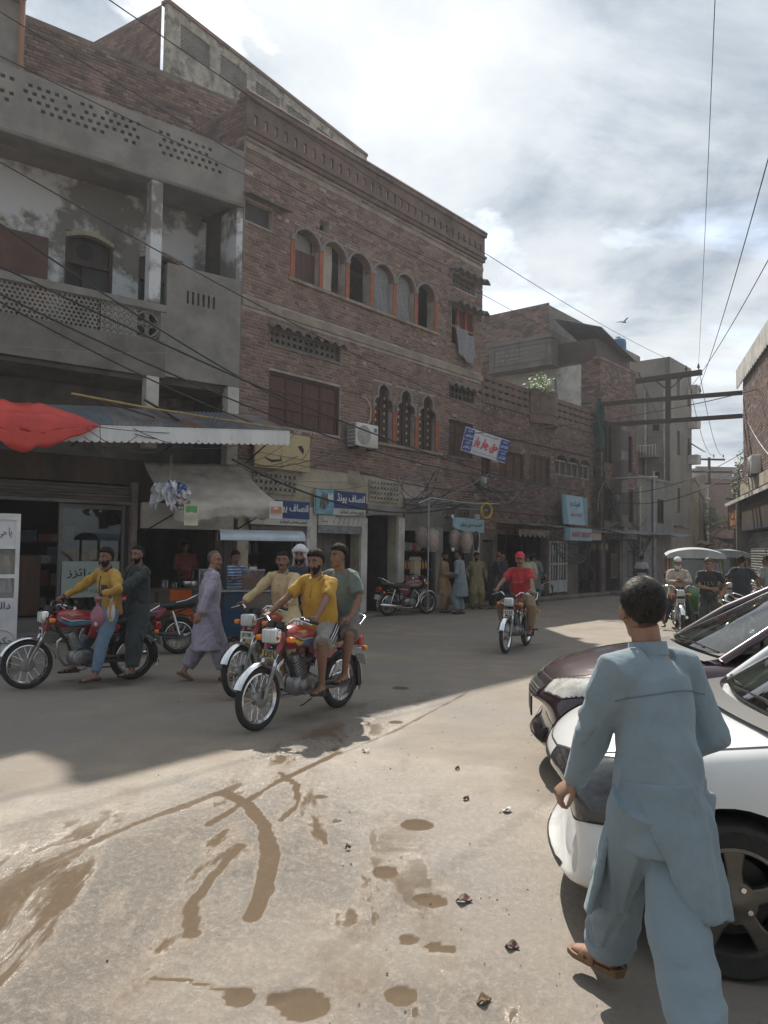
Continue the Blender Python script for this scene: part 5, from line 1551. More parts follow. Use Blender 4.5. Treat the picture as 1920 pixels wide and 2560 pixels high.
 for k in range(8):
  c=Vector((.08,0,.44))+ax*(.026*k);mb.rbox(c,(.135 if k<6 else .11,.145 if k<6 else .12,.012),.005,1,rot=Matrix.Rotation(R(23),3,'Y'))
 mb.rbox(Vector((.08,0,.44))+ax*.1,(.09,.10,.22),.02,2,rot=Matrix.Rotation(R(23),3,'Y'));mb.build('cylinder',M_ALLOY,en,smooth=40)
 mb=MB();mb.tube([(-.02,.0,.56),(-.12,.0,.58)],.035,n=10);mb.build('carburettor',M_ALLOY,en,smooth=40)
 mb=MB();mb.tube([(.19,-.04,.60),(.28,-.07,.52),(.27,-.09,.34),(.18,-.115,.22),(-.10,-.13,.20),(-.30,-.145,.23)],.017,n=8);mb.tube([(-.26,-.145,.225),(-.36,-.150,.24),(-.88,-.165,.30),(-.95,-.168,.31)],[.02,.038,.042,.02],n=12);mb.build('exhaust',M_CHROME,t,smooth=50)
 mb=MB();mb.prism([(-.10,.255),(-.62,.235),(-.67,.27),(-.66,.33),(-.60,.345),(-.10,.335)],.075,.105);mb.build('chain_case',mat('chain_case',(.10,.10,.10),rough=.4,metal=.5),t,bevel=.012)
 for s in(-1,1):
  mb=MB();mb.tube([(-.61,s*.115,.30),(-.50,s*.115,.66)],.017,n=8)
  n=9
  for k in range(n):
   f=.30+.6*k/n;c=Vector((-.61,s*.115,.30)).lerp(Vector((-.50,s*.115,.66)),f);mb.tube([c,c+Vector((.004,0,.014))],.030,n=10)
  mb.build('shock_absorber',M_CHROME,t,smooth=40)
  mb=MB();mb.tube([(.02,s*.08,.25),(.02,s*.26,.25)],.008,n=6);mb.tube([(.02,s*.19,.25),(.02,s*.28,.255)],.018,n=8);mb.build('foot_peg',M_BPLAS,t,smooth=40)
  mb=MB();mb.tube([(-.30,s*.10,.30),(-.34,s*.22,.32),(-.34,s*.28,.325)],[.01,.012,.016],n=8);mb.build('rear_foot_peg',M_BPLAS,t,smooth=40)
 mb=MB();mb.tube([(-.55,-.15,.80),(-.70,-.16,.83),(-.88,-.13,.92),(-.93,0,.95),(-.88,.13,.92),(-.70,.16,.83),(-.55,.15,.80)],.010,n=8);mb.build('grab_rail',M_CHROME,t,smooth=60)
 mb=MB();mb.rbox((-.90,0,.665),(.08,.15,.10),.025,3);mb.build('tail_lamp',M_REDL,t,smooth=40)
 mb=MB();mb.tube([(-.05,.08,.22),(-.16,.20,.06),(-.19,.23,.01)]if stand else[(-.05,.10,.22),(-.2,.115,.20),(-.3,.12,.2)],.010,n=6);mb.build('side_stand',M_BLACKM,t)
 mb=MB();mb.tube([(.02,.06,.24),(.02,-.06,.24)],.011,n=6);mb.tube([(-.02,.10,.20),(.16,.14,.17),(.20,.14,.17)],.007,n=6);mb.build('gear_lever',M_BLACKM,t)
 return t
def pose_bike(t,front,rear,lean=0.0,scale=1.0):
 """front / rear: where the tyres touch the road"""
 f,b=Vector(front[:2]),Vector(rear[:2])
 d=f-b
 c=(f+b)/2
 t.location=(c.x,c.y,0)
 t.rotation_mode='XYZ'
 t.rotation_euler=(R(lean),0,math.atan2(d.y,d.x))
 t.scale=(scale,)*3
 return t

RED_A,RED_B,RED_C=red_paint('red_tank_a',(.30,.012,.018)),red_paint('red_tank_b',(.36,.020,.022)),red_paint('maroon_tank',(.14,.012,.018))
D_BLUE=mat('decal_blue',(.04,.22,.42),(.10,.36,.55),scale=6,rough=.35,coat=.4)
D_WHITE=mat('decal_white',(.55,.56,.55),rough=.35,coat=.4)
D_YEL=mat('decal_yellow',(.62,.45,.03),(.05,.20,.40),scale=5,rough=.35,coat=.4,rng=(.47,.53))
D_GREEN=mat('decal_green',(.10,.28,.20),(.35,.40,.36),scale=6,rough=.35,coat=.4)
M_WGUARD=mat('white_guard',(.72,.72,.72),rough=.3,coat=.4)
BIKES={}
def build_bikes():
 k=BIKES
 k['jacket']=pose_bike(make_motorcycle('red motorcycle with blue tank stripe under the man in the yellow jacket',RED_A,D_BLUE,D_WHITE,M_CHROME),ground(80,1721),ground(322,1699),0)
 k['polo']=pose_bike(make_motorcycle('nearest red motorcycle, ridden by the bearded man in the yellow polo shirt',RED_B,D_YEL,D_GREEN,M_CHROME,plate='LXH',plate_m=mat('plate_yellow_blue',(.62,.36,.05),(.03,.16,.26),scale=9,rough=.5,stretch=(1,1,3),rng=(.48,.52))),ground(645,1826),ground(850,1768),0,1.03)
 k['cream']=pose_bike(make_motorcycle('red motorcycle ridden by the man in the cream shirt, just behind the nearest one',RED_B,D_GREEN,D_WHITE,M_CHROME,plate='JXT 7505'),ground(588,1747),ground(755,1700),0,1.03)
 k['red']=pose_bike(make_motorcycle('maroon motorcycle ridden by the man in the red cap',RED_C,RED_C,D_WHITE,M_CHROME,plate='5123'),ground(1248,1640),ground(1330,1608),0,1.0)
 def cp(src,label,f,r,lean=0,sc=1.0):return pose_bike(copy_tree(k[src],label=label),f,r,lean,sc)
 pb=make_motorcycle('parked red motorcycle with white front mudguard in front of the drinks shop',RED_C,D_GREEN,D_WHITE,M_WGUARD,plate='3391',stand=True)
 k['parked']=pose_bike(pb,(1.12,20.0),(.12,19.28),5,1.03)
 k['behind']=cp('jacket','red motorcycle parked behind the yellow jacket man, its seat and tail showing',ground(215,1640),ground(470,1634),5,1.0)
 k['shop']=cp('parked','dark motorcycle parked facing right beside the white aluminium door',ground(1368,1498),ground(1290,1500),6,1.0)
 k['beard']=cp('red','motorcycle of the white bearded man beside the green rickshaw',ground(1718,1600),ground(1680,1556),0,1.0)
 g=lambda x,y:Vector((x,y,0))
 k['r1']=cp('polo','motorcycle whose red tail sticks up behind the purple car windscreen',g(6.75,13.1),g(5.68,12.5),6)
 k['r2']=cp('parked','black seated motorcycle parked right of the red tailed one',g(7.95,15.3),g(6.85,14.7),6)
 k['r3']=cp('parked','motorcycle with round mirror parked before the corner shop shutter',g(7.75,16.3),g(8.7,15.6),6)
 k['r4']=cp('parked','motorcycle parked beside the orange rickshaw near the corner post',g(9.35,20.6),g(10.2,21.4),6)
build_bikes()

# ================================================================== cars (heading +x, left side +y)
def near_patch(bvh,top,bot,nu,nv,off,mb):
 """a patch laid on the body between two polylines, lifted by off"""
 def lerp_line(L_,u):
  n=len(L_)-1;k=min(int(u*n),n-1);f=u*n-k
  return Vector(L_[k]).lerp(Vector(L_[k+1]),f)
 def fn(u,v):
  p=lerp_line(top,u).lerp(lerp_line(bot,u),v)
  q,nr,i,d=bvh.find_nearest(p)
  return q+nr*off
 mb.grid(fn,nu,nv)
def make_car(name,label,paint,P):
 t=thing(name,(0,0,0),0,label,'car')
 S=P['stations']
 # body: x, half width, bottom z, shoulder z, top z, front/back rounding of plan
 n=len(S)
 prof=lambda w,zb,zs,zt,rd:[(0,zb),(w*.62,zb),(w*.90,zb+.03),(w*.985,zb+.13),(w,(zb+zs)*.5+.04),(w*.985,zs-.10),(w*.94,zs-.005),(w*.84,zs+(zt-zs)*.62),(w*.5,zt-.006),(0,zt)]
 mb=MB();K=10
 vs=[]
 for(x,w,zb,zs,zt,bow)in S:
  for(y,z)in prof(w,zb,zs,zt,0):
   vs.append((x-bow*(y/.86)**2,y,z))
 m2=2*K-2
 rings=[]
 for i in range(n):
  ring=[vs[i*K+k]for k in range(K)]+[(vs[i*K+k][0],-vs[i*K+k][1],vs[i*K+k][2])for k in range(K-2,0,-1)]
  rings+=ring
 fs=[(i*m2+k,i*m2+(k+1)%m2,(i+1)*m2+(k+1)%m2,(i+1)*m2+k)for i in range(n-1)for k in range(m2)]
 # end caps as strips so that subdivision stays smooth
 for e,rev in((0,False),(n-1,True)):
  o=e*m2
  for k in range(K-1):
   a,b=k,k+1
   c,d=(m2-b)%m2,(m2-a)%m2
   q=[o+a,o+b,o+c,o+d]
   q=list(dict.fromkeys(q))
   if len(q)>2:fs.append(tuple(q if not rev else reversed(q)))
 mb.add(rings,fs)
 tmp=mb.build('tmp',paint,None,smooth=179,recalc=True)
 tmp.modifiers.new('s','SUBSURF').levels=3
 tmp.modifiers['s'].render_levels=3
 dg=bpy.context.evaluated_depsgraph_get()
 full=bpy.data.meshes.new_from_object(tmp.evaluated_get(dg))
 bm=bmesh.new();bm.from_mesh(full);bmesh.ops.triangulate(bm,faces=bm.faces);bvh=BVHTree.FromBMesh(bm);bm.free()
 cut=MB()
 for x in P['axles']:
  cut.tube([(x,-1.2,P['rad']+.01),(x,1.2,P['rad']+.01)],P['rad']+.055,n=40)
 co=cut.build('cut',paint,None,recalc=True)
 bo=tmp.modifiers.new('b','BOOLEAN');bo.operation='DIFFERENCE';bo.object=co;bo.solver='EXACT'
 dg=bpy.context.evaluated_depsgraph_get()
 me=bpy.data.meshes.new_from_object(tmp.evaluated_get(dg))
 me.name='body'
 me.materials.clear();me.materials.append(paint)
 me.polygons.foreach_set('material_index',[0]*len(me.polygons))
 me.polygons.foreach_set('use_smooth',[True]*len(me.polygons));me.set_sharp_from_angle(angle=R(38))
 bpy.data.objects.remove(tmp);bpy.data.objects.remove(co)
 link('body',me,t)
 # dark wheel wells
 for x in P['axles']:MB().bb(x-.42,x+.42,-.62,.62,.14,.70).build('wheel_well',M_DARK,t)
 # wheels
 for x in P['axles']:
  for s in(-1,1):
   w=link('wheel',None,t);w.location=(x,s*P['track'],P['rad'])
   if s<0:w.rotation_euler=(0,0,PI)
   r,tw=P['rad'],.19
   rr=P['rim']
   MB().lathe([(rr,-tw*.45),(r*.93,-tw*.5),(r*.985,-tw*.42),(r,-tw*.2),(r,tw*.2),(r*.985,tw*.42),(r*.93,tw*.5),(rr,tw*.45)],axis='Y',n=48).build('tyre',M_TYRE,w,smooth=40)
   wm=P['rim_m']
   MB().lathe([(rr+.002,tw*.46),(rr-.012,tw*.47),(rr-.022,tw*.36),(rr-.03,-tw*.3),(rr,-tw*.45)],axis='Y',n=48).build('rim',wm,w,smooth=50)
   mb=MB()
   for k in range(5):
    a=2*PI*k/5+.3
    ca,sa=math.cos(a),math.sin(a);px,pz=-sa,ca
    for e in(-1,1):
     i0=(.05*ca+e*.030*px,.05*sa+e*.030*pz);
    def pt(rad_,wd):return(rad_*ca+wd*px,rad_*sa+wd*pz)
    mb.prism([pt(.05,-.036),pt(rr*.55,-.030),pt(rr*.97,-.046),pt(rr*.97,.046),pt(rr*.55,.030),pt(.05,.036)],tw*.20,tw*.40)
   mb.build('spoke',wm,w,bevel=.008)
   mb=MB();mb.lathe([(0,tw*.44),(.034,tw*.44),(.045,tw*.41),(.085,tw*.40),(.09,tw*.20),(0,tw*.18)],axis='Y',n=24);mb.build('hub',wm,w,smooth=35)
   mb=MB()
   for k in range(4):
    a=2*PI*k/4+.5;mb.tube([(.062*math.cos(a),tw*.40,.062*math.sin(a)),(.062*math.cos(a),tw*.46,.062*math.sin(a))],.011,n=6)
   mb.build('wheel_nut',M_CHROME,w)
   MB().lathe([(0,-.02),(rr*.72,-.02),(rr*.72,-.01),(0,-.01)],axis='Y',n=28).build('brake_disc',M_BLACKM,w)
   # greenhouse
 g=P['cabin']  # dict: wsb, wst, rst, rsb x positions etc
 xb,xt,rt,rb=g['x'];zb,zt_,zr,zrb=g['z'];yb,yt=g['y']
 def ws(u,v):  # windscreen, u across, v up
  s=2*u-1
  y=s*(yb+(yt-yb)*v);bow=.14*(1-s*s)*(1-.4*v)
  return(xb+(xt-xb)*v+bow,y,zb+(zt_-zb)*v+.02*(1-s*s))
 def rs(u,v):
  s=1-2*u
  y=s*(yb*.96+(yt-yb*.96)*v);bow=-.12*(1-s*s)*(1-.4*v)
  return(rb+(rt-rb)*v+bow,y,zrb+(zr-zrb)*v+.02*(1-s*s))
 GL=glass_mat('car_glass',(.62,.75,.70),clear=.62)
 MB().grid(ws,16,10).build('windscreen',GL,t,smooth=179)
 MB().grid(rs,12,8).build('rear_window',GL,t,smooth=179)
 def roof(u,v):
  s=2*v-1
  x=xt+(rt-xt)*u
  fr,bk=ws(v,1)[0]-xt,rs(1-v,1)[0]-rt
  x+=fr*(1-u)+bk*u
  z=zt_+(zr-zt_)*u+.045*math.sin(PI*u)+.02*(1-s*s)*1.0-.015*s**4*2
  return(x,s*(yt+.015*math.sin(PI*u)),z)
 MB().sheet(roof,16,12,.03).build('roof',paint,t,smooth=60)
 for s in(-1,1):
  for(a,b,nm,r0)in(((xb+.02,s*yb,zb-.03),(xt,s*yt,zt_),'front_pillar',.034),((rb-.02,s*yb*.96,zrb-.03),(rt,s*yt,zr),'rear_pillar',.06)):
   mb=MB();A_,B_=Vector(a),Vector(b);mid=(A_+B_)/2+Vector((0,s*.03,.03));mb.tube([A_,mid,B_],r0,n=10,ell=(1,.7));mb.build(nm,paint,t,smooth=60)
  mb=MB();mb.tube([(xt+.0,s*(yt+.0),zt_-.005),((xt+rt)/2,s*(yt+.02),(zt_+zr)/2+.03),(rt,s*yt,zr-.005)],.028,n=8);mb.build('roof_rail',paint,t,smooth=60)
  xm=(xt+rt)/2+.02
  mb=MB();mb.tube([(xm,s*(yb+.03),zb-.06),(xm,s*(yt+.018),zt_+.02)],.035,n=8,ell=(1,.6));mb.build('centre_pillar',M_BPLAS,t,smooth=60)
  def sw(x0,x1,x2,x3):  # side window between lower x0..x1 and upper x2..x3
   return lambda u,v:(((x0+(x1-x0)*u)*(1-v)+(x2+(x3-x2)*u)*v),s*((yb+.035)*(1-v)+(yt+.012)*v+.03*math.sin(PI*v)),(zb-.05)*(1-v)+(zt_+.01)*v)
  MB().grid(sw(xb-.06,xm+.03,xt-.03,xm+.03),8,6,flip=s>0).build('side_window',GL,t,smooth=179)
  MB().grid(sw(xm-.03,rb+.1,xm-.03,rt+.04),8,6,flip=s>0).build('side_window',GL,t,smooth=179)
  mb=MB();mb.rbox((xb-.28,s*(yb+.20),zb+.05),(.10,.19,.12),.04,3);mb.tube([(xb-.26,s*(yb+.08),zb-.01),(xb-.27,s*(yb+.15),zb+.03)],.018,n=6);mb.build('door_mirror',paint,t,smooth=50)
  # cabin: dashboard, steering wheel (right hand drive), seats
 mb=MB();mb.sheet(lambda u,v:(xb+.02-.42*v+.10*(1-(2*u-1)**2),(2*u-1)*(yb-.03),zb+.0+.05*math.sin(PI*v)-.01),12,6,.03);mb.build('dashboard',mat('dash_grey',(.06,.06,.058),rough=.7),t,smooth=50)
 mb=MB();mb.tube([(xb-.52+.03*math.sin(a*PI/8),-.36+.18*math.cos(a*PI/8),zb+.02+.17*math.sin(a*PI/8))for a in range(16)],.015,n=6,closed=True);mb.build('steering_wheel',M_BPLAS,t,smooth=60)
 for s in(-1,1):
  mb=MB();mb.rbox((xb-1.15,s*.36,zb+.12),(.16,.46,.42),.07,3);mb.rbox((xb-1.22,s*.36,zb+.36),(.10,.24,.16),.04,3);mb.build('seat',mat('seat_grey',(.10,.095,.09),rough=.85),t,smooth=50)
 P['front'](t,bvh,paint)
 # number plates and wipers
 mb=MB();mb.tube([ws(.10,.02),ws(.42,.05),ws(.80,.035)],.009,n=5);mb.tube([ws(.45,.02),ws(.70,.05),ws(.93,.03)],.009,n=5);mb.build('wiper',M_BPLAS,t)
 mb=MB();mb.grid(lambda u,v:Vector(ws(u,0))+Vector((.035+.10*v,0,-.012-.02*v)),16,2);mb.build('cowl',M_BPLAS,t,smooth=80)
 return t
def line_on(bvh,pts,w,off,mb,n=40):
 """a narrow dark joint line that follows the body through pts"""
 P_=[Vector(p)for p in pts]
 m=len(P_)-1;q=[]
 for i in range(n+1):
  u=i/n*m;k=min(int(u),m-1);p=P_[k].lerp(P_[k+1],u-k)
  a,nr,_,_=bvh.find_nearest(p);q.append((a,nr))
 vs,fs=[],[]
 for i,(a,nr)in enumerate(q):
  d=(q[min(i+1,n)][0]-q[max(i-1,0)][0]).normalized();s=d.cross(nr)*(w/2)
  vs+=[a+s+nr*off,a-s+nr*off]
 fs=[(2*i,2*i+1,2*i+3,2*i+2)for i in range(n)]
 mb.add(vs,fs)
M_SEAM=mat('panel_gap',(.012,.012,.013),rough=.8)
def sedan_front(t,bvh,paint):
 for s in(-1,1):
  h=link('headlamp',None,t)
  mb=MB();near_patch(bvh,[(2.10,s*.40,.745),(1.95,s*.62,.80),(1.62,s*.86,.865)],[(2.16,s*.42,.635),(2.05,s*.68,.64),(1.74,s*.88,.725)],32,16,.007,mb);mb.build('lens',mat('headlamp_glass',(.66,.66,.62),(.40,.40,.38),scale=9,rough=.08,coat=1.0),h,smooth=179,recalc=True)
  mb=MB();line_on(bvh,[(2.10,s*.40,.745),(1.95,s*.62,.80),(1.62,s*.86,.865),(1.74,s*.88,.725),(2.05,s*.68,.64),(2.16,s*.42,.635),(2.10,s*.40,.745)],.014,.007,mb,60);mb.build('lens_surround',M_SEAM,h)
  mb=MB();near_patch(bvh,[(2.16,s*.60,.44),(2.0,s*.80,.44)],[(2.16,s*.60,.29),(2.0,s*.80,.30)],10,6,.005,mb);mb.build('fog_recess',M_BPLAS,t,smooth=179,recalc=True)
  q,nr,_,_=bvh.find_nearest(Vector((2.10,s*.70,.37)));mb=MB();mb.tube([q,q+nr*.02],[.062,.055],n=18);mb.build('fog_lamp',M_LENS,t,smooth=40)
 mb=MB();near_patch(bvh,[(2.2,-.38,.72),(2.25,0,.735),(2.2,.38,.72)],[(2.27,-.36,.60),(2.3,0,.60),(2.27,.36,.60)],20,5,.004,mb);mb.build('grille',M_BPLAS,t,smooth=179,recalc=True)
 for z in(.63,.665,.70):
  mb=MB();line_on(bvh,[(2.27,-.36,z),(2.3,0,z),(2.27,.36,z)],.016,.012,mb,24);mb.build('grille_bar',M_ALLOY,t)
 mb=MB();near_patch(bvh,[(2.3,-.45,.42),(2.3,.45,.42)],[(2.3,-.5,.26),(2.3,.5,.26)],14,5,.004,mb);mb.build('lower_grille',M_BPLAS,t,smooth=179,recalc=True)
 mb=MB();mb.box((2.262,0,.50),(.014,.46,.15));mb.build('number_plate',M_BLACKM,t,bevel=.004)
 mb=MB()
 line_on(bvh,[(2.13,.39,.75),(1.9,.60,.83),(1.3,.74,.93),(.90,.76,.97)],.008,.002,mb);line_on(bvh,[(2.13,-.39,.75),(1.9,-.60,.83),(1.3,-.74,.93),(.90,-.76,.97)],.008,.002,mb);line_on(bvh,[(2.13,-.39,.75),(2.2,0,.77),(2.13,.39,.75)],.008,.002,mb)
 for s in(-1,1):line_on(bvh,[(.62,s*.88,.93),(.66,s*.9,.6),(.60,s*.9,.30)],.008,.002,mb);line_on(bvh,[(-.42,s*.88,.93),(-.42,s*.9,.3)],.008,.002,mb);line_on(bvh,[(1.78,s*.88,.70),(1.70,s*.9,.62)],.008,.002,mb)
 mb.build('panel_gap',M_SEAM,t)
def hatch_front(t,bvh,paint):
 dark=mat('smoked_lamp',(.020,.021,.023),(.06,.062,.066),scale=5,rough=.12,coat=.9)
 for s in(-1,1):
  mb=MB();near_patch(bvh,[(1.93,s*.30,.755),(1.80,s*.60,.79),(1.52,s*.80,.825)],[(1.98,s*.32,.57),(1.88,s*.66,.53),(1.60,s*.82,.57)],36,20,.009,mb);h=link('headlamp',None,t);mb.build('lens',dark,h,smooth=179,recalc=True)
  mb=MB();line_on(bvh,[(1.93,s*.30,.755),(1.80,s*.60,.79),(1.52,s*.80,.825),(1.60,s*.82,.57),(1.88,s*.66,.53),(1.98,s*.32,.57),(1.93,s*.30,.755)],.010,.010,mb,60);mb.build('lens_surround',M_SEAM,h)
  mb=MB();c=Vector((1.86,s*.66,.375))
  vs=[]
  q,nr,_,_=bvh.find_nearest(c);e1=nr.cross(Vector((0,0,1))).normalized();e2=e1.cross(nr)
  mb.ball(q-nr*.012,(.10,.055,.026),rot=Matrix((e2,e1,nr)).transposed(),nu=20,nv=10);mb.build('fog_lamp_blank',mat('primer_white',(.60,.60,.58),rough=.55),t,smooth=60)
 mb=MB();near_patch(bvh,[(1.98,-.5,.32),(2.02,0,.32),(1.98,.5,.32)],[(1.98,-.5,.23),(2.02,0,.23),(1.98,.5,.23)],16,4,.004,mb);mb.build('lower_grille',M_BPLAS,t,smooth=179,recalc=True)
 mb=MB();near_patch(bvh,[(1.98,-.26,.70),(2.0,0,.70),(1.98,.26,.70)],[(2.0,-.26,.63),(2.0,0,.63),(2.0,.26,.63)],16,3,.004,mb);mb.build('grille',M_BPLAS,t,smooth=179,recalc=True)
 mb=MB()
 for s in(-1,1):
  line_on(bvh,[(1.94,s*.26,.75),(1.82,s*.56,.79),(1.5,s*.72,.86),(.95,s*.76,.965),(.78,s*.72,.985)],.010,.002,mb)
  line_on(bvh,[(1.55,s*.83,.57),(1.45,s*.85,.545),(1.2,s*.86,.54)],.010,.002,mb);line_on(bvh,[(.62,s*.85,.92),(.64,s*.87,.6),(.56,s*.86,.30)],.008,.002,mb)
  line_on(bvh,[(.78,s*.76,.97),(.66,s*.84,.86),(.60,s*.86,.78)],.010,.002,mb)
 line_on(bvh,[(1.94,-.26,.75),(2.0,0,.765),(1.94,.26,.75)],.010,.002,mb)
 mb.build('panel_gap',M_SEAM,t)
def build_cars():
 purple=mat('purple_brown_paint',(.040,.018,.028),(.032,.015,.024),scale=2,rough=.30,coat=1.0,metal=.25)
 sed=dict(stations=[(-2.26,.60,.34,.70,.80,-.10),(-2.18,.78,.26,.86,.98,-.06),(-1.9,.85,.20,.92,1.03,-.02),(-1.3,.88,.19,.93,1.0,0),(-.4,.885,.19,.92,.96,0),(.6,.885,.19,.92,.97,0),(1.0,.88,.19,.91,.995,.02),
 (1.5,.875,.19,.86,.935,.06),(1.9,.85,.19,.78,.855,.13),(2.12,.82,.20,.70,.775,.20),(2.26,.76,.23,.60,.66,.26),(2.30,.66,.30,.50,.56,.26)],
 axles=(1.36,-1.26),rad=.315,rim=.205,track=.77,rim_m=M_ALLOY,cabin=dict(x=(.98,.20,-1.02,-1.72),z=(.985,1.43,1.42,1.03),y=(.73,.56)),front=sedan_front)
 c=make_car('parked_car','dark purple sedan parked behind the white car, one clear headlamp facing left',purple,sed)
 h=R(180-9)
 fl=Vector((1.32,5.62,0))
 c.rotation_euler=(0,0,h);c.location=fl-Vector((math.cos(h),math.sin(h),0))*2.05-Vector((-math.sin(h),math.cos(h),0))*.55
 white=mat('white_car_paint',(.70,.71,.71),(.63,.64,.645),scale=1.3,rough=.30,coat=.6,dirt=((.34,.33,.31),1.6,.60,.80))
 hat=dict(stations=[(-1.80,.62,.32,.75,.90,-.06),(-1.72,.78,.24,.90,1.0,-.03),(-1.3,.84,.20,.93,1.0,0),(-.4,.85,.18,.92,.97,0),(.6,.85,.18,.91,.98,0),(.95,.85,.18,.90,.985,.03),(1.35,.845,.18,.85,.925,.08),
 (1.65,.83,.18,.80,.875,.14),(1.84,.82,.19,.75,.825,.18),(1.97,.78,.20,.68,.75,.20),(2.01,.74,.25,.58,.65,.20)],
 axles=(1.23,-1.22),rad=.305,rim=.215,track=.755,rim_m=mat('bronze_alloy',(.17,.16,.14),(.11,.105,.095),scale=6,rough=.4,metal=.8),cabin=dict(x=(.92,.28,-1.05,-1.60),z=(.985,1.44,1.45,1.04),y=(.70,.57)),front=hatch_front)
 c=make_car('parked_car','white hatchback beside the walking man, dark smoked headlamp and bronze wheel',white,hat)
 h=R(180-13)
 wheel=Vector((1.42,3.10,0))  # outer face of the near front wheel
 c.rotation_euler=(0,0,h);c.location=wheel-Vector((math.cos(h),math.sin(h),0))*1.23-Vector((-math.sin(h),math.cos(h),0))*.85
build_cars()
# ================================================================== people (facing +x, left hand side +y, z up)
SKIN_A=mat('skin_brown',(.285,.155,.102),(.235,.122,.078),scale=9,rough=.52,sss=.08,bump=.05,bscale=160)
SKIN_B=mat('skin_deep',(.225,.120,.078),(.185,.095,.060),scale=9,rough=.52,sss=.08,bump=.05,bscale=160)
SKIN_C=mat('skin_light',(.300,.170,.115),(.25,.135,.09),scale=9,rough=.52,sss=.08)
HAIR=mat('hair_black',(.009,.007,.006),(.017,.013,.011),scale=60,stretch=(1,1,.3),rough=.75,bump=.4,bscale=220,spec=.15)
HAIR_G=mat('hair_grey',(.16,.15,.14),(.05,.045,.04),scale=40,rough=.8,bump=.4,bscale=200,spec=.2)
EYEW,EYED=mat('eye_white',(.36,.33,.30),rough=.4),mat('eye_dark',(.012,.009,.008),rough=.2)
LIP=mat('lip',(.16,.06,.05),rough=.5)
def cloth(name,c,k=.72,scale=7,rough=.9,bump=.10):return mat(name,c,tuple(v*k for v in c),scale=scale,rough=rough,bump=bump,bscale=130,rng=(.35,.7),sheen=.15)
def remesh(mb,voxel,smooth=4,folds=None,seed=0):
 """one continuous surface round all the closed volumes in mb"""
 me=bpy.data.meshes.new('t');me.from_pydata(mb.v,[],mb.f)
 o=bpy.data.objects.new('t',me);COL.objects.link(o)
 m=o.modifiers.new('r','REMESH');m.mode='VOXEL';m.voxel_size=voxel
 if smooth:
  s=o.modifiers.new('s','SMOOTH');s.factor=.5;s.iterations=smooth
 dg=bpy.context.evaluated_depsgraph_get()
 out=bpy.data.meshes.new_from_object(o.evaluated_get(dg))
 bpy.data.objects.remove(o);bpy.data.meshes.remove(me)
 if folds:
  n=len(out.vertices)
  co=np.empty(n*3);no=np.empty(n*3)
  out.vertices.foreach_get('co',co);out.vertex_normals.foreach_get('vector',no)
  co,no=co.reshape(-1,3),no.reshape(-1,3)
  d=folds(co)
  co+=no*d[:,None]
  out.vertices.foreach_set('co',co.ravel().astype('f'))
 out.polygons.foreach_set('use_smooth',[True]*len(out.polygons))
 out.update()
 return out
def fold_fn(amp,sx=9,sz=2.4,seed=0,drape=0.0):
 def f(co):
  q=np.empty(len(co))
  for i,(x,y,z)in enumerate(co):
   a=noise.noise(Vector((x*sx+seed,y*sx,z*sz+seed)))
   b=noise.noise(Vector((x*sx*.6+7,y*sx*.6,z*sx*.55+seed)))
   c=noise.noise(Vector((x*sx*2.3+3,y*sx*2.3+z*9,z*sz*3.2+seed)))
   q[i]=amp*(1.0-2.6*abs(a))*1.1+amp*.8*b+amp*.55*(.5-2*abs(c))
  return q
 return f
def ik(a,t,l1,l2,pole):
 a,t,pole=Vector(a),Vector(t),Vector(pole)
 d=t-a;L_=d.length
 if L_>(l1+l2)*.998:
  t=a+d.normalized()*(l1+l2)*.998;d=t-a;L_=d.length
 u=d.normalized()
 x=(l1*l1-l2*l2+L_*L_)/(2*L_)
 h=math.sqrt(max(0,l1*l1-x*x))
 p=pole-u*pole.dot(u)
 if p.length<1e-5:p=u.orthogonal()
 return a+u*x+p.normalized()*h,t
def head_mb(mb,C,Rm,s=1.0,ear=True):
 T=lambda x,y,z:C+Rm@Vector((x*s,y*s,z*s))
 R3=Rm
 mb.ball(T(-.012,0,.032),(.097*s,.077*s,.090*s),16,12,rot=R3)
 mb.ball(T(.022,0,-.030),(.070*s,.062*s,.088*s),14,10,rot=R3)
 mb.ball(T(.036,0,-.082),(.052*s,.050*s,.036*s),12,8,rot=R3)
 mb.ball(T(.082,0,-.106),.021*s,10,8)
 mb.tube([T(.084,0,.022),T(.100,0,-.010),T(.113,0,-.036),T(.100,0,-.046)],[.009*s,.011*s,.0145*s,.010*s],n=8)
 for y in(-1,1):
  mb.ball(T(.097,y*.011,-.042),.0105*s,8,6)
  mb.ball(T(.058,y*.040,-.034),(.026*s,.020*s,.026*s),10,8,rot=R3)
  mb.tube([T(.088,y*.010,.020),T(.080,y*.036,.027),T(.060,y*.056,.018)],[.010*s,.012*s,.010*s],n=8)
  if ear:
   mb.ball(T(-.006,y*.080,-.012),(.022*s,.008*s,.034*s),10,8,rot=R3@Matrix.Rotation(y*R(18),3,'Z'))
   mb.ball(T(.002,y*.076,-.034),(.010*s,.008*s,.012*s),8,6,rot=R3)
 for z,r_ in((-.066,.0085),(-.077,.0095)):
  mb.tube([T(.080,-.024,z),T(.094,0,z),T(.080,.024,z)],[.006*s,r_*s,.006*s],n=8)
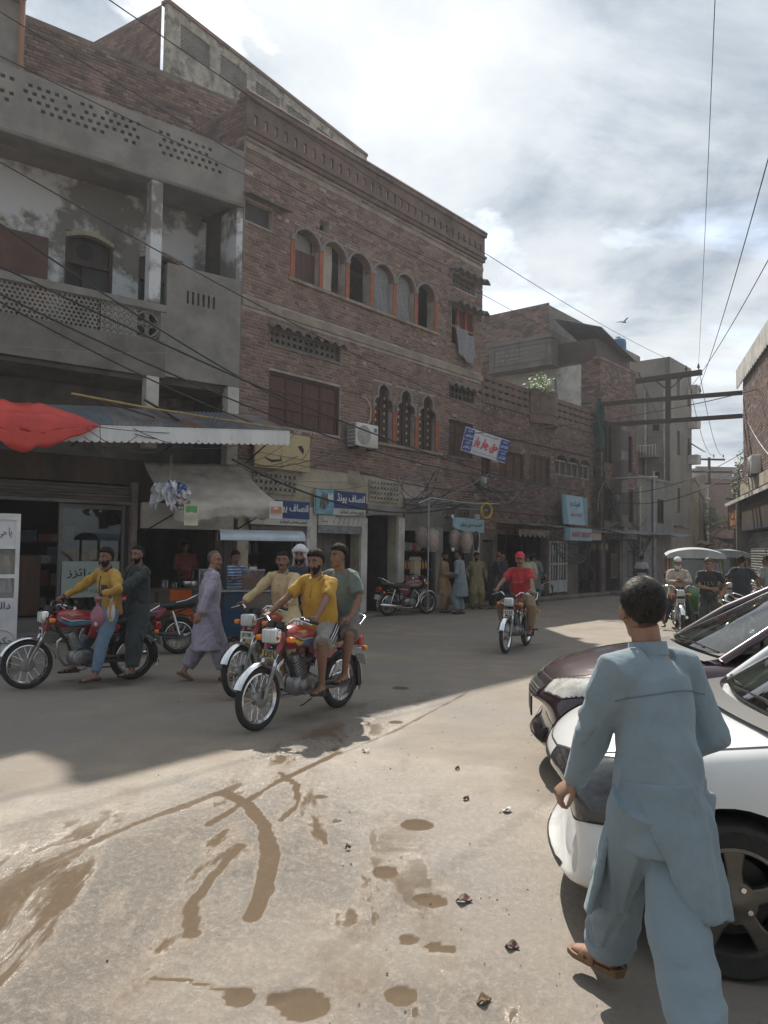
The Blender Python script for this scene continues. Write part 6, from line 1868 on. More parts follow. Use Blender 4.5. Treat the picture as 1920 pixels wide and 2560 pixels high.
def hand_mb(mb,W,d,nrm,s=1.0,curl=(.5,.6,.4),spread=.02,side=1,fr=.0088,thumb_in=0.0):
 """palm, four fingers and thumb; d: finger direction, nrm: palm normal; side +1 left hand, -1 right"""
 W,d,nrm=Vector(W),Vector(d).normalized(),Vector(nrm)
 nrm=(nrm-d*nrm.dot(d)).normalized()
 lat=d.cross(nrm)*side  # towards the thumb
 mb.tube([W-d*.02,W+d*.02,W+d*.06,W+d*.092],[.026*s,.033*s,.042*s,.040*s],n=12,up=nrm,ell=[(1,.72),(1,.50),(1,.40),(1,.36)])
 for k in range(4):
  o=(1.5-k)*.0205*s
  L_=(.074,.084,.078,.062)[k]*s
  p=W+d*(.086*s-abs(k-1.2)*.004)+lat*o
  pts=[p-d*.015];dd=Vector(d);ang=0
  dd=(d+lat*((1.5-k)*spread)).normalized()
  for j,(c,f)in enumerate(zip(curl,(.45,.32,.23))):
   ang+=c
   v=dd*math.cos(ang)+nrm*math.sin(ang)
   if j==0:pts.append(p)
   p=p+v*(L_*f);pts.append(p)
  mb.tube(pts,[fr*1.1*s,fr*1.1*s,fr*s,fr*.95*s,fr*.75*s],n=8)
 b=W+d*.022+lat*.026*s
 t1=(d*.62+lat*(.75-thumb_in)+nrm*(.30+thumb_in*.6)).normalized()
 t2=(d*.90+lat*(.22-thumb_in*1.2)+nrm*(.35+thumb_in)).normalized()
 q=b+t1*.042*s
 mb.tube([b-t1*.012,b,q,q+t2*.030*s,q+t2*.050*s],[.014*s,.0145*s,.0115*s,.0105*s,.0078*s],n=8)
def cap_ball(C,Rm,r,lim,k_out,k_in,amp,seed,nu=36,nv=26,s=1.0,freq=5):
 mb=MB()
 def fn(v):
  h=math.hypot(v.x,v.y)
  ca=v.x/h if h>1e-6 else 0
  L_=lim(ca,v)
  m=min(1,max(0,(v.z-L_)/.10+.5))
  k=k_in+(k_out-k_in)*m*(3-2*m)*m if m<1 else k_out
  k+=amp*m*noise.fractal(v*freq+Vector((seed,0,0)),.8,2.1,3)
  return v*k
 mb.ball(C,tuple(q*s for q in r),nu,nv,rot=Rm,fn=fn)
 return mb
def hair_lim(front=.42,side=-.10,back=-.72):
 def f(ca,v):
  if ca>.25:return front-(1-ca)*.15
  if ca>-.35:return side+(front-side)*max(0,(ca+.05)/.30)**2 if ca>-.05 else side+(back-side)*((-.05-ca)/.30)*.6
  return side+(back-side)*(.6+.4*min(1,(-.35-ca)/.4))
 return f
HS=.915  # the people here are a little shorter than the 1.72 m the joint lengths are written for
class Person:
 def __init__(s,label,loc,rz,skin=None,h=1.72,voxel=.0095,cvox=.013,z0=0.0,seed=0,group=None,name='person'):
  s.t=thing(name,(loc[0],loc[1],z0),rz,label,'person',group)
  s.k=h/1.72*HS;s.skin=skin or SKIN_A;s.vox,s.cvox,s.seed=voxel,cvox,seed
 def pose(s,pelvis=(0,0,.842),neck=None,twist=0.0,head=(0,0),hands=(None,None),feet=None,knees=None,elbows=None,footdir=(0,0),hand_dir=(None,None),hand_n=(None,None),
 curl=((.35,.4,.3),(.35,.4,.3)),roll=0.0,headoff=(0,0,0),footpitch=(0,0)):
  k=s.k
  P=s.P=Vector(pelvis)
  N=s.N=Vector(neck)if neck is not None else P+Vector((.02,0,.54*k))
  up=s.up=(N-P).normalized()
  Rt=Matrix.Rotation(twist,3,'Z')
  fw=Rt@Vector((1,0,0));fw=s.fw=(fw-up*fw.dot(up)).normalized()
  lf=s.lf=up.cross(fw)
  s.sh=[N-up*.055*k+lf*(.185*k*q)for q in(1,-1)]
  s.hp=[P+Vector((0,1,0))*(.095*k*q)for q in(1,-1)]
  s.Rh=Matrix.Rotation(head[0],3,'Z')@Matrix.Rotation(-head[1],3,'Y')@Matrix.Rotation(roll,3,'X')
  s.H=N+up*(.085*k)+Vector((.02*k,0,.09*k))+Vector(headoff)
  hd=[Vector(h)if h is not None else s.sh[i]+Vector((.06,.05*(1,-1)[i],-.50*k))for i,h in enumerate(hands)]
  el=elbows or((-.6,.5,-.4),(-.6,-.5,-.4))
  s.el,s.wr=[],[]
  for i in(0,1):
   e,w=ik(s.sh[i],hd[i],.285*k,.255*k,el[i]);s.el.append(e);s.wr.append(w)
  ft=feet or((.03,.11,.085),(.0,-.11,.085))
  kn=knees or((1,.15,0),(1,-.15,0))
  s.kn,s.an=[],[]
  for i in(0,1):
   e,w=ik(s.hp[i],ft[i],.435*k,.425*k,kn[i]);s.kn.append(e);s.an.append(w)
  s.footdir,s.footpitch=footdir,footpitch
  s.hdir=[Vector(d)if d is not None else(s.wr[i]-s.el[i]).normalized()for i,d in enumerate(hand_dir)]
  s.hn=[Vector(d)if d is not None else(-s.lf if i==0 else s.lf)+Vector((0,0,-.2))for i,d in enumerate(hand_n)]
  s.curl=curl
  return s
 def body(s,fr=.0092,legs=True):
  k,mb=s.k,MB()
  head_mb(mb,s.H,s.Rh,k)
  mb.tube([s.N-s.up*.06,s.N+s.up*.02,s.H-s.Rh@Vector((.018,0,.06*k))],[.062*k,.056*k,.054*k],n=12)
  mb.tube([s.P,s.P.lerp(s.N,.4),s.P.lerp(s.N,.75),s.N-s.up*.03],[.12*k,.11*k,.125*k,.06*k],n=14,up=s.fw,ell=(1,.72))
  for i in(0,1):
   sh,el,wr=s.sh[i],s.el[i],s.wr[i]
   mb.tube([s.N.lerp(sh,.3),sh,sh.lerp(el,.35),el,el.lerp(wr,.3),el.lerp(wr,.75),wr],[.05*k,.054*k,.049*k,.040*k,.042*k,.031*k,.026*k],n=12)
   hand_mb(mb,wr,s.hdir[i],s.hn[i],k,s.curl[i],side=(1,-1)[i],fr=fr)
   if legs:
    hp,kn,an=s.hp[i],s.kn[i],s.an[i]
    mb.tube([hp,hp.lerp(kn,.5),kn,kn.lerp(an,.3),kn.lerp(an,.8),an],[.088*k,.076*k,.056*k,.055*k,.036*k,.036*k],n=12)
    fd=Vector((math.cos(s.footdir[i]),math.sin(s.footdir[i]),0));fd=(fd*math.cos(s.footpitch[i])+Vector((0,0,1))*math.sin(s.footpitch[i]))
    fu=Vector((0,0,1))-fd*fd.z
    mb.tube([an-fd*.035-fu*.035,an+fd*.02-fu*.035,an+fd*.10-fu*.050,an+fd*.165-fu*.060],[.036*k,.042*k,.040*k,.026*k],n=12,up=fu,ell=[(1,.9),(1,.9),(1.05,.66),(1.25,.55)])
    mb.tube([an,an-fu*.03],[.037*k,.038*k],n=10)
  me=remesh(mb,s.vox,3);me.name='body';me.materials.append(s.skin)
  link('body',me,s.t)
  T=lambda x,y,z:s.H+s.Rh@(Vector((x,y,z))*k)
  for y in(-1,1):
   e=MB();e.ball(T(.0735,y*.031,.002),(.0115*k,.0140*k,.0072*k),10,8,rot=s.Rh);e.cur=1;e.ball(T(.0805,y*.031,.002),(.0068*k,.0078*k,.0070*k),8,6,rot=s.Rh);e.build('eye',[EYEW,EYED],s.t,smooth=179)
   e=MB();e.tube([T(.097,y*.012,.026),T(.092,y*.034,.034),T(.072,y*.056,.026)],[.004*k,.0055*k,.003*k],n=6);e.build('eyebrow',HAIR,s.t,smooth=179)
  e=MB();e.tube([T(.087,-.020,-.0715),T(.1005,0,-.0715),T(.087,.020,-.0715)],[.004*k,.0065*k,.004*k],n=6);e.build('lips',LIP,s.t,smooth=179)
  return s
 def hair(s,m=None,front=.42,side=-.16,back=-.72,out=1.14,amp=.05,part='hair',freq=5):
  cap_ball(s.H+s.Rh@(Vector((-.012,0,.030))*s.k),s.Rh,(.101,.080,.096),hair_lim(front,side,back),out,.84,amp,s.seed+1.7,s=s.k,freq=freq).build(part,m or HAIR,s.t,smooth=179);return s
 def beard(s,m=None,out=1.06,top=-.02,amp=.05,long=0.0):
  lim=lambda ca,v:(1.0 if ca<-.35 else top-.22*max(0,ca)**3)
  mb=MB()
  def fn(v):
   h=math.hypot(v.x,v.y);ca=v.x/h if h>1e-6 else 0
   lm=-.02+(.45 if ca<.25 else 0)*0
   on=1 if(ca>-.25 and v.z<(.25 if ca<.35 else-.18))else 0
   if ca>.93 and-.47<v.z<-.34:on=.35
   k=.86+(out-.86)*on+on*amp*noise.fractal(v*6+Vector((s.seed,1,0)),.8,2,3)
   q=v*k
   if long and on and v.z<-.4:q.z-=long*(-.4-v.z)
   return q
  mb.ball(s.H+s.Rh@(Vector((.026,0,-.048))*s.k),(.078*s.k,.067*s.k,.083*s.k),32,24,rot=s.Rh,fn=fn)
  mb.build('beard',m or HAIR,s.t,smooth=179);return s
 def moustache(s,m=None):
  T=lambda x,y,z:s.H+s.Rh@(Vector((x,y,z))*s.k)
  MB().tube([T(.078,-.034,-.066),T(.098,-.014,-.056),T(.102,0,-.054),T(.098,.014,-.056),T(.078,.034,-.066)],[.003,.0075,.0075,.0075,.003],n=8).build('moustache',m or HAIR,s.t,smooth=179);return s
 def top(s,m,kind='tee',hem=None,sleeve=None,fat=1.0,name=None,folds=.0115,loose=1.0,hemr=None,collar=None):
  k,mb=s.k,MB()
  P,N,up=s.P,s.N,s.up
  L_=(N-P).length
  pts,rad,ell=[],[],[]
  def add(p,lat,dep):pts.append(Vector(p));rad.append(lat*k);ell.append((1,dep/lat))
  if kind=='kameez':
   hz=hem if hem is not None else P.z-.46*k
   hr=hemr or(.235,.185)
   add((P.x,P.y,hz),hr[0]*fat,hr[1]*fat);add((P.x*.9+.0,P.y,hz+(P.z-hz)*.5),(hr[0]*.45+.105)*fat,(hr[1]*.45+.085)*fat)
  elif hem is not None:add(P-up*hem,.178*fat,.135*fat)
  add(P+up*.02,.180*fat,.140*fat);add(P+up*.18*k,.172*fat,.132*fat);add(P+up*.33*k,.188*fat,.128*fat)
  add(P+up*.43*k,.186*fat**.5,.112*fat**.5);add(N-up*.035*k,.120,.078);add(N+up*.005*k,.072,.068)
  mb.tube(pts,rad,n=20,up=s.fw,ell=ell)
  for i in(0,1):
   sh,el,wr=s.sh[i],s.el[i],s.wr[i]
   ln=sleeve if sleeve is not None else(.42 if kind=='tee' else 1.9)
   q=[s.N.lerp(sh,.45)-up*.01,sh+up*.004,sh.lerp(el,.5)];r_=[.066*k,.067*k*loose**.4,.062*k*loose]
   if ln<=1:
    q[-1]=sh.lerp(el,ln*.55);q.append(sh.lerp(el,ln));r_.append(.064*k*loose)
   else:
    q+=[el,el.lerp(wr,.5),el.lerp(wr,min(.98,ln-1+.02))];r_+=[.054*k*loose,.047*k*loose,.041*k*loose]
   mb.tube(q,r_,n=14)
  me=remesh(mb,s.cvox,4,fold_fn(folds,seed=s.seed)if folds else None);me.name=name or 'shirt';me.materials.append(m)
  link(name or('kameez' if kind=='kameez' else 'shirt'),me,s.t)
  if collar:
   c=MB();A_=N+up*.012*k+s.fw*.006
   ring=[A_+s.lf*(.066*k*math.cos(a))+s.fw*(.064*k*math.sin(a))+up*(.030*k*(-math.sin(a))*1.0)for a in[PI*2*j/20 for j in range(20)]]
   c.tube(ring,.017*k,n=8,closed=True,up=up,ell=(.45,1.5));c.build('collar',collar,s.t,smooth=179)
  return s
 def legs(s,m,kind='trousers',to=.93,fat=1.0,folds=.011,name=None):
  k,mb=s.k,MB()
  r0,r1,r2,r3={'trousers':(.105,.082,.070,.060),'shalwar':(.135,.120,.105,.082),'jeans':(.102,.078,.064,.052),'shorts':(.112,.095,.09,.09)}[kind]
  mb.tube([s.P-Vector((0,0,.05)),s.P+s.up*.10],[.15*k*fat,.165*k*fat],n=16,up=s.fw,ell=(1,.80))
  for i in(0,1):
   hp,kn,an=s.hp[i],s.kn[i],s.an[i]
   q=[s.P.lerp(hp,.8)+Vector((0,0,.03)),hp.lerp(kn,.45),kn];r_=[r0*k*fat,(r0+r1)*.5*k*fat,r1*k*fat]
   if kind=='shorts':
    q[-1]=hp.lerp(kn,.95);r_[-1]=r2*k*fat
   else:q+=[kn.lerp(an,.5),kn.lerp(an,to)];r_+=[r2*k*fat,r3*k*fat]
   mb.tube(q,r_,n=16)
  me=remesh(mb,s.cvox,4,fold_fn(folds,sx=10,sz=4,seed=s.seed+3)if folds else None);me.name='trousers';me.materials.append(m)
  link(name or{'shalwar':'shalwar','shorts':'shorts'}.get(kind,'trousers'),me,s.t);return s
 def shoes(s,m,sandal=True):
  k=s.k
  for i in(0,1):
   an=s.an[i]
   fd=Vector((math.cos(s.footdir[i]),math.sin(s.footdir[i]),0));fd=(fd*math.cos(s.footpitch[i])+Vector((0,0,1))*math.sin(s.footpitch[i]))
   fu=(Vector((0,0,1))-fd*fd.z).normalized();lt=fu.cross(fd)
   mb=MB()
   out=[(-.075,.0),(-.06,.034),(.0,.038),(.08,.046),(.15,.048),(.195,.030),(.205,0)]
   poly=out+[(a,-b)for a,b in reversed(out[1:-1])]
   lo=[an+fd*a*k+lt*b*k-fu*.086*k for a,b in poly];hi=[p+fu*.022*k for p in lo]
   n=len(poly);mb.add(lo+hi,[tuple(reversed(range(n))),tuple(range(n,2*n))]+[(j,(j+1)%n,(j+1)%n+n,j+n)for j in range(n)])
   if sandal:
    for a,hgt in((.06,.052),(.11,.040)):
     mb.tube([an+fd*a*k+lt*(.047*math.cos(q))*k-fu*(.075*k)+fu*(hgt*1.05*math.sin(q))*k for q in[PI*j/8 for j in range(9)]],.011*k,n=6,up=fd,ell=(.4,1.6))
    mb.tube([an-fd*.045*k+lt*(.042*math.cos(q))*k-fu*(.055*k)-fd*(.03*math.sin(q))*k for q in[PI*j/8 for j in range(9)]],.007*k,n=6)
    mb.build('sandal',m,s.t,smooth=45)
   else:
    mb.tube([an-fd*.045-fu*.045,an+fd*.03-fu*.035,an+fd*.11-fu*.052,an+fd*.175-fu*.062],[.042*k,.047*k,.046*k,.034*k],n=12,up=fu,ell=[(1,1),(1,.95),(1.05,.7),(1.15,.55)]);mb.build('shoe',m,s.t,smooth=45)
  return s
def on_bike(b):return b.location,b.rotation_euler.z
SANDAL_B,SANDAL_T=mat('sandal_dark',(.035,.022,.017),rough=.6),mat('sandal_tan',(.20,.115,.055),(.14,.08,.04),scale=9,rough=.65)
BLACKSHOE=mat('black_slipper',(.015,.015,.016),rough=.6)
GRIP=(1.0,.9,.5)
RIDERS='people riding on the motorcycles'
def rider(bike,label,skin,h,twist=0.0,head=(0,0),neck=(-.18,0,1.365),lh=None,rh=None,feet=None,knees=None,seat=(-.30,0,.862),seed=1,curl=None,hd=None,hn=None,**kw):
 loc,rz=on_bike(bike)
 p=Person(label,loc,rz,skin,h,seed=seed,group=RIDERS,**kw)
 g=[(.215,.315,1.00),(.215,-.315,1.00)]
 p.pose(pelvis=seat,neck=neck,twist=twist,head=head,hands=(lh or g[0],rh or g[1]),feet=feet or((-.02,.225,.345),(-.02,-.225,.345)),knees=knees or((1,.55,.3),(1,-.55,.3)),
 elbows=((-.5,.9,-.5),(-.5,-.9,-.5)),hand_dir=hd or((.9,-.25 if lh is None else 0,-.1),(.9,.25,-.1)),hand_n=hn or((.1,0,-1),(.1,0,-1)),curl=curl or(GRIP,GRIP),footdir=(.15,-.15))
 return p
def build_riders():
 B=BIKES
 # --- man in the yellow jacket, bike standing still, left foot down, bag held out
 yj=cloth('yellow_jacket',(.46,.265,.045),.8)
 p=rider(B['jacket'],'bearded man in yellow jacket and jeans astride the leftmost motorcycle',SKIN_B,1.74,twist=R(18),head=(R(38),R(2)),neck=(-.24,.06,1.375),lh=(-.04,.42,1.10),feet=((-.02,.40,.10),(.06,-.33,.10)),
 knees=((1,.4,.2),(1,-.3,.2)),curl=((1.1,1.0,.6),GRIP),hd=((.25,.5,-.35),(.9,.25,-.1)),hn=((0,-.3,-1),(.1,0,-1)),seat=(-.30,.02,.865),seed=2,voxel=.008)
 p.body().hair(out=1.20,amp=.08,freq=7).beard(out=1.04,amp=.03).top(yj,'shirt',hem=.03,fat=1.0,name='jacket',collar=mat('charcoal_knit',(.03,.03,.035),rough=.9)).legs(cloth('blue_jeans',(.16,.25,.36),.6,scale=4),'jeans').shoes(SANDAL_B)
 up,fw,lf,P=p.up,p.fw,p.lf,p.P
 dk=mat('navy_trim',(.035,.038,.055),rough=.8)
 MB().tube([P+up*(.02+.055*j)+fw*(.131 if j<6 else .122-(j-6)*.014)for j in range(9)],.011,n=6,ell=(1.4,.6),up=fw).build('zip',dk,p.t,smooth=60)
 MB().sheet(lambda u,v:P+up*(.26+.10*v)+fw*(.128-.02*abs(u))+lf*(.045+.085*u),4,4,.006).build('pocket',dk,p.t)
 for i in(0,1):
  e,w=p.el[i],p.wr[i];MB().tube([e.lerp(w,.86),e.lerp(w,.99)],[.047,.045],n=12).build('cuff',dk,p.t,smooth=50)
 bag(p,'pink_bag','translucent pink carrier bag with eggs hanging from the yellow jacket man\'s hand',(.42,.20,.27),.17,.36,p.wr[0]+p.hdir[0]*.06,eggs=True)
 # --- passenger in dark green
 dg=cloth('dark_green_shalwar',(.030,.042,.045),.7)
 p=rider(B['jacket'],'passenger in dark green shalwar kameez behind the yellow jacket man',SKIN_B,1.72,twist=R(12),head=(R(36),0),neck=(-.64,.02,1.41),seat=(-.66,0,.895),lh=(-.26,.33,1.12),rh=(-.38,-.2,1.06),feet=((-.46,.40,.11),(-.42,-.28,.38)),
 knees=((1,.6,.3),(1,-.6,.3)),curl=((1.1,1.0,.6),(.6,.5,.3)),hd=((.8,.1,-.2),(.8,0,-.3)),hn=((0,0,-1),(0,1,-.3)),seed=4)
 p.body().hair(HAIR,out=1.07,front=.50).beard(HAIR,out=1.03,amp=.02).top(dg,'kameez',hem=.56,hemr=(.25,.22),folds=.015,collar=dg).legs(dg,'shalwar').shoes(BLACKSHOE)
 bag(p,'white_bag','small white carrier bag of bread held between the two men on the left',(.72,.72,.70),.10,.34,p.wr[0]+p.hdir[0]*.06)
 # --- man in the yellow polo shirt
 yp=cloth('yellow_polo',(.50,.29,.035),.82)
 p=rider(B['polo'],'bearded man in yellow polo shirt and grey shorts riding the nearest motorcycle',SKIN_B,1.76,twist=R(0),head=(R(12),R(-4)),neck=(-.20,0,1.385),seed=6,voxel=.008,cvox=.011)
 p.body().hair(out=1.24,amp=.12,freq=8,side=0.0).beard(out=1.06,amp=.03).top(yp,'tee',hem=.04,fat=1.12,sleeve=.72,loose=1.0,collar=yp).legs(cloth('grey_shorts',(.27,.26,.245),.8),'shorts',fat=1.05).shoes(BLACKSHOE)
 P,N,up,fw=p.P,p.N,p.up,p.fw
 MB().tube([N-up*(.03+.03*j)+fw*(.070+.052*min(1,j/3)+.006*max(0,j-3))for j in range(6)],.007,n=6,ell=(1,.6),up=fw).build('placket',mat('polo_dark_yellow',(.24,.13,.015),rough=.9),p.t,smooth=60)  # placket strip in a darker yellow than the shirt
 navy,whs=mat('navy_stripe',(.015,.016,.03),rough=.85),mat('white_stripe',(.62,.62,.62),rough=.85)
 for i,q in((0,1),(1,-1)):
  hp,kn=p.hp[i],p.kn[i];d=(kn-hp).normalized();out=(Vector((0,q,.35))-d*Vector((0,q,.35)).dot(d)).normalized();sd=d.cross(out)
  for j in range(5):
   a,b=hp+d*.02+out*.118+sd*(.030-.014*j),kn-d*.03+out*.100+sd*(.028-.013*j)
   MB().tube([a,a.lerp(b,.5)+out*.006,b],.0075 if j%2==0 else .006,n=6,ell=(1,.7)).build('side_stripe',navy if j%2==0 else whs,p.t,smooth=60)
   # --- passenger in grey green tee, hand on thigh
 tg=cloth('grey_green_tee',(.125,.165,.160),.75)
 p=rider(B['polo'],'passenger in grey green T-shirt with hand on thigh behind the polo shirt man',SKIN_B,1.80,head=(R(-8),0),neck=(-.62,-.02,1.44),seat=(-.66,0,.90),lh=(-.38,.30,.99),rh=(-.34,-.20,1.0),feet=((-.36,.25,.41),(-.36,-.25,.41)),
 knees=((1,.8,.3),(1,-.8,.3)),curl=((.5,.4,.2),(.5,.4,.2)),hd=((.7,-.5,-.3),(.8,0,-.4)),hn=((0,-.3,-1),(0,0,-1)),seed=8)
 p.body().hair(out=1.20,amp=.10,freq=7).top(tg,'tee',hem=.05,fat=1.12,sleeve=.80,loose=1.02).legs(cloth('grey_brown_shorts',(.15,.135,.12),.8),'shorts',fat=1.05).shoes(BLACKSHOE)
 # --- man in the cream shirt and his turbaned passenger
 cs=cloth('cream_kameez',(.55,.43,.245),.86)
 p=rider(B['cream'],'man in cream long sleeved kameez riding beside the polo shirt man',SKIN_B,1.74,head=(R(28),0),neck=(-.19,.02,1.37),seed=10)
 p.body().hair(out=1.06,amp=.03).moustache().top(cs,'kameez',hem=.60,hemr=(.24,.22),collar=cs).legs(cs,'shalwar').shoes(SANDAL_B)
 for j in range(3):MB().ball(p.N-p.up*(.12+.09*j)+p.fw*(.118+.012*j),.006,8,6).build('button',mat('button_dark',(.15,.11,.06),rough=.5),p.t)
 nv=cloth('navy_shirt',(.030,.050,.085),.8)
 p=rider(B['cream'],'passenger in navy shirt with a white cloth wrapped on his head',SKIN_B,1.74,head=(R(22),0),neck=(-.62,0,1.43),seat=(-.66,0,.90),lh=(-.38,.22,.98),rh=(-.38,-.2,.98),feet=((-.36,.25,.41),(-.36,-.25,.41)),knees=((1,.8,.3),(1,-.8,.3)),seed=12)
 p.body().beard(out=1.03,amp=.02).top(nv,'shirt',hem=.05,collar=nv).legs(cloth('grey_trousers',(.10,.10,.10),.8),'trousers').shoes(BLACKSHOE)
 wc=cloth('white_headcloth',(.66,.64,.67),.85)
 mb=cap_ball(p.H+p.Rh@Vector((-.012,0,.034)),p.Rh,(.112,.092,.106),lambda ca,v:.32 if ca>.45 else-.75,1.05,.80,.08,3,freq=3)
 mb.build('head_cloth',wc,p.t,smooth=179)
 T=lambda x,y,z:p.H+p.Rh@Vector((x,y,z))
 MB().sheet(lambda u,v:T(-.05-.07*u+.02*math.sin(v*6),.085+.03*math.sin(u*3)+.035*v,.02-.28*v+.02*u),6,12,.012).build('cloth_end',wc,p.t,smooth=179)
 MB().sheet(lambda u,v:T(-.05-.07*u,-.085-.03*v,.02-.26*v),6,12,.012).build('cloth_end',wc,p.t,smooth=179)
 MB().tube([T(.075*math.cos(a)*1.45-.012,.098*math.sin(a),.065+.012*math.cos(a*2))for a in[2*PI*j/24 for j in range(24)]],.017,n=8,closed=True,up=(0,0,1),ell=(.6,1.6)).build('cloth_band',wc,p.t,smooth=179)
 # --- man in red
 rd_=cloth('red_tee',(.46,.022,.030),.82)
 p=rider(B['red'],'man in red T-shirt and red cap riding in the middle of the street',SKIN_A,1.76,head=(R(14),R(-2)),neck=(-.20,0,1.37),seed=14,cvox=.012)
 p.body().hair(out=1.03).moustache().top(rd_,'tee',hem=.05,fat=1.14,sleeve=.75,loose=1.02).legs(cloth('khaki_trousers',(.235,.165,.095),.8),'trousers',fat=1.1).shoes(SANDAL_B)
 lettering('EDGE','shirt_print',mat('print_pale',(.48,.16,.16),rough=.8),p.t,p.N-p.up*.20+p.fw*.160,.035,.17,rot=(0,0,R(90)),bold=.01)
 cm=mat('red_cap',(.50,.02,.03),rough=.6)
 cap_ball(p.H+p.Rh@Vector((-.012,0,.034)),p.Rh,(.104,.084,.100),lambda ca,v:.10,1.08,.82,.0,3).build('cap',cm,p.t,smooth=179)
 MB().sheet(lambda u,v:p.H+p.Rh@Vector((.075+.085*v*(1-(2*u-1)**2*.5),(2*u-1)*(.075-.01*v),.066-.020*v-.018*(2*u-1)**2)),12,5,.006).build('cap_visor',cm,p.t,smooth=60)
def bag(p,name,label,c,w,h,hand,eggs=False):
 loc=p.t.matrix_basis@Vector(hand)
 t=thing(name,loc-Vector((0,0,h)),0,label,'bag')
 mb=MB();nu,nv=28,18
 def fn(u,v):
  a=2*PI*u
  r=w*(.55*math.sin(PI*min(1,v*1.25+.06))**.6*(1-v)**.25 if v<.75 else .30*(1.04-v)**.5+.02)*(1+.10*noise.noise(Vector((math.cos(a)*2,math.sin(a)*2,v*5+w*30))))
  return(r*math.cos(a),r*math.sin(a)*.8,h*v)
 mb.grid(fn,nu,nv)
 mb.build('film',film_mat(name+'_film',tuple(min(1,v*1.5+.25)for v in c),.62 if eggs else .8,c),t,smooth=179)
 if eggs:
  for k in range(7):
   a=k*2.4;q=MB();q.ball((.045*math.cos(a)*(1 if k else 0),.04*math.sin(a)*(1 if k else 0),.055+.05*(k//4)),(.026,.026,.033),12,9);q.build('egg',mat('egg_shell',(.72,.60,.50),rough=.5),t,smooth=179)
 else:
  for k in range(3):
   q=MB();q.tube([(.0,-.02+.02*k,.03),(.01*k,-.015+.015*k,.24)],[.025,.022],n=10);q.build('bread',mat('bread',(.48,.33,.17),rough=.8),t,smooth=60)
 MB().tube([(0,0,h*.97),(0,0,h+.02)],.012,n=8).build('handle',film_mat(name+'_film',(1,1,1),.8,c),t)
build_riders()

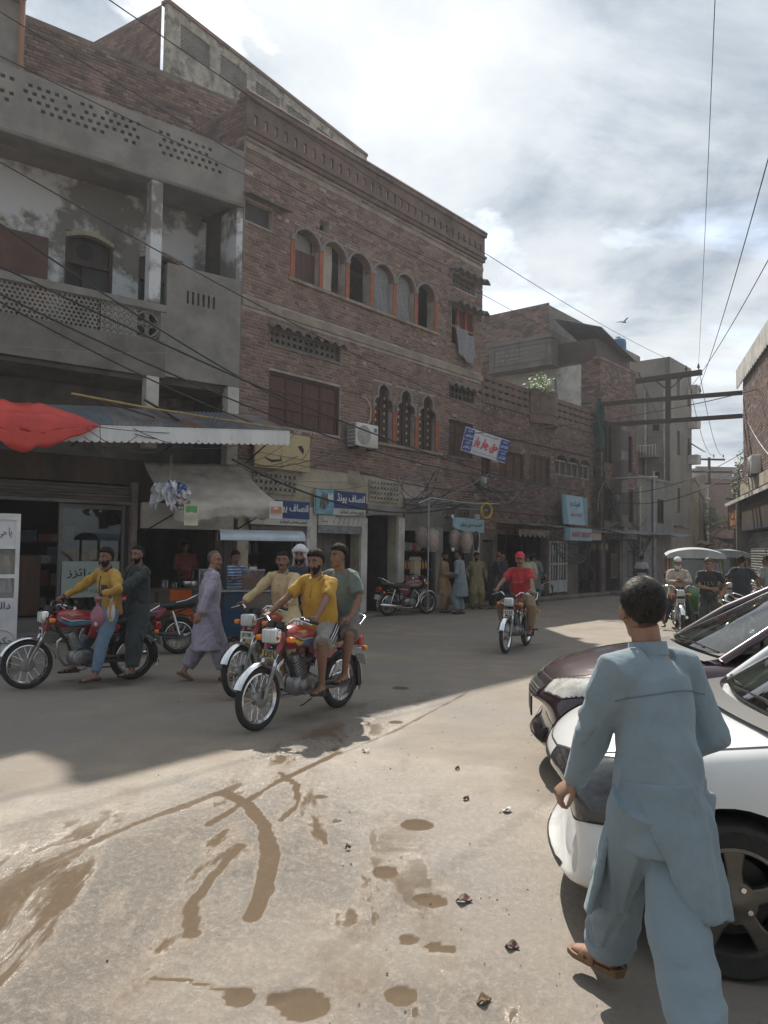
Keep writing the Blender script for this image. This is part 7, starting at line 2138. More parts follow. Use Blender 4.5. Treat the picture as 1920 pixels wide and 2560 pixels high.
def walker(label,px,py,rz,skin,h,seed,Y=None,**kw):
 loc=ground(px,py)
 return Person(label,loc,rz,skin,h,seed=seed,**kw)
STAND='men standing outside the shops'
def build_pedestrians():
# lilac shalwar kameez, walking to the right, looking back
 lc=cloth('lilac_kameez',(.36,.33,.42),.86)
 p=walker('balding man in lilac shalwar kameez walking beside the blue cart',515,1702,R(25),SKIN_A,1.72,20,cvox=.011)
 p.pose(pelvis=(0,0,.855),neck=(.05,0,1.36),head=(R(-45),R(-3)),feet=((-.26,.08,.13),(.20,-.09,.081)),knees=((1,0,.2),(1,0,.1)),hands=((.18,.26,.82),(-.16,-.27,.84)),footdir=(0,0),footpitch=(-.5,.1))
 p.body().hair(HAIR_G,front=.80,side=.02,out=1.03,amp=.02).moustache(HAIR_G).top(lc,'kameez',hem=.40,hemr=(.25,.22),folds=.016,collar=lc).legs(cloth('lilac_shalwar',(.30,.27,.34),.86),'shalwar',to=.82).shoes(SANDAL_T)
 # group by the drinks shop
 tan=cloth('tan_kameez',(.38,.25,.125),.8)
 p=walker('man in tan shalwar kameez with folded hands outside the drinks shop',1108,1531,R(-20),SKIN_B,1.74,22,group=STAND,voxel=.011)
 p.pose(head=(R(-30),R(-12)),hands=((.24,.05,1.03),(.24,-.03,1.01))).body().hair().beard(out=1.08).top(tan,'kameez',hem=.50,collar=tan).legs(tan,'shalwar').shoes(SANDAL_B)
 bg=cloth('blue_grey_kameez',(.20,.25,.27),.82)
 p=walker('man in blue grey shalwar kameez seen from behind, talking to the man in tan',1152,1535,R(150),SKIN_B,1.76,24,group=STAND,voxel=.011)
 p.pose(head=(R(20),0),hands=((.22,.14,.99),(.24,-.05,1.01)),neck=(.05,0,1.39)).body().hair(out=1.08).top(bg,'kameez',hem=.46,fat=1.05).legs(bg,'shalwar').shoes(SANDAL_B)
 ol=cloth('olive_kameez',(.25,.215,.115),.8)
 p=walker('man in olive kameez looking down beside the hanging tyre',1190,1522,R(-80),SKIN_B,1.72,26,group=STAND,voxel=.011)
 p.pose(head=(R(10),R(-14)),hands=((.08,.28,.88),(.10,-.26,.90))).body().hair().beard(out=1.05).top(ol,'kameez',hem=.50).legs(ol,'shalwar').shoes(SANDAL_B)
 bk=cloth('black_kameez',(.024,.024,.028),.75)
 p=walker('stooping man in black kameez behind the red capped rider',1228,1522,R(-10),SKIN_B,1.70,28,group=STAND,voxel=.011)
 p.pose(neck=(.16,0,1.36),head=(R(100),R(-10)),hands=((.40,.1,.95),(.38,-.12,.96))).body().hair(mat('henna_hair',(.16,.06,.035),rough=.7),out=1.04).top(bk,'kameez',hem=.50,fat=1.15).legs(bk,'shalwar').shoes(SANDAL_B)
 bd=cloth('dark_blue_kameez',(.04,.045,.055),.75)
 p=walker('man in dark clothes half hidden between the stooping man and the rider',1252,1513,R(-60),SKIN_A,1.74,30,group=STAND,voxel=.011)
 p.pose(head=(R(30),0)).body().hair().top(bd,'kameez',hem=.5).legs(bd,'shalwar').shoes(SANDAL_B)
 pg=cloth('pale_green_kameez',(.42,.44,.33),.86)
 p=walker('man in pale green kameez seen from behind, right of the red capped rider',1318,1522,R(75),SKIN_B,1.72,32,group=STAND,voxel=.011)
 p.pose(head=(R(25),R(-8))).body().hair().top(pg,'kameez',hem=.50,fat=1.05).legs(pg,'shalwar').shoes(SANDAL_B)
 gm=cloth('grey_kameez',(.17,.18,.185),.86)
 p=walker('man in grey kameez almost hidden behind the man in pale green',1334,1513,R(80),SKIN_B,1.70,33,group=STAND,voxel=.012)
 p.pose(head=(R(-15),0)).body().hair().top(gm,'kameez',hem=.50).legs(gm,'shalwar').shoes(SANDAL_B)
 # white bearded man astride his bike
 wb=cloth('beige_kurta',(.42,.35,.29),.86)
 b=BIKES['beard']
 p=rider(b,'white bearded man in white cap and beige kurta astride a motorcycle by the rickshaw',SKIN_A,1.72,head=(R(10),R(-12)),seat=(-.30,0,.83),neck=(-.24,0,1.30),lh=(.06,.07,1.08),rh=(.06,-.03,1.06),feet=((.05,.32,.10),(.05,-.32,.10)),knees=((1,.4,.2),(1,-.4,.2)),
 hd=((.3,-.8,.3),(.3,.8,.2)),hn=((-.6,0,.5),(-.6,0,.5)),curl=((.7,.6,.3),(.7,.6,.3)),seed=34)
 wh=mat('white_beard',(.62,.61,.58),rough=.85,bump=.4,bscale=150)
 p.body().beard(wh,out=1.16,long=.5).top(wb,'kameez',hem=.56,hemr=(.26,.23),fat=1.12,collar=mat('dark_collar',(.05,.045,.04),rough=.9)).legs(cloth('black_trousers',(.03,.03,.032),.8),'trousers').shoes(SANDAL_B)
 cap_ball(p.H+p.Rh@Vector((-.012,0,.034)),p.Rh,(.103,.084,.100),lambda ca,v:.22,1.06,.82,.0,3).build('cap',cloth('white_cap',(.66,.65,.63),.92),p.t,smooth=179)
 # boy in black T-shirt
 bt=cloth('black_tee',(.020,.021,.024),.75)
 p=walker('young man in black T-shirt with one hand on his hip before the green rickshaw',1772,1602,R(-105),SKIN_A,1.68,36,cvox=.011)
 p.pose(head=(R(-20),R(-14)),hands=((.10,.23,.88),(.23,.02,1.01)),elbows=((-.3,1,0),(-.3,-1,0)),hand_dir=((.3,-.8,-.5),(.3,.9,0)),hand_n=((-.3,-.8,0),(-.8,0,0)))
 p.body().hair(mat('hair_brown',(.05,.028,.016),(.09,.05,.03),scale=30,rough=.6),out=1.18,amp=.10,freq=8).top(bt,'tee',hem=.06,sleeve=.7,loose=1.1).legs(cloth('charcoal_jeans',(.045,.05,.055),.8),'jeans').shoes(BLACKSHOE,sandal=False)
 mb=MB()
 for j in range(9):mb.tube([p.N-p.up*(.20+.025*(j%3))+p.fw*.138+p.lf*(.09-.022*j),p.N-p.up*(.17+.03*((j+1)%3))+p.fw*.139+p.lf*(.08-.022*j)],.003,n=4)
 mb.build('shirt_print',mat('print_white',(.45,.45,.44),rough=.8),p.t,kind='stuff')
 # right hand side
 nt=cloth('navy_tee',(.022,.027,.036),.75)
 p=Person('man in navy T-shirt seen from behind near the corner shop shutter',(8.05,17.2),R(70),SKIN_B,1.78,seed=38,voxel=.011)
 p.pose(head=(R(-20),0),hands=((.05,.38,.88),(.06,-.36,.88))).body().hair().top(nt,'tee',hem=.10,sleeve=.8,fat=1.1,loose=1.05).legs(cloth('dark_trousers',(.035,.036,.04),.8),'trousers').shoes(BLACKSHOE)
 gt=cloth('grey_tee',(.25,.25,.25),.85)
 p=Person('man in grey shirt and pale brimmed cap at the right edge',(9.2,18.3),R(110),SKIN_B,1.80,seed=40,voxel=.012)
 p.pose(head=(R(20),0)).body().hair().top(gt,'tee',hem=.10,sleeve=.8).legs(cloth('dark_trousers',(.035,.036,.04),.8),'trousers').shoes(BLACKSHOE)
 MB().sheet(lambda u,v:p.H+p.Rh@Vector((.05+.10*v,(2*u-1)*.08,.03-.03*v)),8,4,.006).build('cap_visor',mat('pale_visor',(.45,.38,.28),rough=.7),p.t,smooth=60)
 # far rider in white and navy on a small bike
 nw=cloth('white_navy_shirt',(.52,.54,.58),.9)
 p=Person('far man in white shirt with navy band sitting near the painted board',ground(1604,1486),R(60),SKIN_B,1.70,seed=42,voxel=.013,cvox=.016)
 p.pose(pelvis=(0,0,.76),neck=(.03,0,1.27),feet=((.30,.2,.10),(.30,-.2,.10))).body().hair().top(nw,'tee',hem=.02,sleeve=.8).legs(cloth('dark_trousers',(.035,.036,.04),.8),'trousers').shoes(BLACKSHOE)
 MB().tube([p.P+p.up*.10,p.P+p.up*.25],[.195,.195],n=20,up=p.fw,ell=(1,.74)).build('shirt_band',cloth('navy_band',(.02,.025,.07),.8),p.t,smooth=60)
 # shopkeepers
 def keeper(label,loc,rz,z0,m,seed,hands=(None,None),head=(0,0),h=1.70,group='shopkeepers in the dark shops'):
  p=Person(label,loc,rz,SKIN_B,h,z0=z0,seed=seed,voxel=.012,cvox=.015,group=group)
  p.pose(hands=hands,head=head).body().hair().top(m,'tee',hem=.10,sleeve=.8).legs(cloth('dark_trousers',(.035,.036,.04),.8),'trousers').shoes(BLACKSHOE)
  return p
 keeper('shopkeeper in red shirt behind the steel pots of the food counter',(-4.15,16.05),R(-70),.18,cloth('brick_red_shirt',(.24,.06,.045),.8),44,((.28,.1,1.03),(.3,-.1,1.05)),(R(10),R(-15)))
 st=mat('blue_stripe_shirt',(.05,.11,.24),rough=.9)
 if not st.get('done'):
  nt_=st.node_tree;w=nt_.nodes.new('ShaderNodeTexWave');w.bands_direction='Z';w.inputs['Scale'].default_value=6.0
  tc=nt_.nodes.new('ShaderNodeTexCoord');rp=nt_.nodes.new('ShaderNodeValToRGB');rp.color_ramp.interpolation='CONSTANT';rp.color_ramp.elements[0].color=(.05,.11,.24,1);rp.color_ramp.elements[1].position=.86;rp.color_ramp.elements[1].color=(.5,.52,.55,1)
  nt_.links.new(tc.outputs['Object'],w.inputs[0]);nt_.links.new(w.outputs['Fac'],rp.inputs[0]);nt_.links.new(rp.outputs[0],nt_.nodes['Principled BSDF'].inputs['Base Color'])
 keeper('man in blue striped T-shirt reaching over the blue food cart',Vector((-2.70,13.85,0)),R(-35),0,st,46,((.38,.16,1.2),(.40,-.10,1.15)),(R(-10),R(-12)),1.72)
 keeper('man standing in the dark doorway behind the food cart',(-2.0,17.6),R(-60),.1,cloth('dim_shirt',(.09,.10,.10),.8),48)
build_pedestrians()
# ================================================================== the walking man in the foreground
def build_foreground_man():
 face=R(120)
 loc=Vector((.975,2.72,0))
 c=mat('slate_blue_kameez',(.205,.272,.318),(.168,.228,.268),scale=4,rough=.92,bump=.42,bscale=17,rng=(.35,.7),sheen=.15)
 p=Person('man in slate blue shalwar kameez walking away past the white car, back to the camera',loc,face,SKIN_A,1.755,voxel=.0058,cvox=.0075,seed=50)
 inv=Matrix.Rotation(-face,3,'Z')
 def L(x,y,z):return inv@(Vector((x,y,z))-loc)
 p.pose(pelvis=(-.02,0,.84),neck=(.05,-.01,1.325),head=(R(-32),R(-6)),hands=(L(.735,2.92,.84),(.19,-.19,.92)),elbows=((-.6,.9,-.1),(-.5,-.55,-.7)),feet=(L(.900,3.10,.081),L(1.00,2.38,.14)),
 knees=((1,.1,0),(1,-.05,.1)),footdir=(R(6),R(-6)),footpitch=(.0,-.45),hand_dir=(L(.63,2.93,.75)-L(.735,2.92,.84),(.6,.2,-.5)),hand_n=((-.2,-.7,-.6),(0,1,0)),
 curl=((.75,.8,.5),(.6,.6,.4)))
 p.body(fr=.0095)
 # hair: a scalp cap and several thousand short strands combed down from the crown
 hm=mat('hair_strand',(.012,.0095,.008),(.030,.023,.018),scale=40,rough=.55,spec=.35)
 hc=p.H+p.Rh@(Vector((-.014,0,.030))*p.k);hl=hair_lim(.42,-.14,-.86)
 cap_ball(hc,p.Rh,(.101,.081,.096),hl,1.05,.86,.012,2.2,nu=72,nv=48,s=p.k,freq=6).build('hair',mat('hair_black',(.009,.007,.006),rough=.75),p.t,smooth=179)
 rh=random.Random(5);mb=MB()
 for _ in range(13000):
  v=Vector((rh.gauss(0,1),rh.gauss(0,1),rh.gauss(0,1))).normalized()
  h_=math.hypot(v.x,v.y);ca=v.x/h_ if h_>1e-6 else 0
  if v.z<hl(ca,v)+.02+rh.uniform(0,.10):continue
  n=v;fl=Vector((.25-v.x*.3,v.y*.6,-1.0));fl=(fl-n*fl.dot(n)).normalized();fl=(fl+n.cross(fl)*rh.gauss(0,.35)+n*(.22+.25*max(0,v.z))).normalized()
  q=hc+p.Rh@(Vector((v.x*.101,v.y*.081,v.z*.096))*p.k*(1.045+.02*noise.noise(v*5)))
  d=p.Rh@fl;sd=(p.Rh@n.cross(fl)).normalized()*.0008;L1=rh.uniform(.008,.017)
  m1,e1=q+d*L1*.55,q+d*L1-(p.Rh@n)*L1*.18
  mb.add([q-sd,q+sd,m1+sd*.8,m1-sd*.8,e1],[(0,1,2,3),(3,2,4)])
 mb.build('hair_strands',hm,p.t,kind='stuff')
 k,P,N,up,fw,lf=p.k,p.P,p.N,p.up,p.fw,p.lf
 # ---- kameez: trunk, sleeves, separate front and back skirts
 mb=MB();pts,rad,ell=[],[],[]
 def add(q,a,d):pts.append(Vector(q));rad.append(a*k);ell.append((1,d/a))
 add(P-Vector((0,0,.06)),.164,.140);add(P+up*.04,.164,.140);add(P+up*.18,.158,.130);add(P+up*.31,.170,.124);add(P+up*.41,.178,.110);add(N-up*.045,.140,.088);add(N-up*.01,.078,.074);add(N+up*.032,.068,.068)
 mb.tube(pts,rad,n=32,up=fw,ell=ell)
 for i in(0,1):
  sh,el,wr=p.sh[i],p.el[i],p.wr[i]
  mb.tube([N.lerp(sh,.4)-up*.012,sh+up*.010,sh.lerp(el,.35),sh.lerp(el,.75),el,el.lerp(wr,.35),el.lerp(wr,.7),el.lerp(wr,.95)],[.074*k,.078*k,.074*k,.068*k,.064*k,.060*k,.055*k,.046*k],n=20)
  # skirts open at the sides and follow the stride: the rear one lifts over the trailing leg
 def skirt(sg,s_l,s_r,z_l,z_r):
  def fn(u,v):
   el_=1-(.95*max(0,v-.25)if sg<0 else 0);e=el_-(1+el_)*u
   w=(.150+.022*min(1,v*2)-.008*v)*k;r0=math.sqrt(max(0,1-.96*e*e))
   sw=s_l+(s_r-s_l)*u
   x=P.x+sg*((.112*r0+.026*min(1,v*2.2)*r0+.004)*k*(1-.10*v)+sw*v**1.35)
   zb=z_l+(z_r-z_l)*u
   return(x+(up.x/up.z)*(.14*(1-v)),P.y+e*w,P.z+.14-(P.z+.14-zb)*v)
  mb.sheet(fn,26,22,.024)
 skirt(-1,.03,.105,.50,.47);skirt(1,.17,.04,.40,.40)
 sd=11.3
 def folds(co):
  out=np.empty(len(co))
  w0,e0,s0=p.wr[0],p.el[0],p.sh[0]
  ax1,ax2=(e0-s0).normalized(),(w0-e0).normalized()
  for i,(x,y,z)in enumerate(co):
   v=Vector((x,y,z))
   r_=(v-P)-up*(v-P).dot(up)
   arm=y>.20 and z>.78 and r_.length>.205*k
   if arm:
    b=ax2 if(v-e0).dot(ax2)>0 else ax1
    t=(v-e0).dot(b)
    near=math.exp(-(t/.13)**2)
    n1=noise.noise(Vector((t*17+sd,v.z*4,v.x*5)));n2=noise.noise(Vector((v.x*9,v.y*9+sd,v.z*3)))
    out[i]=(.0045+.0075*near)*(1-2.8*abs(n1))+.005*n2
   else:
    low=min(1,max(0,(P.z+.12-z)/.25))
    a=math.atan2(y-P.y,x-P.x)
    drape=1-2.5*abs(noise.noise(Vector((a*2.6+sd,z*.9,0))))
    dg=noise.noise(Vector(((x*.3+y*.75+z*.55)*8.5+sd,(z*.75-y*.55)*2.6,x*2)))
    d2=noise.noise(Vector(((y*.8-z*.5)*9+5,(z*.8+y*.5)*2.4+sd,x*2)))
    midz=math.exp(-((z-(P.z+.14))/.20)**2)
    out[i]=.011*low*drape+(.003+.008*midz)*(1-2.7*abs(dg))+(.003+.005*midz)*(1-2.7*abs(d2))-.003+.003*noise.noise(v*14)
  return out
 me=remesh(mb,p.cvox,3,folds);me.name='kameez';me.materials.append(c);o=link('kameez',me,p.t)
 # stand collar, yoke seam, cuffs
 A_=N+up*.004*k
 MB().sheet(lambda u,v:A_+lf*(math.cos(2*PI*u)*(.073-.006*v)*k)+fw*(math.sin(2*PI*u)*(.072-.004*v)*k)+up*((.050*v)*k),32,4,.007).build('collar',c,p.t,smooth=60)
 bm=bmesh.new();bm.from_mesh(me);bmesh.ops.triangulate(bm,faces=bm.faces);bvh=BVHTree.FromBMesh(bm);bm.free()
 seam=mat('kameez_seam',(.12,.165,.19),rough=.95)
 def seam_line(a,b,bowz,n=30):
  mb=MB();pts=[]
  for j in range(n+1):
   f=j/n;q=a.lerp(b,f)+Vector((0,0,bowz*(1-(2*f-1)**2)))-fw*.3
   hit=bvh.ray_cast(q,fw)
   if hit[0]is not None:pts.append(hit[0]-fw*.0015)
  if len(pts)>3:mb.tube(pts,.0022,n=5);mb.build('seam',seam,p.t,smooth=60)
 seam_line(N-up*.145+lf*.20,N-up*.145-lf*.20,.025)
 for i in(0,1):
  e,w=p.el[i],p.wr[i];d=(w-e).normalized()
  MB().tube([e.lerp(w,.82),e.lerp(w,.84),e.lerp(w,1.02),e.lerp(w,1.035)],[.044*k,.0485*k,.047*k,.043*k],n=20).build('cuff',c,p.t,smooth=50)
  # ---- shalwar: wide, gathered at the ankle
 mb=MB();mb.tube([P-Vector((0,0,.16)),P+up*.08],[.17*k,.17*k],n=20,up=fw,ell=(1,.85))
 for i in(0,1):
  hp,kn,an=p.hp[i],p.kn[i],p.an[i]
  mb.tube([hp+Vector((0,0,.02)),hp.lerp(kn,.5),kn,kn.lerp(an,.35),kn.lerp(an,.65),kn.lerp(an,.93)],[.120*k,.110*k,.104*k,.100*k,.097*k,.092*k],n=22)
 def lf_(co):
  out=np.empty(len(co))
  for i,(x,y,z)in enumerate(co):
   j=0 if y>0 else 1
   a=math.atan2(y-p.kn[j].y,x-(p.kn[j].x if z>.4 else p.an[j].x*.6+p.kn[j].x*.4))
   out[i]=.012*(1-2.6*abs(noise.noise(Vector((a*1.9+4*j,z*1.4,3+j)))))+.008*(1-2.5*abs(noise.noise(Vector((x*5,y*5,z*11+9)))))*min(1,max(0,(.55-z)/.3))-.005
  return out
 me=remesh(mb,p.cvox,3,lf_);me.name='shalwar';me.materials.append(c);link('shalwar',me,p.t)
 p.shoes(SANDAL_T)
build_foreground_man()
# ================================================================== things on and in front of the left house
def frame_of(corner,ang):return Matrix.Translation((corner[0],corner[1],0))@Matrix.Rotation(R(90-ang),4,'Z')
FL,F1,F2=frame_of(A1,52),frame_of(A1,40),frame_of(A2,40)
def placed(name,F,p,label,cat,group=None,rz=0.0):
 t=thing(name,F@Vector(p),F.to_euler().z+rz,label,cat,group);return t
rd7=random.Random(77)
def build_awnings():
 t=placed('corrugated_awning',FL,(0,0,0),'rusty corrugated iron awning with white scalloped fascia over the left shops','awning')
 zf=lambda x:3.70+(x+3.42)*.08
 n=10;x0=-8.2;w=(.42-x0)/n
 for i in range(n):
  a,b=x0+i*w-.04,x0+(i+1)*w+.04
  tl,dz=rd7.uniform(-.02,.03),rd7.uniform(0,.05)
  hump=.16 if i in(5,6)else 0
  MB().sheet(lambda u,v:(a+(b-a)*u,-.05-1.33*v,zf(a+(b-a)*u)+.02+.019*math.sin((a+(b-a)*u)*2*PI/.085)+(.46+dz)*(1-v)**1.1+hump*math.sin(PI*(1-v))*.6+.008*(i%2)+tl*(u-.5)),44,5,.004).build('roof_sheet',M_RUST if i%3 else mat('rusty_sheet_b',(.26,.27,.27),(.19,.20,.21),scale=3,rough=.6,metal=.3,dirt=((.22,.11,.06),1.3,.50,.62)),t,smooth=60)
 mb=MB()
 scallops(mb,x0,.42,zf(x0)+.02,zf(x0)-.23,.125,-1.385,th=.006,dz=zf(.42)-zf(x0));mb.build('fascia',M_TIN,t)
 mb=MB()
 for x in(-3.4,-1.7,.2):mb.tube([(x,-.02,3.5),(x,-1.36,zf(x)-.02)],.016,n=6)
 mb.tube([(x0,-1.37,zf(x0)+.0),(.42,-1.37,zf(.42)+.0)],.016,n=6);mb.build('frame',M_IRON,t)
 # bamboo, scrap iron lying on the awning
 b=placed('bamboo_pole',FL,(0,0,0),'long yellow bamboo pole lying along the corrugated awning','pole')
 MB().tube([(-3.75,-1.15,4.25),(-2.5,-1.12,4.18),(-1.2,-1.12,4.14),(.35,-1.18,4.09)],[.022,.021,.020,.017],n=8).build('cane',mat('bamboo',(.42,.28,.11),(.33,.21,.09),scale=8,rough=.6),b,smooth=60)
 for(p,q,lb)in(((-3.25,-.6,4.32),(-2.35,-1.32,3.98),'flat iron strip lying across the middle of the corrugated awning'),((-2.1,-.15,4.5),(-1.75,-.95,4.05),'short wooden batten leaning by the lower white pillar')):
  o=placed('scrap_batten',FL,(0,0,0),lb,'batten');d=Vector(q)-Vector(p)
  MB().box((Vector(p)+Vector(q))/2,(d.length,.07,.03),rot=d.to_track_quat('X','Z').to_matrix()).build('strip',M_IRON,o)
  # red tarpaulin
 t=placed('red_tarpaulin',FL,(0,0,0),'bright red tarpaulin draped over the left end of the corrugated awning','tarpaulin')
 def tarp(u,v):
  x=-7.6+4.25*u
  taper=1-max(0,(u-.72)/.28)**1.3
  yt,zt_=-.75-.65*u**2,3.98-.02*u+(.02-.28*max(0,(u-.8)/.2))*(u>.8)
  drop=(.74-.08*math.sin(u*5))*taper
  y=yt-(.62*math.sin(min(1,v*1.4)*PI/2))*taper-.08
  z=zt_-drop*v**1.25+.05*math.sin(u*9+v*4)*v*taper+.15*(.5-abs(noise.noise(Vector((u*8+v*4,v*5,2)))))*taper+.03*noise.noise(Vector((u*22,v*9,5)))*taper+.055*math.sin(v*19+u*5)*taper**.6*(.4+.6*u)
  return(x,y,z)
 MB().sheet(tarp,60,20,.006).build('sheet',mat('red_tarp',(.62,.060,.042),(.50,.045,.036),scale=3,rough=.55,bump=.3,bscale=9),t,smooth=179)
 MB().tube([(-3.35,-1.47,3.74),(-3.36,-1.5,3.6),(-3.34,-1.49,3.45)],.006,n=5).build('tie_rope',M_BLACKM,t)
 # grey cloth awning
 t=placed('cloth_awning',FL,(0,0,0),'dirty grey canvas awning with fringed valance over the food counter','awning')
 cm=mat('dirty_canvas',(.50,.46,.40),(.36,.33,.29),scale=2.2,rough=.93,bump=.25,bscale=30,dirt=((.20,.18,.16),1.8,.56,.74))
 def cl(u,v):
  x=-2.08+(2.10+.10*v)*u
  zt_,zb=3.30+.10*u,2.34+.17*u
  return(x,-.12-1.52*v,zt_+(zb-zt_)*(v**.85)-.07*math.sin(PI*v)*(.6+.4*math.sin(u*7))-.03*math.sin(u*PI*3)*v+.015*noise.noise(Vector((u*8,v*8,1))))
 MB().sheet(cl,40,20,.008).build('canopy',cm,t,smooth=179)
 mb=MB()
 def val(u,v):
  x,y,z=cl(u,1.0);return(x,y-.008-.02*math.sin(u*30)*v,z-v*(.19+.045*abs(math.sin(u*8*PI))))
 MB().sheet(val,70,5,.006).build('valance',cm,t,smooth=179)
 mb=MB()
 for i in range(46):
  x,y,z=val(i/45,1);mb.tube([(x,y,z),(x,y,z-.045)],.004,n=4)
 mb.build('fringe',mat('fringe_grey',(.42,.40,.37),rough=.95),t,kind='stuff')
 MB().tube([cl(.08,.98),(-2.1,-.05,1.9)],.014,n=6).build('strut',M_IRON,t);MB().tube([cl(.97,.98),(-.1,-.05,2.0)],.016,n=6).build('strut',M_BLACKM,t)
 # hanging things
 t=thing('plastic_bundle',at(425,1240,13.3),0,'crumpled bundle of white printed plastic bags hanging from the awning fascia','plastic bags')
 pm=[mat('bag_white',(.62,.63,.65),(.50,.51,.54),scale=7,rough=.4,bump=.3),mat('bag_blue_print',(.10,.16,.42),(.55,.56,.58),scale=5,rough=.4,rng=(.46,.52)),mat('bag_red_print',(.50,.18,.12),(.60,.58,.55),scale=6,rough=.4,rng=(.44,.50))]
 for k,(dx,dz,w,h,m,sd,sl)in enumerate(((-.16,.22,.22,.52,0,1,-.3),(-.02,.26,.20,.50,0,4,.1),(.06,.24,.30,.34,1,2,.7),(.02,.12,.34,.34,2,3,.6),(.10,.02,.26,.30,0,6,.5))):
  MB().sheet(lambda u,v:(dx+w*(u-.5)*(.35+.9*math.sin(PI*min(1,.18+v*.8)))+sl*h*v*.8+.05*noise.noise(Vector((u*3,v*3,sd))),.03*k+.16*noise.noise(Vector((u*4+sd,v*3,1)))+.07*noise.noise(Vector((u*9,v*7,sd))),dz-h*v*(1-.35*abs(sl))+.10*noise.noise(Vector((u*3.5,v*4+sd,3)))),18,18,.006).build('bag',pm[m],t,smooth=50)
 MB().tube([(-.02,0,.25),(-.01,0,.72)],.004,n=4).tube([(.0,0,.25),(.02,0,.72)],.004,n=4).build('string',M_WIREG,t)
 for(px,py,Y,w,h,c1,c2,lb)in((478,1288,13.2,.24,.36,(.62,.58,.46),(.12,.32,.10),'printed cream flour packet hanging at the awning corner'),(690,1275,14.6,.26,.34,(.60,.58,.55),(.52,.20,.10),'orange and white packet pinned to the right end of the canvas awning')):
  t=thing('hanging_packet',at(px,py,Y),R(20),lb,'packet')
  MB().sheet(lambda u,v:(w*(u-.5),.015*math.sin(u*PI)+.01*math.sin(v*8),h*(v-.5)),8,10,.02).build('film',mat('packet_%d'%px,c1,tuple(v*.85 for v in c1),scale=6,rough=.4),t,smooth=60)
  MB().sheet(lambda u,v:(w*(u*.8-.4),.015*math.sin(u*PI)-.016,h*(v*.34-(.02 if px<500 else .3))+.05),8,6,.004).build('print',mat('packet_print_%d'%px,c2,rough=.5),t)
build_awnings()

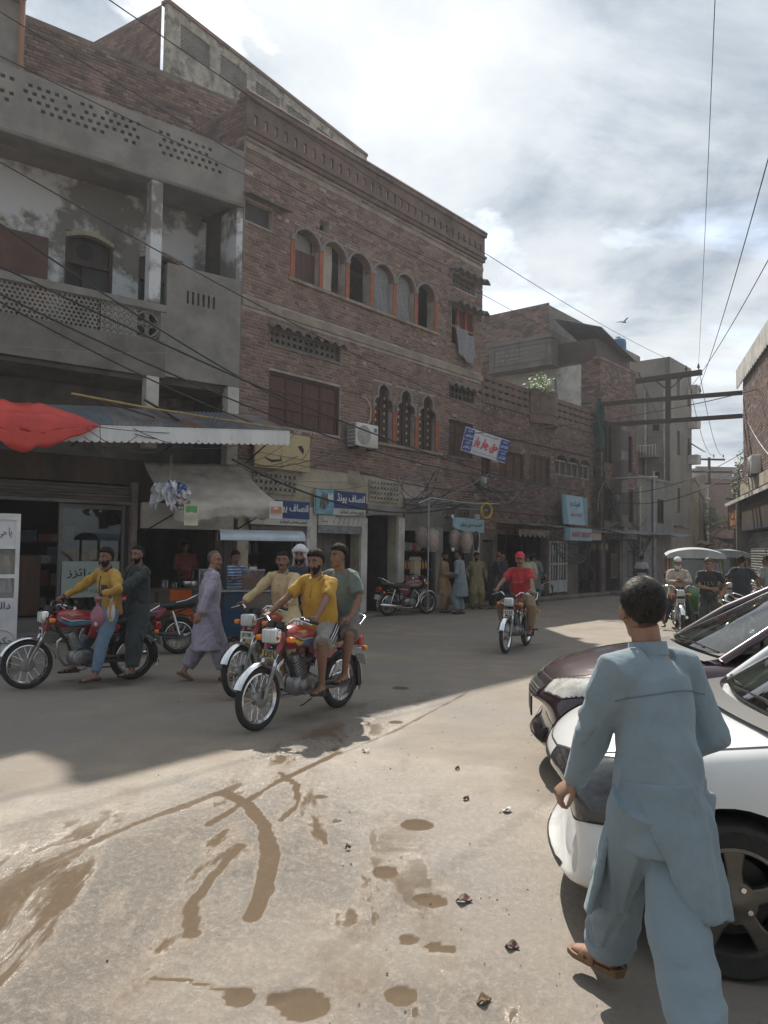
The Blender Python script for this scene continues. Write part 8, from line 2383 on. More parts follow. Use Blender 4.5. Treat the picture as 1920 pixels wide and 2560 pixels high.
def build_left_shop_things():
# dark shop: shelves and cabinet
 t=placed('wooden_cabinet',FL,(-4.05,.9,.36),'brown wooden cabinet inside the dark left shop','cabinet')
 mb=MB();mb.bb(-.35,.35,-.3,.3,0,1.1);mb.build('carcass',mat('cabinet_wood',(.11,.06,.035),(.075,.045,.03),scale=6,stretch=(1,1,.2),rough=.6),t,bevel=.01)
 MB().bb(-.33,-.01,-.312,-.30,.05,1.05).build('door',mat('cabinet_wood',(.11,.06,.035),rough=.6),t);MB().bb(.01,.33,-.312,-.30,.05,1.05).build('door',mat('cabinet_wood',(.11,.06,.035),rough=.6),t)
 t=placed('stock_shelf',FL,(-3.0,2.2,.36),'shelf of cartons and sacks behind the shop window','shelf')
 for k in range(4):MB().bb(-.8,.8,-.25,.25,.45*k,.45*k+.03).build('shelf_board',M_WOOD,t)
 for k in range(22):
  c=[(.30,.22,.13),(.40,.38,.34),(.12,.16,.20),(.28,.10,.07)][k%4]
  w,h=rd7.uniform(.12,.26),rd7.uniform(.15,.34);x=-.68+(k%6)*.26;z=.03+(k//6)*.45
  MB().bb(x,x+w,-.2,.15,z,z+h).build('carton',mat('carton_%d'%(k%4),c,tuple(v*.7 for v in c),scale=9,rough=.8),t)
  # food counter with pots, orange chair
 t=placed('food_counter',FL,(-1.45,-.55,0),'wooden food counter with a glass front under the canvas awning','counter')
 MB().bb(-.62,.55,-.25,.25,.82,.88).build('top',mat('counter_wood',(.12,.07,.045),(.08,.05,.035),scale=6,rough=.5),t,bevel=.006)
 MB().bb(-.60,.53,-.22,.22,.12,.82).build('front',mat('counter_panel',(.14,.12,.10),(.09,.08,.07),scale=4,rough=.6),t)
 for q in((-.58,-.2),(.5,-.2)):MB().bb(q[0],q[0]+.05,q[1]-.04,q[1]+.01,0,.82).build('leg',M_WOOD,t)
 pot=mat('steel_pot',(.55,.56,.57),rough=.25,metal=1.0)
 for(x,y,r_,h,lb)in((-.35,-.1,.07,.16,'small steel pot at the left of the food counter'),(-.15,-.05,.075,.12,'steel milk jug beside the small pot on the counter'),(.18,0,.17,.16,'wide steel cooking pan on the food counter'),(.42,-.05,.08,.22,'tall steel tin at the right end of the food counter')):
  o=placed('steel_pot',FL,(-1.45+x,-.55+y,.88),lb,'pot','steel pots on the food counter')
  MB().lathe([(0,0),(r_*.85,0),(r_,h*.3),(r_*.92,h*.8),(r_*1.08,h),(r_*.98,h*.97),(r_*.86,h*.8),(0,h*.1)],n=22).build('vessel',pot,o,smooth=40)
  MB().lathe([(r_*.9,h*1.0),(r_*.4,h*1.12),(0,h*1.15)],n=20).build('lid',pot,o,smooth=40)
 t=placed('display_case',FL,(-.95,-.5,.88),'small glass display case of snacks on the food counter','display case')
 mb=MB()
 for x in(-.16,.16):
  for y in(-.14,.14):mb.bb(x-.01,x+.01,y-.01,y+.01,0,.34)
 mb.bb(-.17,.17,-.15,.15,.34,.36);mb.build('frame',M_STEEL,t)
 MB().bb(-.15,.15,-.145,-.14,.01,.34).build('pane',glass_mat('shop_glass',(.75,.85,.85),clear=.8),t)
 for k in range(5):MB().ball((-.1+.05*k,0,.05+.02*(k%2)),(.035,.05,.04),10,8).build('snack',mat('samosa',(.38,.20,.07),rough=.7),t,smooth=60)
 t=placed('orange_chair',FL,(-1.62,-1.05,0),'orange moulded plastic chair beside the parked red motorcycle','chair',rz=R(150))
 om=mat('orange_plastic',(.62,.13,.02),(.52,.10,.02),scale=3,rough=.4)
 MB().sheet(lambda u,v:(-.2+.4*u,-.2+.4*v,.44-.02*math.sin(PI*u)*math.sin(PI*v)),8,8,.014).build('seat',om,t,smooth=60)
 MB().sheet(lambda u,v:(-.19+.38*u,.20+.08*v+.03*(2*u-1)**2*-1,.46+.42*v),8,8,.014).build('backrest',om,t,smooth=60)
 for x in(-1,1):
  for y in(-1,1):MB().tube([(x*.17,y*.17,.43),(x*.20,y*.20,0)],.014,n=6).build('leg',om,t)
  # blue food cart with curved tin roof
 t=thing('food_cart',ground(645,1628),R(16),'dark blue food cart with curved tin roof in front of the trader\'s shop','cart')
 bl=mat('cart_blue',(.008,.050,.105),(.006,.036,.075),scale=3,rough=.5,dirt=((.03,.04,.05),3,.5,.7))
 W_,D_=1.18,.66
 MB().bb(-W_/2,W_/2,-D_/2,D_/2,.28,.98).build('body',bl,t,bevel=.01)
 for z in(.42,.66):MB().bb(-W_/2-.008,W_/2+.008,-D_/2-.012,-D_/2-.002,z,z+.03).build('rib',bl,t)
 MB().bb(-W_/2+.3,W_/2,-D_/2-.02,-D_/2-.013,.70,.97).build('board',mat('cart_board',(.16,.13,.11),(.10,.085,.075),scale=3,rough=.8),t)
 MB().bb(-W_/2-.04,W_/2+.04,-D_/2-.04,D_/2+.04,.98,1.01).build('counter',M_STEEL,t)
 for x in(-1,1):
  for y in(-1,1):MB().bb(x*(W_/2-.02)-.02,x*(W_/2-.02)+.02,y*(D_/2-.02)-.02,y*(D_/2-.02)+.02,1.01,1.80).build('post',M_BLACKM,t)
 MB().sheet(lambda u,v:(-W_/2-.08+(W_+.16)*u,-.44*math.cos(PI*v),1.79+.17*math.sin(PI*v)),4,16,.006).build('roof',mat('tin_roof',(.40,.45,.50),(.30,.34,.38),scale=3,rough=.45,metal=.4),t,smooth=60)
 for x in(-1,1):MB().prism([(.44*math.cos(a),1.79+.168*math.sin(a))for a in[PI*k/14 for k in range(15)]],x*(W_/2+.05)-.004,x*(W_/2+.05)+.004,axis='X').build('roof_end',M_BLACKM,t)
 for x in(-1,1):
  for y in(-1,1):MB().lathe([(.10,-.025),(.14,-.02),(.14,.02),(.10,.025)],axis='Y',c=(x*.4,y*.28,.14),n=20,closed=True).build('wheel',M_TYRE,t,smooth=40)
 F=t.matrix_basis
 o=thing('glass_box',F@Vector((-.12,-.12,1.01)),R(16),'glass box of red spices on the blue food cart','glass box')
 MB().bb(-.17,.17,-.12,.12,0,.30).build('pane',film_mat('cart_glass',(.8,.8,.78),.35,(.35,.28,.24),.2),o);MB().bb(-.15,.15,-.1,.1,.01,.18).build('filling',mat('red_spice',(.20,.05,.035),(.12,.035,.03),scale=20,rough=.9),o)
 MB().bb(-.18,.18,-.13,.13,.30,.32).build('lid',M_STEEL,o);MB().bb(-.06,.06,-.02,.02,.32,.36).build('knob',M_WHITE,o)
 o=thing('steel_tray',F@Vector((.3,.02,1.01)),R(16),'stacked steel bowls on the right side of the blue food cart','bowls')
 for k in range(3):MB().lathe([(.06,.03*k),(.12,.05+.03*k),(.125,.055+.03*k),(.06,.01+.03*k)],n=20).build('bowl',pot,o,smooth=40)
 # white chips cart at the left edge
 t=thing('snack_cart',(-5.49,10.03,0),R(26),'white hand painted snack cart with glass front at the left edge','cart')
 Wc=1.3;fr=M_WHITE
 MB().bb(-Wc/2,Wc/2,-.35,.35,.26,.98).build('body',mat('cart_white',(.66,.67,.70),(.56,.57,.60),scale=4,rough=.55,dirt=((.30,.28,.20),2,.62,.8)),t,bevel=.01)
 for x in(-Wc/2,Wc/2-.05):
  for y in(-.35,.30):MB().bb(x,x+.05,y,y+.05,.98,2.05).build('post',fr,t)
 for z in(1.24,1.62,2.0):MB().bb(-Wc/2+.05,Wc/2-.05,-.345,-.31,z,z+.05).build('rail',fr,t)
 MB().bb(-Wc/2+.05,Wc/2-.05,-.33,-.325,1.67,2.0).build('header',mat('cart_white',(.66,.67,.70),rough=.55),t)
 MB().bb(-Wc/2+.05,Wc/2-.05,-.325,-.32,.98,1.62).build('pane',film_mat('cart_pane',(.85,.87,.88),.25,(.5,.5,.5),.15),t)
 MB().bb(-Wc/2,Wc/2,-.35,.35,2.05,2.08).build('top',fr,t);MB().bb(-Wc/2+.06,Wc/2-.06,-.3,.3,.99,1.02).build('shelf',M_STEEL,t)
 for k,(c,x)in enumerate((((.06,.16,.40),.30),((.45,.32,.12),.46),((.42,.40,.36),.15))):MB().ball((x,-.1,1.38),(.10,.10,.16),14,10,fn=lambda v:v*(1+.2*noise.noise(v*3))).build('snack_pack',mat('snack_pack_%d'%k,c,tuple(v*.6 for v in c),scale=8,rough=.4),t,smooth=60)
 ink,redi=mat('cart_ink',(.03,.03,.035),rough=.6),mat('cart_red',(.42,.02,.02),rough=.6)
 lettering('یا حی','letters',ink,t,(.47,-.338,1.83),.13,.16);lettering('دالوں','letters',ink,t,(.43,-.360,.88),.12,.26);lettering('چکن','letters',ink,t,(.50,-.360,.42),.13,.2)
 for(x,z)in((.30,1.84),(.40,.66),(.32,1.15)):MB().ball((x,-.356 if z<1 else-.336,z),(.05,.006,.07),14,8).build('red_dot',redi,t,smooth=60)
 MB().tube([(.47+.15*math.cos(a*PI/12),-.354,.44+.13*math.sin(a*PI/12))for a in range(24)],.006,n=4,closed=True).build('ring',mat('cart_gold',(.40,.34,.16),rough=.6),t)
 for x in(-.45,.45):
  w=link('wheel',None,t);MB().lathe([(.10,-.03),(.15,-.025),(.15,.025),(.10,.03)],axis='Y',c=(x,-.28,.15),n=22,closed=True).build('tyre',M_TYRE,w,smooth=40);MB().lathe([(0,-.02),(.10,-.02),(.10,.02),(0,.02)],axis='Y',c=(x,-.28,.15),n=22).build('rim',M_STEEL,w)
 t=placed('white_cloth',FL,(-4.52,-.5,.3),'white sheet hanging beside the snack cart in the shop door','cloth')
 MB().sheet(lambda u,v:(.22*(u-.5)*(1.5-v),.03*math.sin(u*14),1.0*v),16,8,.008).build('sheet',cloth('plain_white',(.5,.5,.5),.9),t,smooth=60)
build_left_shop_things()

# ================================================================== signs and fittings on the brick house
def build_signs():
 blue=mat('sign_blue',(.022,.060,.175),(.018,.048,.14),scale=3,rough=.45,dirt=((.12,.13,.15),3,.62,.8));wh=mat('sign_white',(.55,.55,.50),(.44,.43,.39),scale=2.5,rough=.55)
 ink=mat('sign_ink',(.025,.028,.03),rough=.6);wl=mat('sign_letters_white',(.66,.67,.68),rough=.5);pale=mat('sign_picture',(.10,.28,.42),(.30,.48,.52),scale=4,rough=.45)
 def shop_sign(x0,x1,z0,z1,y,label,pic):
  t=placed('shop_sign',F1,(0,0,0),label,'sign','blue trader signs on the brick house')
  zs=z0+(z1-z0)*.28
  MB().bb(x0,x1,y-.04,y,z0,z1).build('board',wh,t,bevel=.004)
  MB().bb(x0+.005,x1-.005,y-.048,y-.0405,zs,z1-.006).build('blue_field',blue,t)
  xp=x0+(x1-x0)*.34
  if pic:
   MB().bb(x0+.005,xp,y-.056,y-.0485,z0+.005,z1-.006).build('picture',pale,t)
   MB().prism([(x0+.12,z0+.14),(x0+.30,z0+.10),(x0+.44,z0+.26),(x0+.40,z1-.12),(x0+.24,z1-.06),(x0+.15,z0+.34)],y-.060,y-.0565).build('picture_figure',mat('figure_dark',(.05,.06,.06),(.2,.22,.2),scale=9,rough=.5),t)
   for k in range(3):MB().ball((x0+.42+.06*k,y-.058,z1-.17-.03*(k%2)),(.03,.004,.09),10,6).build('picture_flower',wl,t)
  lettering('انصاف پونڈ','letters',wl,t,((xp+x1)/2+.03,y-.054,zs+(z1-zs)*.55),(z1-zs)*.60,(x1-xp)*.86,bold=.03)
  lettering('کریم بخش ٹریڈرز','letters',ink,t,((xp+x1)/2+.08,y-.046,z0+(zs-z0)*.5),(zs-z0)*.62,(x1-xp)*.74,bold=.02)
 shop_sign(2.13,3.90,2.47,3.06,-.14,'blue sign with white lettering and flower picture above the half open shutter',True)
 shop_sign(.22,1.95,2.17,2.73,-.14,'blue sign with white lettering, partly behind the canvas awning',False)
 t=placed('painted_strip',F1,(0,0,0),'whitish strip with faded scribbles below the flower sign','sign')
 MB().bb(2.30,3.86,-.13,-.10,2.22,2.46).build('board',wh,t);lettering('پونڈ','letters',mat('faded_ink',(.18,.17,.32),rough=.7),t,(2.5,-.134,2.32),.12,.22)
 for k in range(6):MB().tube([(2.8+.17*k,-.134,2.26),(2.86+.17*k,-.134,2.42)],.006,n=4).build('scribble',mat('faded_red',(.36,.14,.14),rough=.7),t)
 t=placed('cream_signboard',F1,(0,0,0),'blank cream signboard with peeling black mark beside the corrugated awning','sign')
 MB().bb(.28,1.92,-.20,-.14,3.40,4.22).build('board',mat('cream_board',(.52,.43,.25),(.44,.36,.21),scale=2,rough=.55),t,bevel=.006)
 MB().tube([(.28,-.21,3.72),(1.92,-.21,3.66)],.004,n=4).build('seam',M_IRON,t);MB().tube([(1.05,-.205,3.4),(1.05,-.205,4.2)],.003,n=4).build('seam',M_IRON,t)
 dkk=mat('dark_ink',(.02,.015,.012),rough=.6)
 MB().tube([(.55,-.206,3.62),(.75,-.206,3.56),(1.02,-.206,3.60),(1.0,-.206,3.68)],[.012,.03,.03,.01],n=6,ell=(1,.2),up=(0,1,0)).build('black_mark',dkk,t);MB().prism([(1.52,3.96),(1.64,3.99),(1.72,3.90),(1.70,3.80),(1.62,3.86)],-.207,-.201).build('black_mark',dkk,t)
 # air conditioner
 t=placed('air_conditioner',F1,(3.66,-.26,4.16),'white air conditioner on the brick wall beside the shuttered window','air conditioner');ac_unit(t)
 w=placed('ac_hose',F1,(0,0,0),'pale hose arching from the brick wall to the air conditioner','hose')
 MB().tube([(3.95,-.1,4.7),(4.12,-.1,4.95),(4.18,-.06,5.25),(4.05,-.03,5.45),(3.85,-.02,5.5)],.02,n=8).build('hose',mat('hose_beige',(.42,.36,.29),rough=.7),w,smooth=60)
 # banner on ropes
 c=[at(1167,1067,21.3),at(1279,1096,22.2),at(1262,1159,22.2),at(1151,1125,21.3)]
 t=thing('banner',c[3],0,'white banner with red lettering and blue corner panels hung over the street','banner')
 ux=(c[2]-c[3]);Wb=ux.length;ux.normalize();uz=(c[0]-c[3]);uz=(uz-ux*uz.dot(ux));Hb=uz.length;uz.normalize();uy=uz.cross(ux)
 t.rotation_euler=Matrix((ux,uy,uz)).transposed().to_euler()
 MB().sheet(lambda u,v:(Wb*u,.012*math.sin(u*9)+.01*math.sin(v*5),Hb*v),24,12,.004).build('cloth',mat('banner_white',(.66,.67,.72),(.60,.61,.66),scale=3,rough=.6),t,smooth=60)
 bb_=mat('banner_blue',(.025,.075,.33),rough=.6);rr=mat('banner_red',(.55,.03,.05),rough=.6)
 lw=mat('sign_letters_white',(.66,.67,.68),rough=.5)
 for(x,z,w1,w2)in((.105,.74,'حضرت','عمرفاروق'),(.105,.26,'حضرت','علی المرتضی'),(.895,.74,'حضرت','ابوبکرصدیق'),(.895,.26,'حضرت','عثمان غنی')):
  cx,cz=Wb*x,Hb*z
  MB().bb(cx-Wb*.095,cx+Wb*.095,-.030,-.024,cz-Hb*.215,cz+Hb*.215).build('blue_panel',bb_,t)
  lettering(w1,'letters',lw,t,(cx,-.034,cz+Hb*.12),Hb*.12,Wb*.10,bold=.015);lettering(w2,'letters',lw,t,(cx,-.034,cz-Hb*.06),Hb*.18,Wb*.16,bold=.02)
 lettering('حق چار یار','letters',rr,t,(Wb*.5,-.03,Hb*.5),Hb*.50,Wb*.54,bold=.03)
 bi=mat('banner_blue_ink',(.08,.11,.36),rough=.6)
 lettering('منجانب انجمن تاجران بازار سرکلر روڈ','letters',bi,t,(Wb*.5,-.03,Hb*.12),Hb*.09,Wb*.52);lettering('خلفائے راشدین زندہ باد','letters',bi,t,(Wb*.5,-.03,Hb*.90),Hb*.09,Wb*.5)
 for i,j in((0,1),(1,1)):
  a=Vector((Wb*i,0,Hb));MB().tube([a,a+Vector(((-.8,.9)[i],0,.25))],.008,n=5).build('rope',M_BLACKM,t)
  # blue boards on the low house
 lb=mat('board_sky',(.33,.50,.60),(.27,.42,.52),scale=3,rough=.5);tb=mat('board_teal',(.13,.30,.36),rough=.5)
 t=placed('tilted_signboard',F2,(0,0,0),'pale blue tilted signboard with blue and red Urdu lettering','sign')
 Mt=Matrix.Translation((5.70,-.45,2.62))@Matrix.Rotation(R(-7),4,'X')
 o=MB();o.M=Mt;o.bb(-.75,.55,-.03,.03,0,1.05);o.build('panel',lb,t)
 o=MB();o.M=Mt;o.prism([(-1.1,0),(-.75,0),(-.75,1.05),(-1.0,1.08)],-.03,.03);o.build('side_panel',tb,t)
 o=MB();o.M=Mt;o.prism([(.55,0),(.75,0),(1.0,1.0),(.55,1.05)],-.03,.03);o.build('side_panel',tb,t)
 b1,r1=mat('board_blue_ink',(.03,.06,.30),rough=.6),mat('board_red_ink',(.40,.06,.08),rough=.6)
 for(tx,m,z,h,w)in(('فضیلت دار',b1,.74,.26,.8),('الیکٹرک سٹور',r1,.36,.15,.9)):
  q=lettering(tx,'letters',m,t,(0,0,0),h,w,bold=.02)
  if q:q.matrix_local=Mt@Matrix.Translation((-.1,-.036,z))
 t=placed('signboard',F2,(0,0,0),'pale blue board with red English letters below the tilted signboard','sign')
 MB().bb(4.40,6.50,-.62,-.56,2.06,2.50).build('panel',lb,t);MB().bb(4.40,4.75,-.635,-.621,2.06,2.50).build('side_panel',tb,t)
 lettering('RAFAT BRIGHT','letters',r1,t,(5.68,-.626,2.27),.19,1.5,bold=.02)
 MB().bb(6.52,7.35,-.60,-.56,2.10,2.42).build('blank_panel',mat('board_beige_b',(.45,.40,.33),rough=.7),t)
 MB().bb(4.7,4.74,-.56,.0,2.44,2.48).build('bracket',M_IRON,t);MB().bb(6.3,6.34,-.56,0,2.44,2.48).build('bracket',M_IRON,t)
 t=placed('hanging_signboard',F1,(0,0,0),'small pale blue curved signboard above the hanging snack bags','sign')
 MB().sheet(lambda u,v:(7.36+1.62*u,-.40-.05*math.sin(PI*u),2.60-.03*u-.38*v*(1-.3*(1-u)**6)),16,4,.012).build('panel',lb,t,smooth=60)
 lettering('المدینہ جنرل سٹور','letters',ink,t,(8.2,-.47,2.40),.15,1.1)
 MB().tube([(7.5,-.02,2.6),(7.5,-.4,2.58)],.012,n=5).build('bracket',M_IRON,t);MB().tube([(8.8,-.02,2.6),(8.8,-.4,2.58)],.012,n=5).build('bracket',M_IRON,t)
 # pipe frame canopy over the drinks shop
 t=placed('pipe_canopy_frame',F1,(0,0,0),'bent pipe frame of a missing canopy over the drinks shop','frame')
 pts=[[(5.55,-.9,0.1),(5.55,-.9,2.95),(5.65,-.9,3.02)],[(5.1,-.9,2.85),(5.65,-.9,3.02),(7.4,-.85,2.98),(9.15,-.8,3.05)],[(5.65,-.9,3.02),(5.65,-.02,3.0)],[(9.15,-.8,3.05),(9.15,-.02,2.9)],[(5.7,-.5,2.85),(9.0,-.5,2.85)],[(7.4,-.85,2.98),(7.4,-.02,2.7)]]
 for q in pts:MB().tube(q,.022,n=6).build('pipe',M_STEEL,t,smooth=60)
build_signs()

# ================================================================== shop goods on the brick house
def build_shop_goods():
# hanging bags of puffed snacks
 film=film_mat('snack_film',(.9,.88,.86),.30,(.62,.58,.55),.12);fill=mat('snack_fill',(.36,.22,.17),(.46,.32,.26),scale=40,rough=.8,bump=.5,bscale=60)
 for k,(px,py,Y,w,h,lb)in enumerate(((1054,1343,20.6,.40,.58,'leftmost hanging clear sack of snacks, pinkish at its top'),(1080,1349,20.0,.46,.64,'hanging clear sack of snacks overlapping the leftmost one'),(1137,1350,20.9,.42,.60,'hanging clear sack of snacks left of the pink edged one'),(1166,1353,20.6,.44,.64,'hanging clear sack of snacks with pink edge beside the tyre'))):
  t=thing('snack_sack',at(px,py,Y),R(30+20*k),lb,'sack','clear snack sacks hanging at the shops')
  prof=lambda v:w*.5*(math.sin(PI*min(1,.12+v*.62))**.5 if v<.82 else .95*max(.06,(1-v)/.18)**.7*.93)
  MB().grid(lambda u,v:(prof(v)*math.cos(2*PI*u)*(1+.06*noise.noise(Vector((math.cos(2*PI*u)*2,math.sin(2*PI*u)*2,v*6+k)))),prof(v)*.8*math.sin(2*PI*u),h*(v-.5)),24,16).build('film',film,t,smooth=60)
  MB().ball((0,0,-h*.06),(w*.42,w*.34,h*.36),18,14,fn=lambda v:v*(1+.12*noise.noise(v*4+Vector((k,0,0))))).build('snacks',fill,t,smooth=40)
  MB().tube([(0,0,h*.48),(0,0,h*.5+.35)],.005,n=4).build('string',M_WIREG,t)
 t=thing('spare_tyre',at(1191,1352,21.3),R(75),'black motorcycle tyre hanging on the pillar by the shutter','tyre')
 MB().lathe([(.235+.045*math.cos(a),.04*math.sin(a))for a in[2*PI*k/10 for k in range(10)]],axis='Y',n=36,closed=True).build('tyre',M_TYRE,t,smooth=60)
 t=thing('brass_ring',at(1216,1277,22.0),R(35),'gold coloured ring sign hanging above the hanging tyre','ring')
 MB().lathe([(.21+.03*math.cos(a),.03*math.sin(a))for a in[2*PI*k/10 for k in range(10)]],axis='Y',n=30,closed=True).build('ring',mat('brass',(.55,.38,.06),rough=.35,metal=.6),t,smooth=60);MB().tube([(0,0,.22),(.05,.1,.5)],.008,n=5).build('hook',M_IRON,t)
 for(px,py,Y,lb)in((1131,1291,20.9,'bare light bulb above the hanging signboard'),(1132,1374,20.6,'bare light bulb below the third snack sack')):
  t=thing('light_bulb',at(px,py,Y),0,lb,'bulb')
  MB().ball((0,0,0),(.045,.045,.06),12,9).build('glass',mat('bulb_glass',(.7,.7,.68),rough=.2),t,smooth=60);MB().tube([(0,0,.05),(0,0,.10)],.02,n=8).build('socket',M_BLACKM,t)
  # drinks shelf
 t=placed('drinks_shelf',F1,(6.3,.25,0),'shelf of soft drink bottles and snack packets in the drinks shop','shelf')
 for z in(.32,.72,1.12,1.6):MB().bb(-.62,.66,-.2,.2,z,z+.03).build('shelf_board',M_WOOD,t)
 for x in(-.64,.66):MB().bb(x,x+.04,-.2,.2,0,2.0).build('upright',M_WOOD,t)
 for k in range(18):
  x=-.55+(k%9)*.13;zz=1.15;c=[(.55,.26,.04),(.06,.12,.36),(.42,.05,.04)][k%3 if k>8 else 0]
  b=link('bottle',None,t);y=-.14+.14*(k//9)
  MB().lathe([(0,0),(.036,0),(.038,.10),(.030,.15),(.014,.19),(.014,.22),(0,.22)],c=(x,y,zz),n=12).build('bottle_body',mat('drink_%d'%(k%3 if k>8 else 0),c,rough=.15,coat=.5),b,smooth=40)
  MB().lathe([(.017,.20),(.017,.235),(0,.235)],c=(x,y,zz),n=10).build('cap',mat('cap_blue',(.05,.13,.42),rough=.4),b)
 for k in range(26):
  x,z=-.56+(k%9)*.13,(.35,.75,1.63)[k//9];c=[(.45,.06,.05),(.42,.30,.10),(.30,.07,.06),(.40,.38,.35)][rd7.randrange(4)]
  MB().rbox((x,rd7.uniform(-.1,.0),z+.12),(.11,.08,rd7.uniform(.16,.24)),.02,2).build('packet',mat('shelf_packet_%d'%int(c[0]*100),c,tuple(v*.6 for v in c),scale=20,rough=.45),t,smooth=40)
 t=placed('meter_box',F1,(5.72,-.35,0.12),'beige metal box on legs beside the parked motorcycle','box')
 MB().rbox((0,0,1.02),(.26,.18,.52),.02,2).build('casing',mat('meter_beige',(.42,.36,.26),(.34,.29,.21),scale=4,rough=.6),t,smooth=40);MB().prism([(-.15,1.28),(.15,1.28),(.10,1.36),(-.10,1.36)],-.1,.1).build('hood',mat('meter_beige',(.42,.36,.26),rough=.6),t)
 for x in(-.1,.1):MB().tube([(x,0,0),(x,0,.78)],.015,n=6).build('leg',M_IRON,t)
 t=thing('red_mat',ground(1040,1524)+Vector((0,0,.0)),R(42),'faded red plastic sheet on the ground under the parked motorcycle','mat')
 MB().sheet(lambda u,v:(-.45+.9*u,-.22+.44*v,.03+.02*math.sin(u*9)+.01*math.sin(v*7)),14,8,.012).build('sheet',mat('red_sheet',(.50,.09,.08),rough=.6),t,smooth=60)
 # second shop of the brick house: dim goods behind the cart
 t=placed('spice_shelf',F1,(1.1,1.4,0),'dim shelf of tins and red sacks inside the trader\'s shop behind the cart','shelf')
 for z in(.5,1.0,1.5):MB().bb(-.75,.75,-.2,.2,z,z+.03).build('shelf_board',M_WOOD,t)
 for k in range(21):
  c=[(.32,.07,.05),(.30,.26,.18),(.14,.18,.22)][rd7.randrange(3)]
  MB().lathe([(0,0),(.07,0),(.07,.22),(.05,.26),(0,.26)],c=(-.65+(k%7)*.21,0,(.53,1.03,1.53)[k//7]),n=12).build('tin',mat('tin_%d'%int(c[0]*100),c,rough=.5),t,smooth=40)
  # cloth hung from the top right window
 t=placed('hanging_cloth',F1,(0,0,0),'grey patterned cloth hanging out of the top right window of the brick house','cloth')
 MB().sheet(lambda u,v:(7.84+1.12*u+.14*v*(.5-u),-.07-.05*math.sin(u*17+v*2)-.04*v-.05*math.sin(PI*u),8.26-.22*u-(.40+.55*math.sin(PI*min(1,.15+u*.75))+.04*math.sin(u*19))*v),30,16,.008).build('sheet',mat('grey_lace',(.30,.31,.33),rough=.95),t,smooth=179)
 # frames: bench, board, boxes near the pole
 t=thing('wooden_bench',ground(1432,1487)+Vector((0,.2,.12)),R(50),'low wooden bench on the step by the lattice pole','bench')
 MB().bb(-.75,.75,-.2,.2,.36,.41).build('seat',M_WOOD,t)
 for x in(-.6,.6):
  for y in(-.15,.15):MB().bb(x-.03,x+.03,y-.03,y+.03,0,.36).build('leg',M_WOOD,t)
 t=thing('old_chair',ground(1472,1487)+Vector((0,.3,.12)),R(20),'old cane chair with curved back next to the wooden bench','chair')
 MB().bb(-.2,.2,-.2,.2,.40,.44).build('seat',M_WOOD,t);MB().tube([(-.2,.2,.44),(-.19,.24,.8),(0,.27,.98),(.19,.24,.8),(.2,.2,.44)],.018,n=6).build('backrest',M_WOOD,t,smooth=60)
 for x in(-.17,.17):
  for y in(-.17,.17):MB().tube([(x,y,.4),(x*1.1,y*1.1,0)],.018,n=6).build('leg',M_WOOD,t)
 for(px,Y,lb)in((1482,29.2,'brown carton hung left of the lattice pole'),(1502,29.3,'brown carton hung right of the lattice pole'),(1513,29.5,'second brown carton right of the lattice pole')):
  t=thing('carton',at(px,1367,Y),R(50),lb,'carton')
  MB().box((0,0,0),(.26,.12,.26)).build('box',mat('carton_brown',(.24,.18,.12),rough=.85),t,bevel=.008);MB().bb(-.13,.13,-.065,-.061,-.02,.02).build('tape',mat('tape',(.30,.25,.18),rough=.5),t)
build_shop_goods()

